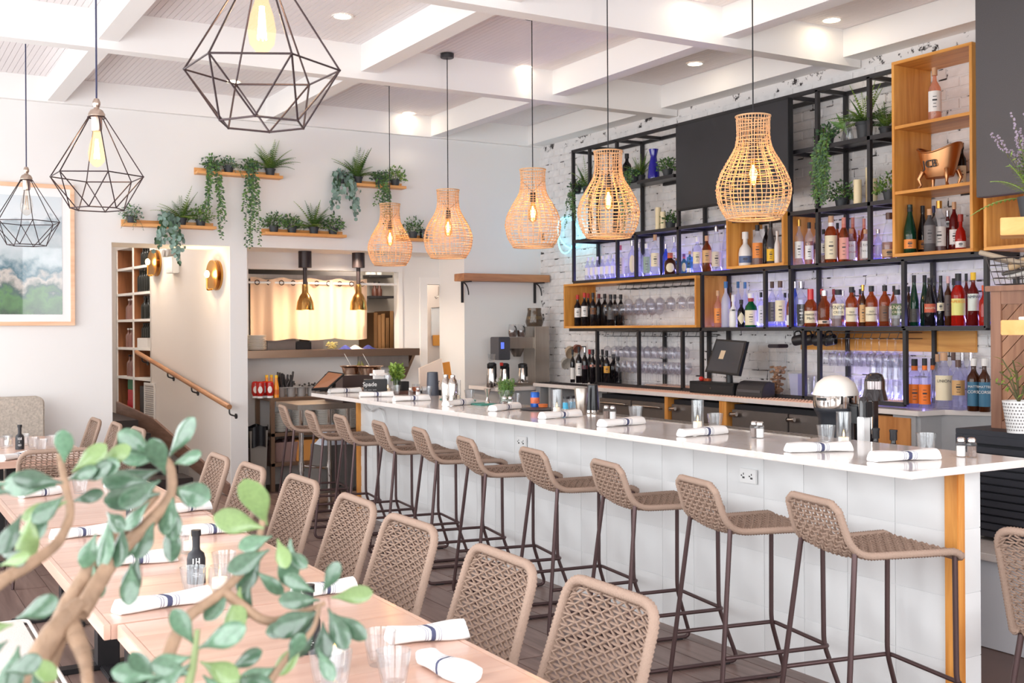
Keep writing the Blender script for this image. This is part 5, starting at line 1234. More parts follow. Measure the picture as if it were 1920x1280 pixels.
PL = [(397, 0, 'vine', dict(vl=(.25, .62), r=.12, h=.12), 'trailing plant hanging from the left end of the upper left ledge'), (429, 0, 'wisp', dict(r=.09, h=.08), 'small bushy plant between the two trailing plants'), (470, 0, 'vine', dict(vl=(.25, .68), r=.12, h=.11), 'trailing plant hanging beside the fern on the upper left ledge'),
      (507, 0, 'fern', dict(r=.27), 'bright fern at the right end of the upper left ledge'), (247, 1, 'wisp', dict(r=.12, h=.1), 'wispy plant at the left end of the ledge above the stairs'), (311, 1, 'euca', dict(vl=(.2, .42), r=.1, h=.1), 'round-leaved trailing plant on the ledge above the stairs'),
      (340, 1, 'fern', dict(r=.26), 'fern behind the round-leaved plant above the stairs'), (376, 1, 'lightbush', dict(r=.105, h=.13), 'leafy bush plant at the right end of the ledge above the stairs'), (513, 2, 'bush', dict(r=.10, h=.12), 'leafy bush plant at the left end of the ledge above the kitchen pass'),
      (547, 2, 'bush', dict(r=.095, h=.11), 'leafy bush plant left of the fern above the kitchen pass'), (588, 2, 'fern', dict(r=.27), 'fern on the ledge above the kitchen pass'), (624, 2, 'bush', dict(r=.105, h=.12), 'leafy bush plant right of the fern above the kitchen pass'),
      (641, 3, 'euca', dict(vl=(.12, .40), r=.1, h=.12), 'grey round-leaved trailing plant on the upper right ledge'), (671, 3, 'fern', dict(r=.28), 'fern on the upper right ledge'), (712, 3, 'vine', dict(vl=(.2, .55), r=.12, h=.1), 'trailing plant on the upper right ledge behind the lamp cord'),
      (741, 3, 'lightbush', dict(r=.105, h=.12), 'leafy bush plant at the right end of the upper right ledge'), (774, 4, 'bush', dict(r=.12, h=.14), 'leafy bush plant between the two farthest rattan lamps')]
for i, (px, k, kd, kw, lab) in enumerate(PL):
    kw = dict(kw); kw['r'] *= 1.25 if kd == 'fern' else 1.18
    if 'h' in kw: kw['h'] *= 1.15
    if 'vl' in kw: kw['vl'] = (kw['vl'][0] * 1.2, kw['vl'][1] * 1.3)
    plant('potted_plant', lab, wp(px, k), kd, seed=100 + i, **kw)
q = wp(794, 4); t = tag(B().lathe([(.001, 0), (.038, 0), (.04, .005), (.04, .105), (.036, .105), (.036, .01), (.001, .01)], 18).build('black_cup', M('black_glazed_cup', (30, 28, 34), .25)), 'plain black cup on the short pine ledge', 'cup'); t.location = q
# plants and ornaments on the steel frame
G2 = 'potted plants on the steel bar shelves'
def sp_(px, X, lv): return Vector((X, atX(px, 400, X).y, ZL[lv] + h_ + .001))
ow = (-1, 0, 0)
plant('potted_plant', 'fern at the far left of the steel frame above the neon sign', sp_(1101, 6.5, 'a'), 'fern', .3, seed=31, group=G2); plant('potted_plant', 'trailing plant hanging down the left post of the steel frame', sp_(1082, 6.42, 'a') + Vector((0, .0, 0)), 'vine', .11, .1, 32, ow, vl=(.25, .62), group=G2)
plant('potted_plant', 'fern with trailing leaves beside the blue vase', sp_(1200, 6.48, 'a'), 'fern', .24, seed=33, group=G2); plant('potted_plant', 'ivy hanging in front of the shelf below the blue vase', sp_(1187, 6.40, 'a'), 'vine', .1, .08, 34, ow, vl=(.3, .75), group=G2)
plant('potted_plant', 'small bushy plant between blue vase and television', sp_(1252, 6.46, 'a'), 'bush', .10, .12, 35, group=G2); plant('potted_plant', 'small bushy plant beside the candles left of the television', sp_(1257, 6.50, 'b'), 'bush', .09, .10, 36, group=G2)
plant('potted_plant', 'large fern on the steel frame beside the tall wooden box', sp_(1622, 6.46, 'a'), 'fern', .33, seed=37, pot=(.05, .065, .13), group=G2, n=20); plant('potted_plant', 'ivy trailing down the post right of the television', sp_(1553, 6.42, 'a'), 'vine', .13, .13, 38, ow, vl=(.3, .62), group=G2, vn=26)
plant('potted_plant', 'leafy bush plant left of the three candles', sp_(1577, 6.47, 'b'), 'bush', .12, .13, 39, group=G2); plant('potted_plant', 'light green bush plant against the tall wooden box', sp_(1668, 6.44, 'b'), 'lightbush', .11, .13, 40, group=G2)
plant('potted_plant', 'fern trailing beside the tall wooden box', sp_(1662, 6.52, 'a'), 'fern', .22, seed=41, group=G2)
WAX = M('ivory_candle_wax', (244, 226, 186), .5)
def pillar(px, ytop, lv, wpx, X, lab):
    q = sp_(px, X, lv); D = depth(q); h = atX(px, ytop, X).z - q.z; r = wpx * D / F_PX / 2
    t = thing('pillar_candle', lab, 'candle', q, 0, 'ivory pillar candles on the steel shelves')
    B().lathe([(.001, 0), (r, 0), (r, h), (r * .85, h - .004), (.001, h - .006)], 18).build('wax', WAX, t, 40); B().cyl((0, 0, h - .006), (.001, 0, h + .008), .0012, n=5).build('wick', BLK, t)
pillar(1234, 389, 'b', 11, 6.48, 'taller ivory pillar candle left of the television'); pillar(1243, 397, 'b', 10, 6.44, 'shorter ivory pillar candle left of the television')
pillar(1608, 337, 'b', 15, 6.44, 'ivory pillar candle, left of the three by the tall box'); pillar(1630, 314, 'b', 14, 6.54, 'ivory pillar candle, tallest of the three by the tall box'); pillar(1637, 335, 'b', 16, 6.44, 'ivory pillar candle, right of the three by the tall box')
q = sp_(1226, 6.46, 'a'); t = thing('blue_vase', 'cobalt blue hourglass vase on the steel frame', 'vase', q)
B().lathe([(.001, 0), (.052, 0), (.056, .03), (.05, .12), (.034, .19), (.03, .22), (.046, .29), (.043, .29), (.027, .22), (.045, .1), (.001, .01)], 22).build('body', M('cobalt_glass', (34, 30, 150), .12, coat=.5), t, 50)
q = sp_(1177, 6.52, 'a'); bottle(1177, 288, 17, 'wine', 'black', BLK, None, 6.52, q.z, 'plain black wine', 'beside the fern near the blue vase', 'bottles on the middle steel shelf')
q = sp_(1590, 6.46, 'a'); t = thing('glass_vase', 'clear glass bud vase holding a broad leaf beside the ivy', 'vase', q)
B().lathe([(.001, 0), (.045, 0), (.05, .03), (.03, .11), (.018, .16), (.024, .19), (.022, .19), (.016, .16), (.045, .03), (.001, .01)], 18).build('body', TG, t, 50)
b = B(); leaf(b, Vector((0, 0, .05)), Vector((-.2, .3, 1)), Vector((1, 0, 0)), .2, .05, 0); leaf(b, Vector((0, 0, .1)), Vector((-.2, .8, .5)), Vector((1, 0, 0)), .16, .05, 0); b.build('leaf', [LG[1]], t, 0)
# copper tub with letters
t = thing('copper_tub', 'copper bathtub-shaped ice bucket with dark JCB letters in the tall box', 'ice bucket', Vector((6.44, atX(1762, 330, 6.44).y, 2.562)), 0)
COPP = M('hammered_copper', (206, 152, 108), .36, 1.)
b = B(); n = 28
def tub(u, v):
    a = u * 2 * PI; fl = .62 + .38 * v ** .8; ex = .165 * fl; ey = .11 * fl; rim = .025 * math.cos(a) ** 2 * v
    return (ey * math.sin(a), ex * math.cos(a), .075 + .165 * v + rim + .03 * v * math.cos(a) ** 2)
b.grid(tub, n, 8); b.add([tub(i / n, 0) for i in range(n)], [tuple(range(n))[::-1]]); b.build('tub', COPP, t, 60)
B().tube([tub(i / 40, 1) for i in range(40)], .006, 6, True).build('rim', COPP, t, 60)
for sx in (-1, 1):
    for sy in (-1, 1): B().tube([(sx * .055, sy * .10, .12), (sx * .075, sy * .115, .07), (sx * .062, sy * .105, .03), (sx * .075, sy * .12, .005)], .011, 7, rf=lambda i: (.018, .014, .009, .013)[i]).build('foot', COPP, t, 60)
text('JCB', .075, (-.103, .0, .16), (PI / 2 + .18, 0, -PI / 2), INK, t, extr=.003)
# ================================================================== table-top things
def napkin_mat():
    m, n, l, p = _mat('striped_white_napkin')
    tc = n.new('ShaderNodeTexCoord'); sp = n.new('ShaderNodeSeparateXYZ'); l.new(tc.outputs['Object'], sp.inputs[0])
    ma = n.new('ShaderNodeMath'); ma.operation = 'MULTIPLY_ADD'; ma.inputs[1].default_value = .35; l.new(sp.outputs[1], ma.inputs[0]); l.new(sp.outputs[0], ma.inputs[2])
    r = n.new('ShaderNodeValToRGB'); r.color_ramp.interpolation = 'CONSTANT'; e = r.color_ramp.elements
    mr = n.new('ShaderNodeMapRange'); mr.inputs[1].default_value = -.04; mr.inputs[2].default_value = .06; l.new(ma.outputs[0], mr.inputs[0]); l.new(mr.outputs[0], r.inputs[0])
    e[0].position = 0; e[0].color = lin((240, 239, 238)); e[1].position = .93; e[1].color = lin((240, 239, 238))
    for pos, c in ((.12, 1), (.15, 0), (.19, 1), (.22, 0), (.30, 2), (.44, 0), (.52, 1), (.55, 0), (.59, 1), (.62, 0)):
        x = e.new(pos); x.color = lin(((240, 239, 238), (150, 150, 166), (74, 78, 108))[c])
    l.new(r.outputs[0], p.inputs['Base Color']); p.inputs['Roughness'].default_value = .85
    t = n.new('ShaderNodeTexNoise'); t.inputs['Scale'].default_value = 45; l.new(tc.outputs['Object'], t.inputs[0]); b = n.new('ShaderNodeBump'); b.inputs['Strength'].default_value = .2; b.inputs['Distance'].default_value = .01; l.new(t.outputs[0], b.inputs['Height']); l.new(b.outputs[0], p.inputs['Normal'])
    return m
NAPM = napkin_mat()
def napkin_mesh(seed):
    rn = random.Random(seed); b = B(); L = .255; nu, nv = 16, 14; w0 = rn.uniform(.032, .038)
    def fn(u, v):
        a = v * 2 * PI; x = (u - .5) * L; k = 1 + .12 * math.sin(u * 7 + seed) + .1 * (u - .5)
        sg_ = lambda t, e: math.copysign(abs(t) ** e, t); y = w0 * k * sg_(math.cos(a), .6) + .004 * math.sin(u * 5 + seed); z = .021 + .021 * k * sg_(math.sin(a), .6)
        return (x + .006 * math.sin(a * 2), y, max(.0005, z * .98))
    b.grid(fn, nu, nv)
    for u, sg in ((0, 1), (1, -1)):
        ring = [Vector(fn(u, j / nv)) for j in range(nv)]; o = len(b.v); c = sum(ring, Vector()) / nv
        for k, s_ in enumerate((.75, .5, .25)): pass
        b.add(ring + [c + Vector((sg * .006, 0, 0))], [((j, (j + 1) % nv, nv) if sg < 0 else ((j + 1) % nv, j, nv)) for j in range(nv)])
    m = b.mesh('napkin_roll', NAPM, 60); return m
NM = [napkin_mesh(k) for k in range(4)]
def napkin(pa, pb, z, label, group, k):
    a, c = atZ(pa[0], pa[1], z), atZ(pb[0], pb[1], z); m = (a + c) / 2; d = c - a
    o = link('napkin_roll', NM[k % 4]); o.location = (m.x, m.y, z + .0005); o.rotation_euler = (0, 0, math.atan2(d.y, d.x)); s = d.length / .255; o.scale = (max(.8, min(1.15, s)), 1, 1)
    tag(o, label, 'napkin', group)
NB = [((617, 737), (675, 735)), ((674, 744), (738, 743)), ((739, 752), (804, 750)), ((822, 763), (896, 756)), ((908, 773), (981, 764)), ((1011, 786), (1089, 780)), ((1121, 801), (1209, 794)), ((1267, 820), (1367, 812)), ((1477, 848), (1590, 845)), ((1632, 866), (1757, 860))]
for i, (a, c) in enumerate(NB): napkin(a, c, CZ, 'rolled white napkin with navy stripe on the bar, %s from the far end' % ORD[i], 'rolled napkins on the bar', i)
NT = [((218, 1152), (392, 1124), 'beside the black bottle on the near table'), ((728, 1206), (872, 1192), 'behind the two tumblers at the near right'), ((800, 1245), (880, 1283), 'cut by the bottom edge of the photo'), ((338, 1004), (458, 996), 'behind the black bottle, at the table edge'), ((97, 1012), (205, 1000), 'on the left side behind the jade branches'),
      ((182, 1062), (330, 1050), 'in the middle of the table behind the thick branch'), ((40, 934), (112, 925), 'at the far left beneath the leaves'), ((322, 962), (382, 955), 'at the right edge by the seventh chair'), ((560, 1120), (655, 1108), 'half hidden by the right-hand jade leaves'), ((200, 915), (270, 908), 'in the middle far part of the table')]
for i, (a, c, t) in enumerate(NT): napkin(a, c, .75, 'rolled white striped napkin ' + t, 'rolled napkins on the dining tables', i + 1)
napkin((2, 864), (56, 856), .75, 'rolled white striped napkin on the table by the banquette', 'rolled napkins on the dining tables', 2)
TP = cup_proto(.030, .043, .088, 'tumbler', 20, .012); used = []
def tumbler(px, py, z, label, group): q = atZ(px, py, z); place(TP, used, (q.x, q.y, z + .0003), random.random() * 3, label, group)
for i, (px, py) in enumerate(((741, 742), (800, 745), (881, 753), (965, 761), (1075, 774), (1192, 790), (1341, 806), (1549, 833), (1737, 851))): tumbler(px, py, CZ, 'faceted tumbler on the bar, %s from the far end' % ORD[i], 'tumblers on the bar')
for px, py, t in ((712, 1246, 'behind, of the two at the near right'), (738, 1287, 'in front, of the two at the near right'), (362, 1113, 'in front of the tall black bottle'), (628, 1288, 'behind the right jade leaves'), (612, 1290, 'at the bottom edge of the photo'), (250, 1010, 'in the middle of the table'), (420, 1082, 'beside the lit candle'), (150, 925, 'at the far part of the long table'), (215, 935, 'behind the jade leaves at the far part')): tumbler(px, py, .75, 'faceted tumbler on the long table, ' + t, 'tumblers on the long tables')
for i, (px, py) in enumerate(((8, 840), (45, 835), (62, 842), (78, 846), (95, 838))): tumbler(px, py, .75, 'tumbler on the banquette table, %s from the left' % ORD[i], 'tumblers on the banquette table')
FLAME = EMIT('candle_flame', (255, 196, 110), 9); TWAX = M('white_tealight', (246, 240, 230), .5, emis=((255, 210, 150), .15))
def candle_proto(h, r, nm):
    t = thing(nm, 'x', 'candle', (0, 0, 0)); b = B().lathe([(.001, 0), (r, 0), (r, h), (r - .003, h), (r - .003, .012), (.001, .012)], 20); b.build('glass_holder', TG, t, 40)
    c = B().lathe([(.001, .0125), (r * .7, .0125), (r * .7, .045), (.001, .044)], 16).build('candle', TWAX, t, 40)
    B().lathe([(.0005, .046), (.004, .052), (.0035, .060), (.0005, .074)], 8).build('flame', FLAME, c, 60); return t
CP = candle_proto(.158, .033, 'candle_holder'); used_c = []
for i, (px, py) in enumerate(((727, 738), (856, 752), (1044, 777), (1308, 806), (1582, 838))):
    q = atZ(px, py, CZ); place(CP, used_c, (q.x, q.y, CZ + .0003), 0, 'tall clear glass candle holder on the bar, %s from the far end' % ORD[i], 'candle holders on the bar')
CS = candle_proto(.085, .036, 'votive_candle'); used_v = []
for px, py, t in ((412, 1108, 'right of the tall black bottle'), (357, 1036, 'behind the tall black bottle'), (628, 1255, 'under the right jade leaves'), (15, 836, 'on the banquette table')):
    q = atZ(px, py, .75); place(CS, used_v, (q.x, q.y, .7503), 0, 'lit votive candle in glass ' + t, 'votive candles on the tables')
def shaker_proto(fillm, nm):
    t = thing(nm, 'x', 'shaker', (0, 0, 0)); B().lathe([(.001, 0), (.020, 0), (.021, .004), (.021, .055), (.015, .064), (.001, .064)], 8).build('glass_body', TG, t, 20)
    B().lathe([(.001, .003), (.0175, .003), (.0175, .045), (.001, .045)], 8).build('contents', fillm, t, 20); B().lathe([(.016, .063), (.0165, .074), (.012, .081), (.001, .083)], 12).build('cap', CHROME, t, 40); return t
SA, PE = shaker_proto(M('salt_white', (244, 242, 240), .8), 'salt_shaker'), shaker_proto(M('pepper_grey', (140, 118, 108), .9, noise=(300, .4)), 'pepper_shaker'); us, up = [], []
for i, ((sx, sy), (qx, qy)) in enumerate((((784, 745), (770, 745)), ((957, 765), (946, 765)), ((1149, 786), (1137, 785)), ((1425, 821), (1414, 820)), ((1802, 856), (1822, 857)))):
    a = atZ(sx, sy, CZ); c = atZ(qx, qy, CZ)
    place(SA, us, (a.x, a.y, CZ + .0003), 0, 'glass salt shaker on the bar, %s pair from the far end' % ORD[i], 'salt shakers on the bar'); place(PE, up, (c.x, c.y, CZ + .0003), 0, 'glass pepper shaker on the bar, %s pair from the far end' % ORD[i], 'pepper shakers on the bar')
MATB = M('matt_black_bottle', (36, 36, 42), .5); PRW = M('white_print', (230, 230, 230), .6)
def oil_bottle(px, py, label, r=.031, h=.25):
    q = atZ(px, py, .75); t = thing('oil_bottle', label, 'bottle', (q.x, q.y, .7503), 0, 'matt black bottles on the tables'); t.scale = (1, 1, .72)
    B().lathe([(.001, 0), (r, 0), (r, .005), (r, .115), (r * .86, .14), (r * .46, .155), (r * .40, .17), (r * .42, .225), (.001, .225)], 20).build('body', MATB, t, 50)
    B().lathe([(.001, .223), (r * .54, .223), (r * .54, .25), (.001, .25)], 16).build('cap', M('black_stopper', (24, 24, 28), .35), t, 40)
    f = math.atan2(-q.y, -q.x); dx = Vector((math.cos(f), math.sin(f), 0)); ax = Vector((-dx.y, dx.x, 0)); b = B()
    for k, (du, z, w_, hh) in enumerate(((-.010, .098, .004, .024), (.0, .094, .003, .03), (.010, .098, .004, .026), (-.004, .075, .006, .005), (.006, .105, .009, .004), (0, .052, .02, .0025), (0, .044, .026, .0025), (0, .036, .018, .0025))):
        c = dx * (r + .0008) * (1 - abs(du) * 1.2) + ax * du + Vector((0, 0, z)); b.add([c - ax * w_ / 2, c + ax * w_ / 2, c + ax * w_ / 2 + Vector((0, 0, hh)), c - ax * w_ / 2 + Vector((0, 0, hh))], [(0, 1, 2, 3)])
    b.build('print', PRW, t, 0)['kind'] = 'stuff'
oil_bottle(368, 1092, 'matt black oil bottle with white print in the middle of the table'); oil_bottle(579, 1222, 'matt black oil bottle half hidden by the right jade leaves'); oil_bottle(37, 842, 'matt black oil bottle on the banquette table'); oil_bottle(250, 985, 'matt black oil bottle behind the upper jade leaves')
# bar-top tools
def rest(px, py, z=CZ): q = atZ(px, py, z); return Vector((q.x, q.y, z + .0004))
t = thing('shaker_tin', 'ribbed steel shaker tin beside the black one', 'shaker', rest(1090, 777), 0, 'cocktail shaker tins on the bar'); B().lathe([(.001, 0), (.030, 0), (.032, .004), (.045, .165), (.042, .17), (.001, .168)][::1], 28).build('tin', STEEL, t, 40)
t = thing('shaker_tin', 'tall black shaker tin with steel base band', 'shaker', rest(1111, 774), 0, 'cocktail shaker tins on the bar'); B().lathe([(.044, .02), (.044, .03), (.034, .178), (.030, .182), (.001, .182)], 24).build('tin', M('gloss_black_tin', (30, 30, 34), .2), t, 40); B().lathe([(.001, 0), (.045, 0), (.045, .02), (.044, .0205)], 24).build('base_band', CHROME, t, 40)
t = thing('shaker_tin', 'dark grey shaker tin at the far part of the bar', 'shaker', rest(811, 741), 0, 'cocktail shaker tins on the bar'); B().lathe([(.001, 0), (.052, 0), (.044, .19), (.040, .192), (.001, .19)], 24).build('tin', M('slate_tin', (70, 74, 86), .4), t, 40)
for i, (px, py, lab) in enumerate(((836, 753, 'tall steel shaker with lid at the far part of the bar'), (849, 754, 'second tall steel shaker at the far part of the bar'))):
    t = thing('cocktail_shaker', lab, 'shaker', rest(px, py), 0, 'cocktail shaker tins on the bar'); B().lathe([(.001, 0), (.030, 0), (.038, .13), (.030, .16), (.018, .18), (.018, .2), (.001, .205)], 22).build('body', CHROME, t, 40)
t = thing('jigger', 'steel double-cone jigger beside the shakers', 'jigger', rest(914, 757)); B().lathe([(.001, 0), (.022, 0), (.006, .045), (.006, .05), (.026, .11), (.024, .11), (.001, .055)], 18).build('cup', CHROME, t, 40)
for nm, px, py, x_, y_, lab in (('service_mat', 858, 750, .16, .3, 'teal service mat by the candle holder on the far bar'), ('service_mat', 905, 758, .14, .2, 'small teal service mat by the shakers')):
    q = rest(px, py); tag(B().cbox((q.x, q.y, CZ + .004), (x_, y_, .007)).build(nm, M('teal_mat', (64, 150, 138), .6), None, 0, .002), lab, 'mat', 'teal mats on the bar')
def herb_glass(px, py, lab, r, h, fh, seed, mi):
    t = thing('herb_glass', lab, 'herbs', rest(px, py), 0, 'herbs standing in glasses on the bar'); rn = random.Random(seed); B().lathe([(.001, 0), (r, 0), (r * 1.15, h), (r * 1.12, h), (r * .96, .008), (.001, .008)], 20).build('glass', TG, t, 40)
    b = B()
    for k in range(60):
        a = rn.uniform(0, 6.28); rr = r * math.sqrt(rn.random()); p = Vector((rr * .7 * math.cos(a), rr * .7 * math.sin(a), .01)); e = Vector((rr * 1.35 * math.cos(a), rr * 1.35 * math.sin(a), fh * rn.uniform(.75, 1))); b.cyl(p, e, .0017, n=4, mi=1)
        for j in range(9 if mi == 1 else 5):
            s_ = p.lerp(e, rn.uniform(.35 if mi == 1 else .6, 1)); leaf(b, s_, rdir(rn, -.2, 1), rdir(rn), .02 if mi == 1 else .05, .006 if mi == 1 else .028, mi if rn.random() < .7 else 2)
    b.build('herbs', LG, t, 0)['kind'] = 'stuff'
herb_glass(950, 763, 'bunch of thyme in a wide glass in the middle of the bar', .048, .12, .20, 5, 1); herb_glass(744, 736, 'bunch of basil in a glass at the far end of the bar', .03, .11, .24, 6, 2)
t = thing('drink_can', 'blue and orange drink can on the bar tray', 'can', rest(1003, 764), 0); B().lathe([(.001, 0), (.024, 0), (.031, .006), (.031, .10), (.026, .108), (.001, .108)], 22).build('can', M('blue_can', (40, 96, 186), .3, .3, noise=(22, .1)), t, 40); B().lathe([(.0315, .03), (.0315, .07)], 22).build('printed_band', M('orange_can_print', (232, 120, 80), .4, noise=(30, .5)), t, 40); B().lathe([(.026, .108), (.024, .111), (.001, .109)], 20).build('lid', CHROME, t, 40)
q = rest(1012, 768); t = thing('serving_tray', 'dark tray with orange garnish beside the drink can', 'tray', q); B().lathe([(.001, 0), (.13, 0), (.135, .008), (.128, .008), (.001, .004)], 26).build('tray', BLACKM, t, 40)
for (p_, z_) in (((1018, 765), .012),): qq = atZ(p_[0], p_[1], CZ); tag(B().lathe([(.001, 0), (.03, 0), (.034, .02), (.001, .02)], 18, (qq.x, qq.y, CZ + .0085)).build('garnish_dish', M('orange_garnish', (226, 120, 60), .6, noise=(60, .2))), 'small dish of orange garnish on the dark tray', 'dish')
for i, (px, py) in enumerate(((1062, 772), (1073, 770))):
    t = thing('blue_jar', 'small glass jar with blue label behind the candle holder, %s' % ('left one', 'right one')[i], 'jar', rest(px, py), 0, 'blue-labelled jars on the bar'); B().lathe([(.001, 0), (.023, 0), (.024, .075), (.018, .085), (.001, .085)], 16).build('glass_body', TG, t, 40); B().lathe([(.0245, .02), (.0245, .06)], 16).build('label', M('sky_blue_label', (70, 170, 210), .5), t, 40); B().lathe([(.001, .085), (.02, .085), (.02, .1), (.001, .1)], 14).build('lid', BLK, t, 40)
# black sign boxes
q = atZ(703, 739, CZ); t = thing('black_carton', 'black carton with white script lettering at the far end of the bar', 'carton', (q.x, q.y, CZ)); Rr = -YAW + .2
b = B(); b.xf = Matrix.Translation((0, 0, 0)) @ Matrix.Rotation(Rr, 4, 'Z'); b.box((-.09, -.03, .0005), (.10, .07, .125)); b.build('box', M('black_card', (32, 32, 34), .5), t, 0, .002)
f_ = Vector((math.sin(Rr), -math.cos(Rr), 0))
text('Spade', .05, f_ * .0312 + Vector((-.045 * math.cos(Rr), -.045 * math.sin(Rr), .085)), (PI / 2, 0, Rr), PRW, t); text('— — —', .03, f_ * .0312 + Vector((-.045 * math.cos(Rr), -.045 * math.sin(Rr), .04)), (PI / 2, 0, Rr), PRW, t)
tag(B().cbox((q.x + .05, q.y + .035, CZ + .165), (.15, .1, .075)).build('folded_towel', M('white_towel', (240, 236, 232), .9, bump=(60, .5)), None, 60, .03), 'folded white towel on top of the black carton', 'towel')
q = atZ(757, 736.5, CZ); tag(B().cbox((q.x, q.y, CZ + .05), (.07, .07, .1)).build('black_block', M('black_card', (32, 32, 34), .5), None, 0, .003), 'plain black carton behind the basil glass', 'carton')
q = atZ(780, 735, CZ); t = thing('garnish_jar', 'small jar of orange garnish behind the salt shakers', 'jar', (q.x, q.y, CZ + .0003)); B().lathe([(.001, 0), (.035, 0), (.035, .07), (.033, .07), (.033, .006), (.001, .006)], 18).build('glass_body', TG, t, 40); B().lathe([(.001, .007), (.031, .007), (.031, .045), (.001, .045)], 16).build('contents', M('orange_garnish', (226, 120, 60), .6, noise=(60, .2)), t, 40)
# dark wood tray and salmon reflection board behind
q = atZ(800, 730, CZ); tag(B().box((3.80, q.y - .55, CZ + .0005), (4.05, q.y + .35, CZ + .022)).build('wooden_board', WOOD('dark_walnut', (84, 52, 44), (110, 70, 58), 'Y', .8), None, 0, .004), 'dark walnut serving board lying at the far end of the bar', 'board')
# menus standing in the recess doorway corner
MCOL = C(244, 222, 204)
t = thing('menu_stack', 'stack of large cream menus with black script leaning by the doorway', 'menus', (4.0, 8.9, CZ))
qa = [atY(788, 728, 8.82), atY(832, 724, 8.82), atY(828, 672, 8.82), atY(787, 690, 8.82)]
b = B(); b.add(qa + [p + Vector((0, .03, 0)) for p in qa], [(0, 1, 2, 3), (7, 6, 5, 4)] + [(i, (i + 1) % 4, 4 + (i + 1) % 4, 4 + i) for i in range(4)]); b.build('menu', MCOL, t, 0, 0, True)
qb = [atY(838, 722, 8.86), atY(849, 722, 8.86), atY(843, 678, 8.86), atY(832, 680, 8.86)]
b = B(); b.add(qb + [p + Vector((0, .03, 0)) for p in qb], [(0, 1, 2, 3), (7, 6, 5, 4)] + [(i, (i + 1) % 4, 4 + (i + 1) % 4, 4 + i) for i in range(4)]); b.build('clipboard', C(232, 152, 62), t, 0, 0, True)
c_ = atY(812, 715, 8.815); text('orli', .09, c_ - root_matrix(t).translation, (PI / 2, .45, 0), INK, t)
B().box((qa[0].x - .02, 8.80, .881), (qb[1].x + .02, 8.89, CZ - .0)).build('stand', BLACKM, t, 0, 0, True)
# ================================================================== behind the bar: station, juicer, POS
tag(B().box((4.14, 3.6, .84), (4.62, 8.9, .88)).build('service_station', STEEL, None, 0, .004), 'low steel service station behind the bar', 'counter')
tag(B().box((4.2, 3.65, 0), (4.6, 8.8, .8395)).build('station_base', DKST, None, 0, 0), 'dark steel base cabinet below the service station', 'cabinet')
pf_ = B(); y0, y1 = 3.9, 6.0
for k in range(60): pf_.box((4.00, y0 + (y1 - y0) * k / 60, CZ + .0005), (4.10, y0 + (y1 - y0) * k / 60 + .016, CZ + .004))
for x in (3.998, 4.05, 4.098): pf_.box((x, y0, CZ + .0005), (x + .006, y1, CZ + .004))
tag(pf_.build('drip_grille', STEEL, None, 0), 'long steel drip grille along the back edge of the bar', 'grille')['kind'] = 'stuff'
JX = 4.42; q = atX(1567, 760, JX); t = thing('citrus_juicer', 'large citrus juicer with white dome, chrome band and black base', 'juicer', (JX, q.y, .881))
zj = lambda py: atX(1567, py, JX).z - .881
B().lathe([(.001, 0), (.125, 0), (.125, .02), (.092, .06), (.088, zj(785)), (.105, zj(772)), (.112, zj(768)), (.112, zj(763)), (.001, zj(763))], 32).build('base', M('black_juicer_base', (44, 46, 52), .4), t, 40)
B().lathe([(.113, zj(763)), (.116, zj(758)), (.117, zj(740)), (.001, zj(740))], 36).build('chrome_band', CHROME, t, 40)
B().lathe([(.118, zj(740)), (.117, zj(736)), (.098, zj(718)), (.06, zj(707)), (.025, zj(703.5)), (.001, zj(703))], 32).build('dome', M('white_juicer_dome', (240, 235, 228), .35), t, 50)
b = B(); f = math.atan2(-q.y, -JX); 
for i in range(7): a0 = f - .95 + i * .09; b.v += [(.1178 * math.cos(a0), .1178 * math.sin(a0), zj(744)), (.1178 * math.cos(a0), .1178 * math.sin(a0), zj(749))]
b.f = [(2 * i, 2 * i + 2, 2 * i + 3, 2 * i + 1) for i in range(6)]; b.m = [0] * 6; b.build('name_strip', M('black_card', (32, 32, 34), .5), t, 60)
B().box((-.02, -.17, zj(790)), (.05, -.09, zj(755))).build('spout_block', PLASTIC_BLK, t, 0, .01)
X2 = 4.46; q = atX(1640, 740, X2); t = thing('milk_frother', 'black domed drink mixer head beside the juicer', 'mixer', (X2, q.y, .881)); z2 = lambda py: atX(1640, py, X2).z - .881; GBLK = M('gloss_black_shell', (30, 26, 30), .12, coat=.6)
B().lathe([(.066, z2(750)), (.055, z2(733)), (.050, z2(728)), (.050, z2(712)), (.038, z2(702)), (.018, z2(699)), (.001, z2(698.5))], 28).build('motor_head', GBLK, t, 50); B().lathe([(.051, z2(731)), (.0515, z2(722)), (.051, z2(714))], 28).build('chrome_shell', M('dark_chrome', (120, 112, 112), .1, 1.), t, 50)
B().box((-.025, -.01, 0), (.02, .03, z2(748))).build('stand', GBLK, t, 0, .006); B().cyl((-.045, -.02, z2(752)), (-.045, -.02, z2(812)), .006, n=8).build('spindle', CHROME, t, 40); B().lathe([(.001, 0), (.07, 0), (.065, .03), (.001, .03)], 22).build('foot', GBLK, t, 40)
X3 = 4.30; q = atX(1619, 790, X3); t = thing('immersion_blender', 'upright white and black hand blender standing before the oak cabinet', 'blender', (X3, q.y, .881)); z3 = lambda py: atX(1619, py, X3).z - .881
B().box((-.025, -.022, 0), (.025, .022, z3(781))).build('white_body', PLATE, t, 30, .004); B().lathe([(.025, z3(781)), (.024, z3(750)), (.017, z3(744)), (.001, z3(743))], 20).build('black_grip', GBLK, t, 50); B().box((-.03, -.045, z3(781)), (.02, -.02, z3(752))).build('switch_block', PLASTIC_BLK, t, 0, .004)
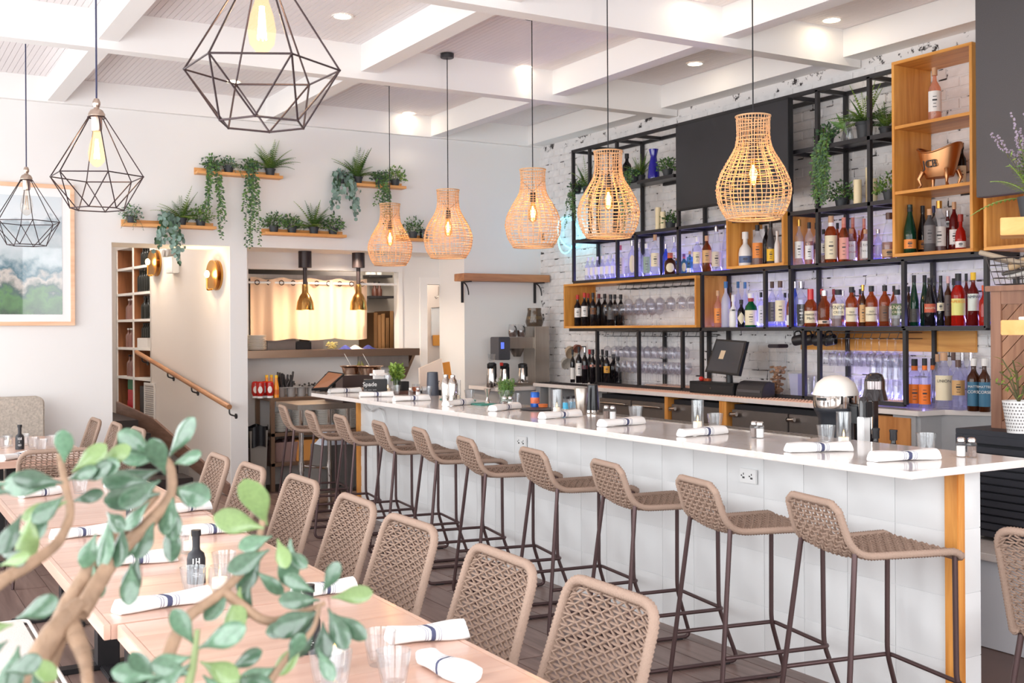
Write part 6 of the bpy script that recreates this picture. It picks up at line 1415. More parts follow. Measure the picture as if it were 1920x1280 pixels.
for i, px in enumerate((1642, 1675)):
    q = atX(px, 822, 4.28); t = thing('speed_rail_bottle', 'black-capped bottle neck rising behind the bar, %s' % ('left one', 'right one')[i], 'bottle', (4.28, q.y, .881), 0, 'bottles in the speed rail'); B().lathe(bottle_lathe(.034, .21, 'spirit'), 14).build('body', GL['black'], t, 40); B().lathe([(.001, .185), (.017, .185), (.017, .225), (.019, .225), (.019, .235), (.001, .235)], 14).build('cap', BLK, t, 40)
# point-of-sale set
pq = atX(1362, 706, 6.30); zb = BCZ + .013; t = thing('cash_drawer', 'black cash drawer on the back counter under the touch screen', 'cash drawer', (6.42, pq.y, zb))
y1, y0 = atX(1294, 720, 6.22).y, atX(1378, 720, 6.22).y
B().box((6.21, y0, zb), (6.33, y1, zb + .10)).build('case', PLASTIC_BLK, t, 0, .004, True); B().box((6.205, y0 + .01, zb + .012), (6.212, y1 - .01, zb + .075)).build('drawer_front', M('drawer_front_black', (34, 32, 34), .5), t, 0, .002, True); B().cyl((6.2, (y0 + y1) / 2, zb + .05), (6.206, (y0 + y1) / 2, zb + .05), .010, n=14).build('lock', CHROME, t, 40, 0, True)
t = thing('touch_screen', 'tilted black point-of-sale touch screen on the back counter', 'monitor', (6.28, (y0 + y1) / 2, zb + .1))
qs = [atX(1322, 696, 6.22), atX(1384, 703, 6.20), atX(1399, 640, 6.27), atX(1343, 636, 6.29)]
nrm = (qs[1] - qs[0]).cross(qs[3] - qs[0]).normalized(); nrm = nrm if nrm.x > 0 else -nrm
b = B(); b.add(qs + [p + nrm * .03 for p in qs], [(0, 1, 2, 3), (7, 6, 5, 4)] + [(i, (i + 1) % 4, 4 + (i + 1) % 4, 4 + i) for i in range(4)]); b.build('housing', PLASTIC_BLK, t, 0, .004, True)
ctr = sum(qs, Vector()) / 4; b = B(); b.add([ctr + (p - ctr) * .92 - nrm * .0015 for p in qs], [(0, 1, 2, 3)]); b.build('screen', M('grey_screen_glass', (70, 70, 74), .15), t, 0, 0, True)
b = B(); e1, e2 = (qs[1] - qs[0]), (qs[3] - qs[0]); o0 = qs[0] + e1 * .27 + e2 * .42 - nrm * .003; b.add([o0, o0 + e1 * .14, o0 + e1 * .14 + e2 * .26, o0 + e2 * .26], [(0, 1, 2, 3)]); b.build('paper_note', C(214, 190, 158), t, 0, 0, True)
B().cyl((6.28, ctr.y, zb + .10), ctr + nrm * .03, .03, .02, 14).build('stand', PLASTIC_BLK, t, 40, 0, True)
y1, y0 = atX(1360, 720, 6.2).y, atX(1432, 720, 6.2).y; t = thing('receipt_printer', 'rounded black receipt printer beside the cash drawer', 'printer', (6.25, (y0 + y1) / 2, zb))
poly = [(6.19, zb), (6.19, zb + .03), (6.205, zb + .08), (6.235, zb + .115), (6.28, zb + .125), (6.33, zb + .11), (6.33, zb)]
y1 = min(y1, atX(1380, 720, 6.2).y)
b = B(); b.add([(x, y0 + .01, z) for x, z in poly] + [(x, y1 - .004, z) for x, z in poly], [tuple(range(7)), tuple(range(13, 6, -1))] + [(i, 7 + i, 7 + (i + 1) % 7, (i + 1) % 7) for i in range(7)]); b.build('case', M('printer_black', (52, 48, 50), .45), t, 40, .004, True); B().box((6.186, y0 + .03, zb + .035), (6.192, y1 - .03, zb + .055)).build('paper_slot', M('slot_grey', (90, 86, 88), .4), t, 0, 0, True)
q = atX(1313, 700, 6.25); tag(B().ball((6.26, q.y, zb + .1 + .02), .022, 14, 10, sc=(1, 1, .9)).build('tomato', M('red_rubber', (214, 50, 40), .4)), 'small round red object on the cash drawer', 'ornament'); tag(B().cbox((6.29, q.y - .02, zb + .112), (.03, .12, .022)).build('sweet_packets', M('mixed_packets', (196, 90, 50), .5, noise=(60, .6)), None, 0, .004), 'flat pile of bright packets on the cash drawer', 'packets')
q = atX(1459, 715, 6.45); t = thing('cork_jar', 'square clear jar full of wine corks with black lid', 'jar', (6.45, q.y, BCZ + .0005)); hj = atX(1459, 652, 6.45).z - BCZ
B().box((-.055, -.055, 0), (.055, .055, hj)).build('glass_body', TG, t, 30, .008); B().box((-.06, -.06, hj), (.06, .06, hj + .03)).build('lid', M('dark_plum_lid', (44, 34, 40), .5), t, 0, .006); rn = random.Random(4); cks = B()
for k in range(70):
    p = Vector((rn.uniform(-.038, .038), rn.uniform(-.038, .038), rn.uniform(.014, hj * .62))); d = rdir(rn, -.6, .6) * .016; cks.cyl(p - d, p + d, .0095, n=7)
cks.build('corks', M('wine_cork', (176, 128, 92), .8, noise=(25, .45)), t, 40)['kind'] = 'stuff'
q = atX(1489, 730, 6.46); t = thing('plastic_tub', 'translucent plastic tub lit blue beside the cork jar', 'tub', (6.5, q.y, BCZ + .0005)); B().lathe([(.001, 0), (.055, 0), (.07, .19), (.066, .19), (.052, .006), (.001, .006)], 4, phase=PI / 4).build('tub', GLASS('milky_plastic', (230, 230, 246), 1.3, .3, .45), t, 20); B().box((-.075 * .7, -.075 * .7, .19), (.075 * .7, .075 * .7, .2)).build('lid', GLASS('milky_plastic'), t, 0)
# wall lamp cups and coffee things at the far end of the back counter
for i, (px, py, rr, m_) in enumerate(((1066, 655, .075, M('cream_bowl', (196, 176, 152), .5)), (1058, 676, .07, M('pale_grey_bowl', (186, 180, 172), .5)), (1079, 650, .05, M('terracotta_cup', (150, 96, 78), .5)))):
    q = atX(px, py, 6.56); t = thing('hanging_bowl', ('cream bowl hung on its side by the brick wall', 'pale grey bowl hung below the cream one', 'terracotta cup hung on its side beside the cream bowl')[i], 'bowl', q, 0, 'bowls hung on the brick wall')
    b = B(); b.lathe([(.001, 0), (rr * .6, 0), (rr, rr * .9), (rr * .94, rr * .9), (rr * .55, .01), (.001, .01)], 20); b.v = [tuple(Matrix.Rotation(PI / 2 + .5, 3, 'X') @ Vector(v)) for v in b.v]; b.build('bowl', m_, t, 50); B().cyl((0, 0, 0), (6.70 - q.x, 0, .0), .006, n=6).build('wall_peg', BLACKM, t, 40)
# ================================================================== kitchen pass
SHST = M('pass_shelf_steel', (168, 142, 122), .3, 1., noise=(12, .1), stretch=(.2, 1, 1))
ps = thing('pass_shelf', 'stainless steel pass shelf below the kitchen window', 'shelf', (4.3, 11.1, 1.35)); ZP = 1.405
B().box((3.32, 10.93, ZP - .012), (5.30, YR + .12, ZP)).build('shelf_plate', SHST, ps, 0, .002, True); B().box((3.32, 10.92, ZP - .075), (5.30, 10.935, ZP + .002)).build('front_lip', SHST, ps, 0, .003, True)
for x in (3.36, 5.22): B().prism([(10.94, ZP - .075), (YR - .001, ZP - .075), (YR - .001, ZP - .34), (YR - .05, ZP - .34)], x, x + .035, 'x').build('bracket', SHST, ps, 0, 0, True)
B().box((4.62, 10.99, ZP - .20), (5.2, 11.05, ZP - .078)).build('ticket_rail', STEEL, ps, 0, .003, True)
CUR = M('cream_linen_curtain', (240, 206, 176), .85, bump=(180, .15)); xa, xb = atY(470, 560, 11.3).x, atY(690, 560, 11.3).x
zt, zb_ = atY(580, 523, 11.3).z, atY(580, 634, 11.3).z
cu = thing('curtain', 'cream linen half curtain with eyelets on a rod across the pass', 'curtain', ((xa + xb) / 2, 11.3, zb_)); b = B()
b.grid(lambda u, v: (xa + (xb - xa) * u, 11.31 + .035 * math.sin(u * 26) * (.5 + .5 * v) + .012 * math.sin(u * 63), zt - (zt - zb_) * v + (.012 * math.sin(u * 26 + 1) if v < .02 else 0) - (.022 * abs(math.sin(u * 9)) if v > .98 else 0)), 96, 10); b.build('cloth', CUR, cu, 80, 0, True)
for k in range(10):
    x = xa + (xb - xa) * (k + .5) / 10; B().tube([(x + .024 * math.cos(a * PI / 7), 11.29 + .012 * (k % 2), zt - .045 + .024 * math.sin(a * PI / 7)) for a in range(14)], .005, 6, True).build('eyelet', M('dark_eyelet', (64, 50, 46), .4, .6), cu, 60, 0, True)
B().cyl((wx0, 11.30, zt - .045), (wx1, 11.30, zt - .045), .013, n=10).build('rod', PLATE, cu, 60, 0, True)
BELL = M('polished_brass_bell', (214, 164, 96), .14, 1.)
for i, (px, lab) in enumerate(((572, 'left one'), (672, 'right one'))):
    q = atY(px, 540, 10.98); t = thing('heat_lamp', 'brass bell heat lamp hanging over the pass, ' + lab, 'lamp', (q.x, 10.98, 1.9), 0, 'brass heat lamps over the pass'); z = lambda py: atY(px, py, 10.98).z - 1.9
    B().cyl((0, 0, z(502)), (0, 0, 2.43 - 1.9), .068, n=22).build('housing', M('dark_bronze', (52, 42, 42), .4, .5), t, 40); B().cyl((0, 0, z(536)), (0, 0, z(502)), .022, n=12).build('stem', M('dark_bronze', (52, 42, 42)), t, 40)
    B().lathe([(.001, z(532)), (.03, z(533)), (.034, z(549)), (.058, z(555)), (.084, z(566)), (.095, z(581)), (.086, z(581)), (.078, z(572)), (.045, z(558)), (.001, z(552))], 28).build('bell_shade', BELL, t, 60); B().ball((0, 0, z(574)), .035, 14, 8).build('bulb', EMIT('heat_bulb', (255, 200, 120), 10), t, 60)
    point('heat_lamp_light', (q.x, 11.0, 1.9 + z(592)), 2.2, (1, .78, .5), .05)
d = bpy.data.lights.new('recess_downlight_lamp', 'SPOT'); d.energy = 50; d.color = (1, .84, .66); d.spot_size = 2.7; d.spot_blend = .9; o = bpy.data.objects.new('recess_downlight_lamp', d); COL.objects.link(o); o.location = (4.45, 10.80, 2.41)
o = copy_tree(proto); o.location = (4.45, 10.80, 2.443); o['label'] = 'round recessed downlight in the recess above the kitchen pass'
d = bpy.data.lights.new('kitchen_ceiling_lamp', 'AREA'); d.energy = 16; d.size = .8; d.color = (1, .9, .78); o = bpy.data.objects.new('kitchen_ceiling_lamp', d); COL.objects.link(o); o.location = (5.2, 12.1, 2.85)
d = bpy.data.lights.new('stair_fill_light', 'AREA'); d.energy = 26; d.size = .9; d.color = (1, .95, .9); o = bpy.data.objects.new('stair_fill_light', d); COL.objects.link(o); o.location = (2.35, 12.9, 3.55)  # unseen fill light added to brighten the stairwell
d = bpy.data.lights.new('store_lamp', 'AREA'); d.energy = 5; d.size = .4; d.color = (1, .88, .76); o = bpy.data.objects.new('store_lamp', d); COL.objects.link(o); o.location = (5.7, 11.5, 2.8)
# things on the pass and in the kitchen
CHINA = M('white_china', (238, 234, 228), .25)
def plate_stack(label, x, y, z, n, r=.12, grp='stacks of white plates'):
    for k in range(n):
        o = link('plate', PLM, None); o.location = (x + random.uniform(-.002, .002), y, z + .0128 * k); o.scale = (r / .12,) * 2 + (1,); tag(o, label, 'plate', grp)
PLM = B().lathe([(.001, 0), (.07, 0), (.078, .004), (.12, .0125), (.12, .0165), (.07, .008), (.001, .007)], 20).mesh('plate', CHINA, 40)
q = atY(481, 652, 11.12); plate_stack('white plate in the stack at the left end of the pass shelf', q.x, 11.12, ZP + .0005, 12, .10, 'plates stacked on the pass')
PANM = M('bronze_sheet_pan', (170, 132, 92), .3, .9)
for k, px in enumerate((697, 704, 711, 719, 727, 735, 742)):
    q = atY(px, 650, 11.62); zt_ = atY(px, (586, 590, 588, 596, 583, 585, 588)[k], 11.62).z; b = B(); b.box((q.x - .022, 11.5, 1.39), (q.x + .018, 11.95, zt_)); b.box((q.x - .028, 11.49, 1.39), (q.x - .02, 11.5, zt_)); b.box((q.x - .026, 11.492, zt_ - .006), (q.x + .02, 11.95, zt_))
    tag(b.build('sheet_pan', PANM, None, 0, .003), 'bronze sheet pan stood on edge in the kitchen, %s from the left' % ORD[k], 'pan', 'sheet pans stood on edge')
B().box((3.5, 11.4, 0), (5.6, 12.0, 1.389)).build('work_counter', DKST); tag(COL.objects['work_counter'], 'dark steel kitchen counter seen through the pass window', 'counter')
t = thing('range_hood', 'dark steel extractor hood at the top of the pass window', 'hood', (4.2, 12.2, 2.1)); B().prism([(11.7, 2.2), (12.85, 2.2), (12.85, 2.85), (12.2, 2.85)], 3.4, 4.95, 'x').build('canopy', DKST, t, 0, 0, True); B().box((3.42, 11.69, 2.17), (4.93, 11.73, 2.22)).build('rim', STEEL, t, 0, 0, True)
for k, (px, w_) in enumerate(((520, .34), (585, .16), (560, .2))):
    q = atY(px, 640, 11.7); tag(B().box((q.x - w_ / 2, 11.55, 1.39), (q.x + w_ / 2, 11.9, 1.39 + (.12, .16, .1)[k])).build('steel_appliance', (DKST, STEEL, BLACKM)[k], None, 0, .01), ('wide dark appliance under the curtain in the kitchen', 'narrow steel appliance under the curtain in the kitchen', 'low black appliance under the curtain in the kitchen')[k], 'appliance')
t = thing('spice_shelf', 'small dark wall shelf with jars at the back of the kitchen', 'shelf', (5.35, 12.8, 1.9)); q = atY(708, 555, 12.8); B().box((q.x - .16, 12.66, q.z - .03), (q.x + .16, 12.89, q.z)).build('board', BLACKM, t, 0, 0, True); q2 = atY(708, 516, 12.8)
B().box((q.x - .16, 12.7, q2.z - .03), (q.x + .16, 12.89, q2.z)).build('board', BLACKM, t, 0, 0, True)
for k, (px, z_) in enumerate(((702, q.z), (711, q.z), (690, q2.z), (700, q2.z), (711, q2.z))):
    x = atY(px, 540, 12.78).x; t = thing('kitchen_jar', 'jar on the back kitchen shelf, %s' % ('lower left', 'lower right', 'upper left', 'upper middle', 'upper right')[k], 'jar', (x, 12.78, z_ + .0005), 0, 'jars on the kitchen shelf'); B().lathe([(.001, 0), (.036, 0), (.036, .08), (.02, .1), (.018, .14), (.001, .14)], 14).build('jar_body', (M('brown_sauce', (92, 52, 40), .4), CHINA)[k > 1], t, 40); B().lathe([(.001, .14), (.02, .14), (.012, .18), (.001, .18)], 12).build('lid', (BLK, PLATE)[k > 1], t, 40)
q = atY(622, 651, 11.05); t = thing('food_tub', 'clear tub of yellow shredded food on the pass shelf', 'tub', (q.x, 11.05, ZP + .0005)); B().lathe([(.001, 0), (.06, 0), (.07, .06), (.066, .06), (.056, .004), (.001, .004)], 4, phase=.78).build('tub', TG, t, 20); b = B(); rn = random.Random(9)
for k in range(70): p = Vector((rn.uniform(-.04, .04), rn.uniform(-.04, .04), rn.uniform(.01, .075))); dd = rdir(rn, -.5, .5) * .015; b.cyl(p - dd, p + dd, .004, n=4)
b.build('shredded_food', M('yellow_food', (222, 206, 130), .7), t, 40)['kind'] = 'stuff'
for k, (px, c, s_) in enumerate(((645, (64, 72, 150), .14), (665, (214, 212, 220), .17), (690, (70, 78, 160), .15))):
    q = atY(px, 650, 11.05); b = B(); rn = random.Random(k); b.grid(lambda u, v: (q.x + (u - .5) * s_, 11.03 + (v - .5) * .12, ZP + .002 + .03 * math.sin(PI * u) * math.sin(PI * v) * (1 + .5 * math.sin(9 * u + 5 * v + k))), 14, 10); tag(b.build('kitchen_cloth', M('cloth_%d' % k, c, .9), None, 80), ('folded blue cloth beside the yellow tub', 'crumpled white cloth on the pass shelf', 'blue cloth at the right of the pass shelf')[k], 'cloth')
# ================================================================== side station under the pass
TAUPE = M('taupe_steel_shelf', (150, 122, 102), .4, .7); Ys = 10.72; zt = atY(545, 745, Ys).z; zm = atY(520, 812, Ys).z; zl = atY(520, 868, Ys).z
x0, x1 = 3.555, 4.75
sh = thing('side_station', 'taupe steel shelving with plates and condiments beside the stair pier', 'shelf', (4.0, 11, 0))
for z, nm in ((zt, 'top_board'), (zm, 'shelf_board'), (zl, 'shelf_board')): B().box((x0, Ys, z - .035), (x1, YR - .02, z)).build(nm, TAUPE, sh, 0, .002, True)
for x in (x0, x1 - .04):
    for y in (Ys, YR - .06): B().box((x, y, 0), (x + .04, y + .04, zt - .035)).build('leg', TAUPE, sh, 0, 0, True)
for k, px in enumerate((525, 567, 608, 648)):
    q = atY(px, 800, Ys + .14); plate_stack('white plate in the side-station stack, %s from the left' % ORD[k], q.x, Ys + .14, zm + .0005, (15, 20, 16, 20)[k], .105, 'plates stacked on the side station')
KET = M('red_ketchup', (178, 30, 24), .25); MUS = M('yellow_mustard', (236, 150, 40), .3)
for k, (px, back) in enumerate(((479, 1), (496, 1), (488, 0), (506, 0))):
    q = atY(px, 738, Ys + .07 + .07 * back); t = thing('ketchup_bottle', 'red squeeze ketchup bottle on the side station, %s' % ('leftmost at back', 'second at back', 'front left', 'front with white label')[k], 'bottle', (q.x, q.y, zt + .0005), 0, 'ketchup bottles on the side station'); B().lathe([(.001, 0), (.032, 0), (.034, .02), (.001, .02)], 16).build('white_cap', PLATE, t, 40); B().lathe([(.026, .02), (.040, .05), (.041, .11), (.036, .155), (.02, .165), (.001, .165)], 18).build('body', KET, t, 50)
    b = B(); f = math.atan2(-q.y, -q.x); k_ = 6
    for i in range(k_ + 1): a = f - .55 + 1.1 * i / k_; e = math.sqrt(max(.05, 1 - (2 * i / k_ - 1) ** 2)); b.v += [(.0416 * math.cos(a), .0416 * math.sin(a), .085 - .035 * e), (.0416 * math.cos(a), .0416 * math.sin(a), .085 + .035 * e)]
    b.f = [(2 * i, 2 * i + 2, 2 * i + 3, 2 * i + 1) for i in range(k_)]; b.m = [0] * k_; b.build('label', WHT, t, 60)
for k, (px, back) in enumerate(((500, 1), (509, 1), (518, 0))):
    q = atY(px, 738, Ys + .07 + .12 * back); t = thing('hot_sauce_bottle', 'yellow-orange sauce bottle on the side station, %s' % ('left at back', 'middle at back', 'front one')[k], 'bottle', (q.x, q.y, zt + .0005), 0, 'sauce bottles on the side station'); B().lathe([(.001, 0), (.026, 0), (.026, .1), (.02, .14), (.014, .17), (.014, .2), (.001, .2)], 16).build('body', MUS, t, 50); B().lathe([(.001, .2), (.016, .2), (.014, .225), (.001, .225)], 12).build('cap', YEL, t, 40); B().lathe([(.0266, .03), (.0266, .08)], 16).build('label', M('amber_label', (214, 110, 40), .5), t, 40)
q = atY(557, 738, Ys + .12); t = thing('cutlery_bin', 'grey four-bay cutlery bin filled with dark utensils', 'cutlery bin', (q.x, Ys + .14, zt + .0005)); GRB = M('grey_bin_plastic', (150, 146, 144), .5)
b = B(); 
for k in range(4): b.lathe([(.001, 0), (.04, 0), (.05, .1), (.047, .1), (.038, .005), (.001, .005)], 14, (-.165 + .11 * k, 0, 0))
b.box((-.225, -.06, .092), (.225, .06, .1)); b.build('bin', GRB, t, 40); rn = random.Random(8); b = B()
for k in range(26):
    p = Vector((-.20 + rn.random() * .15, rn.uniform(-.03, .03), .1)); e = p + Vector((rn.uniform(-.03, .03), rn.uniform(-.02, .02), rn.uniform(.05, .15))); b.cyl(p, e, .008, .011, 6); b.ball(e, .011, 6, 4)
for k in range(14): p = Vector((-.02 + rn.random() * .22, rn.uniform(-.03, .03), .1)); b.ball(p + Vector((0, 0, rn.uniform(.0, .03))), .012, 6, 4)
b.build('utensils', M('dark_utensils', (50, 44, 44), .4), t, 60)['kind'] = 'stuff'
q = atY(475, 880, 10.5); t = thing('trash_bin', 'grey trash bin lined with a black bag beside the stair pier', 'bin', (3.425, 10.79, 0)); B().lathe([(.001, 0), (.10, 0), (.13, .62), (.125, .62), (.09, .01), (.001, .01)], 4, phase=.785).build('bin', M('bin_grey_plastic', (132, 126, 120), .5), t, 15, .01); b = B(); b.grid(lambda u, v: ((.112 + .008 * math.sin(u * 40)) * math.cos(u * 2 * PI), (.112 + .008 * math.sin(u * 40)) * math.sin(u * 2 * PI), .66 - .2 * v - .012 * math.sin(u * 23)), 60, 4); b.build('bag', M('black_bin_bag', (26, 26, 30), .25), t, 50)
q = atY(530, 860, Ys + .1); t = thing('clear_crate', 'clear pink-tinted plastic crate on the low shelf', 'crate', (q.x, Ys + .18, zl + .0005)); B().lathe([(.001, 0), (.17, 0), (.2, .2), (.195, .2), (.165, .006), (.001, .006)], 4, phase=.785).build('crate', GLASS('pink_plastic', (226, 196, 190), 1.3, .2, .35), t, 15); b = B(); rn = random.Random(2)
for k in range(22): b.ball((rn.uniform(-.1, .1), rn.uniform(-.1, .1), rn.uniform(.03, .24)), rn.uniform(.02, .045), 7, 5)
b.build('crate_contents', M('dark_sundries', (70, 44, 46), .6, noise=(12, .5)), t, 40)['kind'] = 'stuff'
q = atY(578, 860, Ys + .1); tag(B().box((q.x - .14, Ys + .05, zl + .0005), (q.x + .16, Ys + .32, zl + .21)).build('cardboard_box', C(226, 158, 86), None, 0, .004), 'orange-brown cardboard box on the low shelf', 'box')
# steel table with tubular legs at the end of the bar
ts = thing('steel_table', 'small steel table with tubular legs at the far end of the bar', 'table', (3.7, 9.6, 0)); za = atY(600, 757, 9.45).z; xa, xb = atY(556, 757, 9.45).x, atY(652, 757, 9.45).x
B().box((xa, 9.42, za - .05), (xb + .75, 10.02, za)).build('top', STEEL, ts, 0, .004, True)
for px in (551, 604):
    q = atY(px, 800, 9.5); B().cyl((q.x + .06, 9.48, 0), (q.x + .06, 9.48, za - .05), .021, n=14).build('leg', CHROME, ts, 40, 0, True); B().cyl((q.x + .06, 9.48, .35), (q.x + .06, 9.48, .43), .027, n=14).build('leg_collar', CHROME, ts, 40, 0, True)
for x in (xb + .2,): B().cyl((x, 9.94, 0), (x, 9.94, za - .05), .021, n=14).build('leg', CHROME, ts, 40, 0, True)
q1, q2 = atY(551, 800, 9.5), atY(604, 800, 9.5); B().cyl((q1.x + .06, 9.48, .40), (q2.x + .06, 9.48, .36), .014, n=10).build('cross_tube', CHROME, ts, 40, 0, True); B().box((q1.x + .05, 9.44, .14), (xb + .25, 9.9, .16)).build('undershelf', STEEL, ts, 0, 0, True)
q = atY(625, 800, 9.6); b = B(); b.grid(lambda u, v: (q.x + .02 + (u - .5) * .3, 9.66 + (v - .5) * .25, .56 + .16 * math.sin(PI * u) * math.sin(PI * v) * (1 + .25 * math.sin(13 * u + 7 * v) + .2 * math.sin(23 * v))), 18, 16); t = thing('linen_pile', 'crumpled pile of pale blue-white linen under the bar end', 'linen', (q.x, 9.66, .5)); b.build('linen', M('pale_blue_linen', (214, 220, 232), .9), t, 80, 0, True); B().box((q.x - .15, 9.52, .16), (q.x + .2, 9.8, .56)).build('basket', M('grey_wire_basket', (110, 106, 104), .5), t, 0, .005, True)
rn = random.Random(21); t = thing('cable_tangle', 'tangle of black cables on the low shelf under the bar end', 'cables', (3.9, 9.66, .16))
for k in range(6):
    pts = [Vector((q.x - .12 + rn.random() * .34, 9.5 + rn.random() * .25, .17 + rn.random() * .03)) for _ in range(9)]; B().tube(fillet(pts, .08, 4), .005, 5).build('cable', BLK, t, 60, 0, True)
# tablet on its stand, pans, chilli pot at the bar end
t = thing('pos_tablet', 'angled brown-reflecting tablet on a black arm at the bar end', 'tablet', (3.55, 9.0, CZ)); Yt = 8.98
qs = [atY(584, 729, Yt - .05), atY(614, 727, Yt - .1), atY(645, 700, Yt + .05), atY(616, 696, Yt + .12)]; nn = (qs[1] - qs[0]).cross(qs[3] - qs[0]).normalized(); nn = nn if nn.z > 0 else -nn
b = B(); b.add(qs + [p - nn * .015 for p in qs], [(0, 1, 2, 3), (7, 6, 5, 4)] + [(i, (i + 1) % 4, 4 + (i + 1) % 4, 4 + i) for i in range(4)]); b.build('tablet', PLASTIC_BLK, t, 0, .003, True); c_ = sum(qs, Vector()) / 4; b = B(); b.add([c_ + (p - c_) * .9 + nn * .001 for p in qs], [(0, 1, 2, 3)]); b.build('screen', M('screen_painted_reflection', (170, 116, 84), .2), t, 0, 0, True)  # brown reflection painted as the screen's base colour
e0 = atZ(624, 733, CZ); B().tube(fillet([(e0.x, e0.y, CZ + .01), (e0.x + .02, e0.y + .03, CZ + .06), c_ - nn * .02], .03), .022, 8).build('arm', PLASTIC_BLK, t, 60, 0, True); B().box((e0.x - .14, e0.y - .05, CZ + .0005), (e0.x + .06, e0.y + .09, CZ + .02)).build('foot', PLASTIC_BLK, t, 0, .004, True)
for k, (px, r) in enumerate(((657, .10), (676, .11))):
    q = atY(px, 712, 9.75); t = thing('steel_pan', 'shallow steel pan on the table behind the bar end, %s' % ('left one', 'right one')[k], 'pan', (q.x, 9.72 - .2 * k, za + .25), 0, 'steel pans behind the bar end'); B().lathe([(.001, 0), (r * .8, 0), (r * .9, .06), (r * 1.12, .075), (r * 1.1, .078), (r * .85, .06), (r * .75, .006), (r * .001, .006)], 26).build('pan', M('warm_steel', (206, 172, 150), .2, 1.), t, 40); B().cyl((.02, 0, .03), (-.06, .03, .19), .003, n=6).build('ladle', STEEL, t, 40)
t = thing('pan_stand', 'dark glass-fronted stand under the two steel pans', 'stand', (4.15, 9.65, za)); q = atY(640, 720, 9.5); B().box((q.x - .01, 9.44, za + .0005), (q.x + .36, 9.9, za + .249)).build('stand', M('dark_brown_box', (66, 52, 50), .35), t, 0, .004, True)
q = atY(704, 694, 9.6); t = thing('chilli_bunch', 'upright green chillies behind the folded towel', 'vegetables', (q.x, 9.95, za - .0)); B().lathe([(.001, .0005), (.05, .0005), (.055, .25), (.05, .25), (.001, .01)], 16).build('pot', STEEL, t, 40)
for k in range(5): B().tube([(-.03 + .015 * k, 0, .24), (-.035 + .017 * k, 0, .30), (-.03 + .014 * k, .01, .34 + .02 * (k % 2))], .01, 7, rf=lambda i: (.01, .011, .003)[i]).build('chilli', M('olive_chilli', (140, 140, 60), .4), t, 60)
# ================================================================== coffee station in the corner
ct = thing('coffee_counter', 'grey corner counter carrying the coffee brewer', 'counter', (6.2, 10.3, 0)); B().box((5.75, 10.0, .96), (6.69, 10.64, 1.0)).build('worktop', QUARTZ, ct, 0, .003, True); B().box((5.8, 10.04, 0), (6.68, 10.63, .96)).build('cabinet', GREYP, ct, 0, 0, True)
t = thing('coffee_brewer', 'stainless coffee brewer with tall tower and side display', 'coffee maker', (6.3, 10.3, 1.0)); Yc = 10.25; X_ = lambda px: atY(px, 650, Yc).x; Zc_ = lambda py: atY(985, py, Yc).z
B().box((X_(1003), Yc, 1.0005), (X_(1030), Yc + .25, Zc_(612))).build('tower', STEEL, t, 0, .004, True); B().box((X_(955), Yc + .02, Zc_(653)), (X_(1003), Yc + .2, Zc_(632))).build('brew_head', STEEL, t, 0, .004, True); B().box((X_(936), Yc + .0, Zc_(674)), (X_(957), Yc + .2, Zc_(631))).build('control_panel', M('dark_panel_grey', (74, 74, 80), .4), t, 0, .008, True)
B().box((X_(939), Yc - .002, Zc_(653)), (X_(945), Yc, Zc_(641))).build('display', EMIT('blue_display', (90, 110, 230), 1.2), t, 0, 0, True); B().lathe([(.04, -.09), (.075, -.02), (.08, 0), (.001, 0)], 20, (X_(978), Yc + .1, Zc_(653))).build('filter_basket', M('basket_steel', (120, 112, 108), .35, .8), t, 40, 0, True); B().box((X_(950), Yc + .02, 1.0005), (X_(1003), Yc + .22, 1.03)).build('base', STEEL, t, 0, 0, True)
for k, (px, yt, lab) in enumerate(((922, 682, 'left one with a glass on its lid'), (946, 683, 'middle one with a red tag'), (980, 683, 'right one under the brewer'))):
    q = atY(px, 700, 10.12 if k != 2 else 10.2); t = thing('coffee_airpot', 'steel coffee airpot with black lid, ' + lab, 'airpot', (q.x, q.y, 1.0005 if k != 2 else 1.031), 0, 'steel coffee airpots'); hh = atY(px, yt, q.y).z - 1.0 - (.03 if k == 2 else 0); B().lathe([(.001, 0), (.06, 0), (.062, .01), (.058, hh * .4), (.045, hh * .8), (.001, hh * .8)], 22).build('flask', CHROME, t, 40); B().lathe([(.046, hh * .8), (.05, hh * .82), (.05, hh), (.03, hh * 1.06), (.001, hh * 1.06)], 20).build('lid', PLASTIC_BLK, t, 40); B().box((-.012, -.085, hh * .35), (.012, -.05, hh * .9)).build('handle', PLASTIC_BLK, t, 0, .004)
    if k == 1: B().cbox((-.06, -.04, hh * 1.02), (.035, .02, .035)).build('red_tag', C(206, 60, 50), t, 0, .004)
    if k == 0: o = copy_tree(TP); o.location = (q.x, q.y, 1.0 + hh * 1.0601 + .0008); o['label'] = 'upturned tumbler on the lid of the left airpot'; o['group'] = 'tumblers at the coffee station'
q = atY(1010, 610, Yc + .12); t = thing('bean_jar', 'smoked glass jar of pale beans on the coffee brewer', 'jar', (X_(1013), Yc + .12, Zc_(612) + .0005)); hh = Zc_(577) - Zc_(612); B().lathe([(.001, 0), (.085, 0), (.1, .05), (.075, hh * .8), (.078, hh), (.073, hh), (.07, hh * .8), (.094, .05), (.08, .006), (.001, .006)], 24).build('glass_body', GLASS('smoked_jar_glass', (196, 182, 168), 1.45, .04, .1), t, 40); B().lathe([(.001, .007), (.08, .007), (.092, .05), (.084, hh * .55), (.001, hh * .58)], 20).build('beans', M('pale_beans', (176, 160, 112), .8, noise=(120, .5), bump=(150, .8)), t, 40)
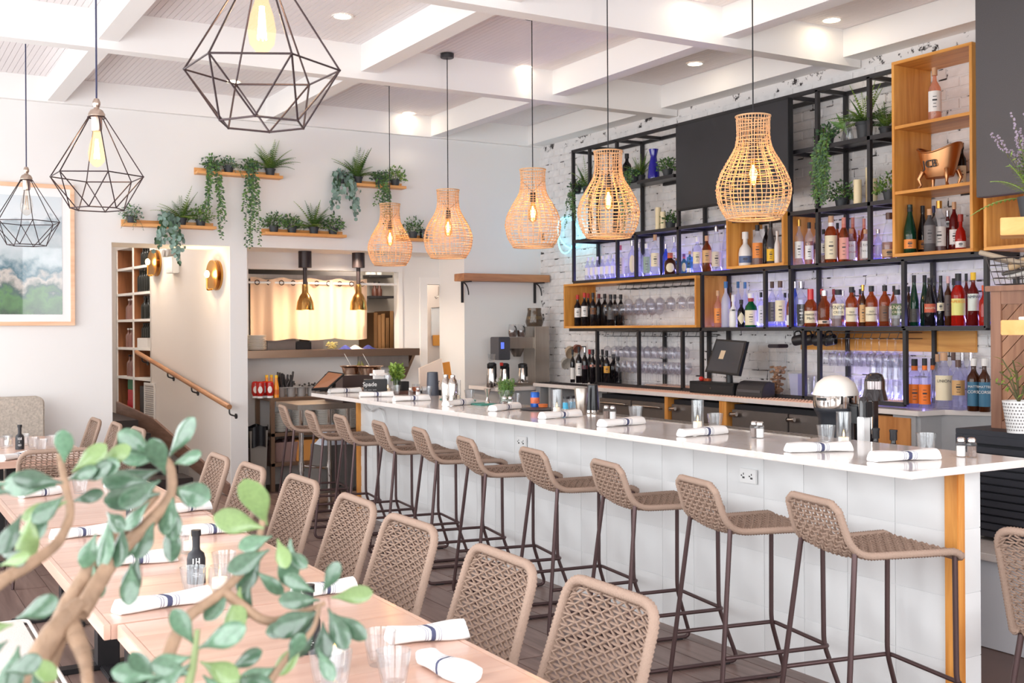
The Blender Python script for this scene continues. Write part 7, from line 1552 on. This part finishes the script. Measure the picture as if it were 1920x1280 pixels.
for k, px in enumerate((962, 978)):
    q = atY(px, 630, Yc + .1); t = thing('coffee_decanter', 'round glass decanter of coffee grounds on the brewer, %s' % ('left one', 'right one')[k], 'decanter', (q.x, Yc + .11, Zc_(632) + .0005), 0, 'decanters on the coffee brewer'); B().lathe([(.001, 0), (.04, 0), (.052, .04), (.05, .08), (.04, .14), (.038, .14), (.048, .08), (.05, .04), (.036, .004), (.001, .004)], 18).build('glass_body', TG, t, 40); B().lathe([(.001, .005), (.036, .005), (.047, .04), (.045, .075), (.001, .075)], 16).build('grounds', M('coffee_grounds', (92, 60, 48), .8), t, 40); B().tube(fillet([(.0, -.045, .12), (0, -.075, .1), (0, -.07, .05)], .02), .007, 6).build('handle', BLK, t, 60)
# wooden wall shelf with iron brackets
ws = thing('bracket_shelf', 'thick wooden shelf on iron brackets in the white corner', 'shelf', (6.15, 10.5, 2.1)); qa, qb = atY(870, 520, 10.42), atY(1031, 520, 10.42); B().box((qa.x, 10.42, 2.13), (min(qb.x, 6.685), YB - .001, 2.21)).build('board', WOOD('reclaimed_shelf', (150, 96, 62), (190, 134, 90), 'X', .7), ws, 0, .004, True)
for px in (876, 1013):
    x = atY(px, 540, 10.5).x; b = B(); b.box((x, YB - .012, 1.90), (x + .03, YB - .002, 2.13)); b.box((x, 10.45, 2.118), (x + .03, YB - .012, 2.13)); b.build('bracket', BLACKM, ws, 0, 0, True); B().tube(arc((x + .015, YB - .012, 1.98), .14, PI / 2, PI, 8, 'yz'), .007, 6).build('bracket_curl', BLACKM, ws, 60, 0, True)
# things seen through the narrow doorway
Yd = YR + .49; dd = thing('store_board', 'white board with wire frame hanging inside the narrow doorway', 'board', (5.8, Yd, 1.6)); 
P4 = lambda px, py: atY(px, py, Yd)
B().box((P4(808, 576).x, Yd - .01, P4(808, 630).z), (P4(852, 576).x, Yd + .005, P4(808, 576).z)).build('board', PLATE, dd, 0, .002, True); B().tube([P4(808, 577) + Vector((0, -.015, 0)), P4(852, 575) + Vector((0, -.015, 0))], .006, 6).build('top_wire', STEEL, dd, 60, 0, True)
tag(B().box((P4(810, 628).x, Yd - .03, P4(810, 648).z), (P4(852, 628).x, Yd - .012, P4(810, 628).z)).build('orange_folder', C(232, 160, 70), None, 0, .002), 'orange folder hanging inside the narrow doorway', 'folder'); tag(B().box((P4(824, 620).x, Yd - .036, P4(810, 643).z), (P4(836, 628).x, Yd - .0305, P4(810, 620).z)).build('pink_tag', C(236, 170, 160), None, 0), 'pink tag in front of the orange folder', 'tag')
for k, px in enumerate((817, 838)):
    b = B(); b.tube(fillet([P4(px + 4, 537) + Vector((0, -.02, 0)), P4(px + 3, 556) + Vector((0, -.03, 0)), P4(px - 3, 560) + Vector((0, -.05, 0)), P4(px - 6, 556) + Vector((0, -.06, 0))], .03), .006, 6); o = b.build('coat_hook', STEEL, None, 60); tag(o, 'steel coat hook inside the doorway, %s' % ('left one', 'right one')[k], 'hook', 'coat hooks in the doorway')
# ================================================================== right-hand cluster
BSL = M('black_slat_paint', (52, 54, 62), .5); qc = atZ(1791, 802, 1.06); XS = qc.x; YS = qc.y
t = thing('slatted_unit', 'black slatted low unit beyond the near end of the bar', 'cabinet', (XS + .35, YS - .9, 0), 0)
B().box((XS + .02, YS - 1.9, .50), (XS + .7, YS - .02, 1.03)).build('core', M('black_core', (30, 32, 38), .6), t, 0, 0, True); B().box((XS, YS - 1.92, 1.03), (XS + .72, YS, 1.06)).build('top', BSL, t, 0, .003, True); B().box((XS, YS - .05, .48), (XS + .05, YS, 1.03)).build('post', BSL, t, 0, .002, True); B().box((XS, YS - 1.9, .99), (XS + .03, YS - .05, 1.03)).build('top_rail', BSL, t, 0, 0, True)
for k in range(12): B().box((XS + .006, YS - 1.9, .50 + .04 * k), (XS + .03, YS - .05, .50 + .04 * k + .032)).build('slat', BSL, t, 0, .003, True)
B().box((XS - .25, YS - 1.9, 0), (XS + .7, YS - .02, .44)).build('plinth', M('white_plinth', (226, 228, 234), .5), t, 0, 0, True); B().box((XS - .28, YS - 1.9, .44), (XS + .7, YS + .0, .478)).build('ledge', QUARTZ, t, 0, .003, True)
CHV = [WOOD('chevron_oak_%d' % k, (128, 84, 58), (172, 124, 92), 'Z', .8, .5, .16) for k in range(1)][0]; BRW = WOOD('brown_oak_frame', (126, 86, 66), (158, 114, 90), 'Z', .8, .5, .05)
XC = XS + .16; q = atX(1857, 650, XC); YC = q.y; ztop = atX(1860, 536, XC).z
t = thing('chevron_cabinet', 'brown wooden cabinet with chevron door standing on the black unit', 'cabinet', (XC + .2, YC - .5, 1.06)); yn = YC - 1.1
B().box((XC + .02, yn, 1.0605), (XC + .5, YC - .005, ztop - .03)).build('carcass', BRW, t, 0, 0, True); B().box((XC - .02, yn, ztop - .03), (XC + .5, YC + .02, ztop)).build('top', BRW, t, 0, .003, True); B().box((XC, YC - .065, 1.0605), (XC + .02, YC, ztop - .03)).build('stile', BRW, t, 0, .002, True); B().box((XC, yn, ztop - .1), (XC + .02, YC - .065, ztop - .03)).build('rail', BRW, t, 0, .002, True); B().box((XC, yn, 1.0605), (XC + .02, YC - .065, 1.10)).build('rail', BRW, t, 0, .002, True)
ym = YC - .065 - .36; z0c, z1c = 1.10, ztop - .1
n_ = 13; pw = .085
for side in (0, 1):      # slanted boards meeting at the middle line
    ya, yb = (YC - .065, ym) if side == 0 else (ym, ym - .36)
    for k in range(-6, 12):
        zc = z0c + k * pw; za_, zb_ = (zc, zc + .36) if side == 0 else (zc + .36, zc)
        pts = []
        poly = [(ya, za_ + .003), (yb, zb_ + .003), (yb, zb_ + pw - .003), (ya, za_ + pw - .003)]
        def clip(P, f):
            o = []
            for i in range(len(P)):
                a, c = P[i], P[(i + 1) % len(P)]; fa, fc = f(a), f(c)
                if fa >= 0: o.append(a)
                if fa * fc < 0: s_ = fa / (fa - fc); o.append((a[0] + (c[0] - a[0]) * s_, a[1] + (c[1] - a[1]) * s_))
            return o
        poly = clip(poly, lambda p: p[1] - z0c); poly = clip(poly, lambda p: z1c - p[1]) if poly else poly
        if len(poly) >= 3: b = B(); b.prism(poly, XC + .008, XC + .018, 'x'); o = b.build('chevron_board', CHV, t, 0, 0, True)
# wire basket of utensils on the cabinet
wbq = Vector((XC + .12, YC - .17, ztop)); t = thing('wire_basket', 'dark wire basket of kitchen utensils on the chevron cabinet', 'basket', wbq); DW = M('dark_wire', (92, 84, 82), .4, .7)
for k in range(5):
    z = .008 + .035 * k; s_ = .82 + .045 * k; B().tube(fillet([Vector((-.12 * s_, -.3 * s_, z)), Vector((.12 * s_, -.3 * s_, z)), Vector((.12 * s_, .2 * s_, z)), Vector((-.12 * s_, .2 * s_, z)), Vector((-.12 * s_, -.3 * s_, z))], .03), .0022 if k < 4 else .004, 5).build('hoop', DW, t, 60)
for k in range(13):
    y = -.29 + .48 * k / 12
    for sx in (-1, 1): B().cyl((sx * .12 * .82, y * .82, .008), (sx * .12, y, .148), .0018, n=4).build('upright', DW, t, 60)
for k in range(9): B().cyl((-.095, -.24 + .05 * k, .008), (.095, -.24 + .05 * k, .008), .0018, n=4).build('floor_wire', DW, t, 60)
UT = [((0, -.25, .03), (.03, .25, .16), .013, C(150, 138, 124), 'long grey wooden rolling pin'), ((-.06, -.22, .05), (-.05, .28, .19), .012, C(176, 160, 140), 'pale wooden spoon handle'), ((-.02, .12, .10), (.0, -.28, .24), .022, C(206, 178, 140), 'light wooden paddle'), ((.05, .18, .05), (-.04, -.2, .11), .012, C(222, 220, 216), 'white handled spatula'), ((.04, -.26, .13), (.03, .2, .07), .009, C(96, 92, 88), 'dark steel skewer')]
for a, c, r, m_, lab in UT:
    o = B().cyl(Vector(a) + wbq, Vector(c) + wbq, r, r * 1.25, 10).build('utensil', m_, None, 60); tag(o, lab + ' lying in the wire basket', 'utensil', 'utensils in the wire basket')
# white cut-pattern planter on the black unit
q = atX(1904, 806, XS + .0); t = thing('patterned_planter', 'white planter with small dark cut pattern and pale succulent', 'plant', (XS + .03, q.y - .0, 1.0605)); r0, r1, hp = .058, .082, .165; B().lathe([(.001, 0), (r0, 0), (r1, hp), (r1 - .006, hp), (r0 - .004, .01), (.001, .01)], 28).build('planter', M('white_planter', (240, 240, 240), .4), t, 40); b = B()
for i in range(9):
    z = .012 + i * .0168; r = r0 + (r1 - r0) * (z + .005) / hp + .0008
    for j in range(30):
        a = 2 * PI * (j + .5 * (i % 2)) / 30; w_ = .07
        b.add([(r * math.cos(a - w_), r * math.sin(a - w_), z + .004), (r * math.cos(a), r * math.sin(a), z), (r * math.cos(a + w_), r * math.sin(a + w_), z + .004), (r * math.cos(a), r * math.sin(a), z + .010)], [(0, 1, 2, 3)])
b.build('cut_pattern', M('pattern_grey', (120, 116, 116), .7), t, 0)['kind'] = 'stuff'; b = B(); rn = random.Random(77)
for k in range(9):
    a = k * .7; e = Vector((.11 * math.cos(a), .11 * math.sin(a), .10 + .06 * (k % 3))); p = Vector((0, 0, hp - .01)); b.tube([p, p + e * .5 + Vector((0, 0, .04)), p + e], .004, 5, mi=4)
    for j in range(5): leaf(b, p + e * (.5 + .12 * j), rdir(rn, -.3, .8), Vector((0, 0, 1)), .06, .014, 2)
b.build('foliage', LG, t, 0)['kind'] = 'stuff'
# two thick wooden wall shelves carried by a post outside the frame
SHW = WOOD('honey_oak_shelf', (222, 160, 86), (240, 186, 116), 'X', .6, .4, .04)
pa = atD(1875, 424, 4.6); fw = Vector((pa.x, pa.y, 0)).normalized(); rgt = Vector((fw.y, -fw.x, 0))
sp2 = thing('plant_stand', 'wooden stand with two thick honey-coloured shelves at the frame edge', 'shelf', (pa.x + .5 * _c, pa.y - .5 * _s, 0))
def rb(p, w_, d_, h2): c = [p + rgt * a + fw * e + Vector((0, 0, z)) for z in (0, h2) for a, e in ((0, 0), (w_, 0), (w_, d_), (0, d_))]; b = B(); b.add(c, [(0, 1, 2, 3)[::-1], (4, 5, 6, 7), (0, 1, 5, 4), (1, 2, 6, 5), (2, 3, 7, 6), (3, 0, 4, 7)]); return b
z1s = atD(1875, 441, 4.6).z; h1s = atD(1875, 408, 4.6).z - z1s; z2s = atD(1875, 628, 4.6).z; h2s = atD(1875, 600, 4.6).z - z2s
rb(Vector((pa.x, pa.y, z1s)), .6, .22, h1s).build('upper_shelf', SHW, sp2, 0, .003, True); rb(Vector((pa.x, pa.y, z2s)), .6, .22, h2s).build('lower_shelf', SHW, sp2, 0, .003, True); rb(Vector((pa.x, pa.y, 0)) + rgt * .5 + fw * .08, .07, .07, z1s).build('post', SHW, sp2, 0, .003, True)
pb = Vector((pa.x, pa.y, z1s + h1s)) + rgt * .13 + fw * .1
t = thing('lavender_planter', 'planter of dried lavender and fern on the upper honey shelf', 'plant', pb + Vector((0, 0, .0005))); B().lathe([(.001, 0), (.05, 0), (.065, .09), (.06, .09), (.001, .08)], 18).build('pot', POT, t, 40); b = B(); rn = random.Random(55)
for k in range(26):
    a = rn.uniform(0, 6.28); L = rn.uniform(.18, .36); sp_d = rn.uniform(.03, .17); p = Vector((0, 0, .08)); e = p + Vector((sp_d * math.cos(a), sp_d * math.sin(a), L)); b.tube([p, p.lerp(e, .5) + Vector((0, 0, .02)), e], .0016, 4, mi=4)
    for j in range(10): leaf(b, p.lerp(e, .25 + .05 * j), rdir(rn, 0, 1), rdir(rn), .03, .006, rn.choice((1, 2, 4)))
    for j in range(16): q_ = p.lerp(e, .72 + .28 * j / 15); b.ball(q_ + rdir(rn, -1, 1) * .005, .0052, 5, 3, 5)
fern_f(b, Vector((0, 0, .08)), 12, .28, rn, .12, (1, 2), .05); b.build('foliage', LG, t, 0)['kind'] = 'stuff'
pc = Vector((pa.x, pa.y, z2s + h2s)) + rgt * .09 + fw * .08
o = rb(pc - rgt * .02, .2, .12, .014).build('white_book', WHT, None, 0, .002); tag(o, 'flat white book on the lower honey shelf', 'book'); o = rb(pc + Vector((0, 0, .0145)), .1, .1, .05).build('maroon_box', C(96, 44, 44), None, 0, .004); tag(o, 'small maroon box on the flat white book', 'box')
# ================================================================== jade plant in the foreground
JG = M('jade_leaf_green', (88, 118, 94), .22, noise=(9, .3), rand=.42, coat=.6); JG2 = M('jade_leaf_young', (126, 150, 96), .28, noise=(18, .2), rand=.15, coat=.3); BARK = M('jade_bark', (158, 128, 104), .7, noise=(40, .3), bump=(60, .6)); GST = M('jade_green_stem', (124, 138, 92), .5, noise=(30, .15))
def jade_leaf(seed):
    rn = random.Random(seed); b = B(); nu, nv = 10, 12; cv = rn.uniform(-.12, .22)
    def fn(u, v):
        x = u; a = v * 2 * PI; k = u / .62
        w_ = .235 * (math.sqrt(max(0, 1 - ((u - .62) / .385) ** 2)) if u > .62 else .10 + .90 * (k * k * (3 - 2 * k)))
        y = w_ * math.cos(a); z = .075 * math.sin(PI * min(1, u ** .7) * .97 + .02) * math.sin(a) * (.7 + .3 * abs(math.sin(a))) + cv * (u * u - u) + .10 * (y * y)
        return (x, y, z)
    b.grid(fn, nu, nv); return b
JL = [jade_leaf(k).mesh('leaf', JG, 80) for k in range(5)] + [jade_leaf(k + 9).mesh('leaf', JG2, 80) for k in range(2)]
jr = atD(200, 1500, 1.15); jp = thing('jade_plant', 'large out-of-focus jade plant with thick branches in the foreground', 'plant', (jr.x - .05, jr.y, .78))
PSTD = tag(thing('plant_pedestal', 'pale pedestal below the frame carrying the jade plant', 'pedestal', (jr.x - .05, jr.y, 0)), 'pale pedestal below the frame carrying the jade plant', 'pedestal'); B().box((-.17, -.17, 0), (.17, .17, .76)).build('column', WHITE, PSTD, 0, .01); B().box((-.19, -.19, .76), (.19, .19, .779)).build('cap_slab', WHITE, PSTD, 0, .004)
B().lathe([(.001, 0), (.10, 0), (.14, .2), (.135, .2), (.001, .18)], 26).build('pot', M('grey_stone_pot', (150, 146, 142), .7), jp, 40)
base = Vector((jp.location.x, jp.location.y, .95))
def bp(px, py, D): return atD(px, py, D)
BR = [([None, (70, 1290, 1.10), (120, 1150, 1.12), (175, 1060, 1.15), (215, 1010, 1.18), (290, 925, 1.22)], .020, 1), ([None, (45, 1280, 1.05), (115, 1165, 1.08), (150, 1130, 1.1)], .024, 1), ([(150, 1150, 1.10), (215, 1040, 1.16), (275, 985, 1.2), (325, 930, 1.22), (320, 870, 1.23), (300, 850, 1.23)], .013, 1),
      ([(130, 1170, 1.09), (160, 1230, 1.05), (165, 1290, 1.0)], .014, 1), ([None, (-90, 1200, .98), (-20, 1100, 1.0), (60, 1055, 1.04), (110, 1020, 1.08), (135, 960, 1.12), (120, 900, 1.13), (112, 850, 1.13)], .011, 1), ([None, (290, 1300, 1.08), (340, 1160, 1.12), (420, 1110, 1.16), (480, 1040, 1.2), (495, 960, 1.22)], .011, 1),
      ([(420, 1110, 1.16), (500, 1170, 1.16), (560, 1150, 1.17), (610, 1130, 1.18)], .008, 1), ([None, (350, 1300, 1.02), (365, 1230, 1.04), (370, 1180, 1.05)], .008, 0), ([None, (480, 1320, 1.1), (530, 1240, 1.12), (590, 1180, 1.14), (600, 1130, 1.15)], .007, 1)]
for pts, r, bark in BR:
    P_ = [base if p is None else bp(*p) for p in pts]; P_ = fillet(P_, .06, 4); k = len(P_)
    B().tube(P_, r, 9, rf=lambda i: .52 * r * (1.3 - .75 * i / k) * (1 + .08 * (i % 3 == 0))).build('branch', BARK if bark else GST, jp, 60, 0, True)
rt, upv, bk = Vector((_c, -_s, 0)), Vector((0, 0, 1)), Vector((-_s, -_c, 0)); rn = random.Random(12)
# leaves : px, py of the leaf base, length in px, direction in degrees (0 = right, 90 = up), tilt toward camera, distance, young
LV = [(120, 870, 62, 84, .3, 1.13), (135, 885, 70, 40, -.2, 1.14), (118, 905, 80, 172, .1, 1.1), (105, 910, 95, 178, -.3, 1.12), (125, 900, 60, 20, .4, 1.14), (120, 930, 65, 225, .4, 1.1), (125, 940, 75, 200, .0, 1.1), (135, 940, 55, 15, .2, 1.14), (60, 960, 85, 260, .2, 1.08), (40, 965, 70, 250, .5, 1.06), (95, 945, 75, 245, .5, 1.1),
      (20, 925, 70, 165, .2, 1.06), (15, 905, 60, 190, -.2, 1.06), (150, 900, 75, 25, .5, 1.15), (180, 870, 65, 25, .1, 1.16), (170, 880, 60, 10, .5, 1.15), (40, 1000, 45, 225, .2, 1.06), (5, 1040, 60, 355, .5, 1.02), (0, 1060, 55, 20, .3, 1.0), (290, 855, 72, 140, .35, 1.22), (318, 855, 80, 55, .3, 1.23), (300, 860, 65, 175, .1, 1.22), (325, 870, 62, 20, .3, 1.23),
      (300, 880, 85, 195, .3, 1.22), (310, 890, 75, 100, .55, 1.21), (320, 915, 85, 350, .2, 1.23), (300, 900, 78, 215, .45, 1.2), (285, 905, 80, 175, .1, 1.2), (325, 920, 75, 265, .35, 1.22), (300, 925, 90, 185, .25, 1.19), (280, 940, 60, 230, .3, 1.19), (322, 935, 70, 275, .4, 1.22), (322, 970, 75, 268, .1, 1.22),
      (290, 975, 70, 250, .35, 1.2), (270, 990, 60, 235, .2, 1.19), (200, 960, 60, 330, .5, 1.15), (205, 970, 85, 262, .2, 1.15), (230, 985, 70, 270, .3, 1.16), (180, 1000, 60, 250, .1, 1.14), (245, 1055, 70, 275, .5, 1.17), (260, 1040, 75, 255, .2, 1.18), (175, 1060, 55, 290, .2, 1.14),
      (500, 985, 100, 105, .35, 1.22), (495, 990, 85, 165, .1, 1.21), (510, 1005, 60, 195, .4, 1.21), (520, 1010, 60, 300, .5, 1.2), (505, 1030, 75, 205, .3, 1.19), (545, 1010, 80, 265, .2, 1.2), (490, 1040, 70, 240, .45, 1.2), (530, 1030, 55, 330, .3, 1.2), (470, 1090, 75, 250, .2, 1.18), (450, 1100, 90, 270, .4, 1.17), (480, 1070, 60, 320, .2, 1.19), (430, 1110, 60, 230, .5, 1.16),
      (590, 1110, 60, 145, .3, 1.17), (605, 1110, 62, 60, .2, 1.18), (620, 1120, 70, 5, .1, 1.19), (600, 1125, 75, 170, .4, 1.17), (615, 1140, 75, 300, .4, 1.17), (600, 1145, 85, 200, .35, 1.16), (625, 1150, 70, 325, .1, 1.18), (590, 1160, 70, 240, .2, 1.16), (605, 1165, 65, 275, .45, 1.16), (560, 1170, 55, 190, .3, 1.15), (570, 1200, 70, 230, .3, 1.15), (595, 1215, 60, 300, .2, 1.15),
      (365, 1210, 75, 115, .35, 1.05), (372, 1215, 95, 25, .2, 1.06), (360, 1230, 70, 190, .3, 1.04), (375, 1240, 80, 345, .4, 1.06), (355, 1245, 90, 215, .35, 1.03), (365, 1265, 75, 160, .1, 1.03), (380, 1265, 70, 320, .3, 1.05), (300, 1270, 80, 170, .2, 1.02), (290, 1285, 70, 120, .3, 1.02), (430, 1255, 65, 30, .2, 1.08), (440, 1270, 80, 350, .4, 1.08), (520, 1250, 70, 200, .3, 1.12), (540, 1240, 60, 60, .2, 1.12), (470, 1285, 60, 150, .3, 1.08),
      (30, 1160, 80, 25, .3, 1.04), (25, 1170, 70, 185, .2, 1.02), (15, 1200, 65, 215, .4, 1.0), (35, 1210, 80, 265, .3, 1.0), (45, 1230, 70, 330, .2, 1.0), (20, 1250, 75, 240, .4, .98), (10, 1260, 70, 20, .3, .97), (60, 1260, 60, 300, .2, .98)]
for i, (px, py, L, ang, tilt, D) in enumerate(LV):
    p = atD(px, py, D); a = math.radians(ang); fx = (rt * math.cos(a) + upv * math.sin(a)); tz = tilt + rn.uniform(-.25, .25)
    fx = (fx * math.cos(tz) + bk * math.sin(tz)).normalized(); nz = (bk * math.cos(tz) - (rt * math.cos(a) + upv * math.sin(a)) * math.sin(tz)); nz = (nz + upv * .5 + (rt * rn.uniform(-1, 1) + upv * rn.uniform(-.6, .6)) * .5); yv = nz.cross(fx).normalized(); zv = fx.cross(yv)
    s_ = L * 1.12 * D / F_PX; o = link('leaf', JL[rn.randrange(5)] if rn.random() < .8 else JL[5 + rn.randrange(2)], jp)
    m = Matrix((( fx.x, yv.x, zv.x), (fx.y, yv.y, zv.y), (fx.z, yv.z, zv.z))).to_4x4(); o.rotation_mode = 'QUATERNION'; o.rotation_quaternion = m.to_quaternion(); o.location = p - jp.location; o.scale = (s_, s_ * rn.uniform(.9, 1.12), s_)
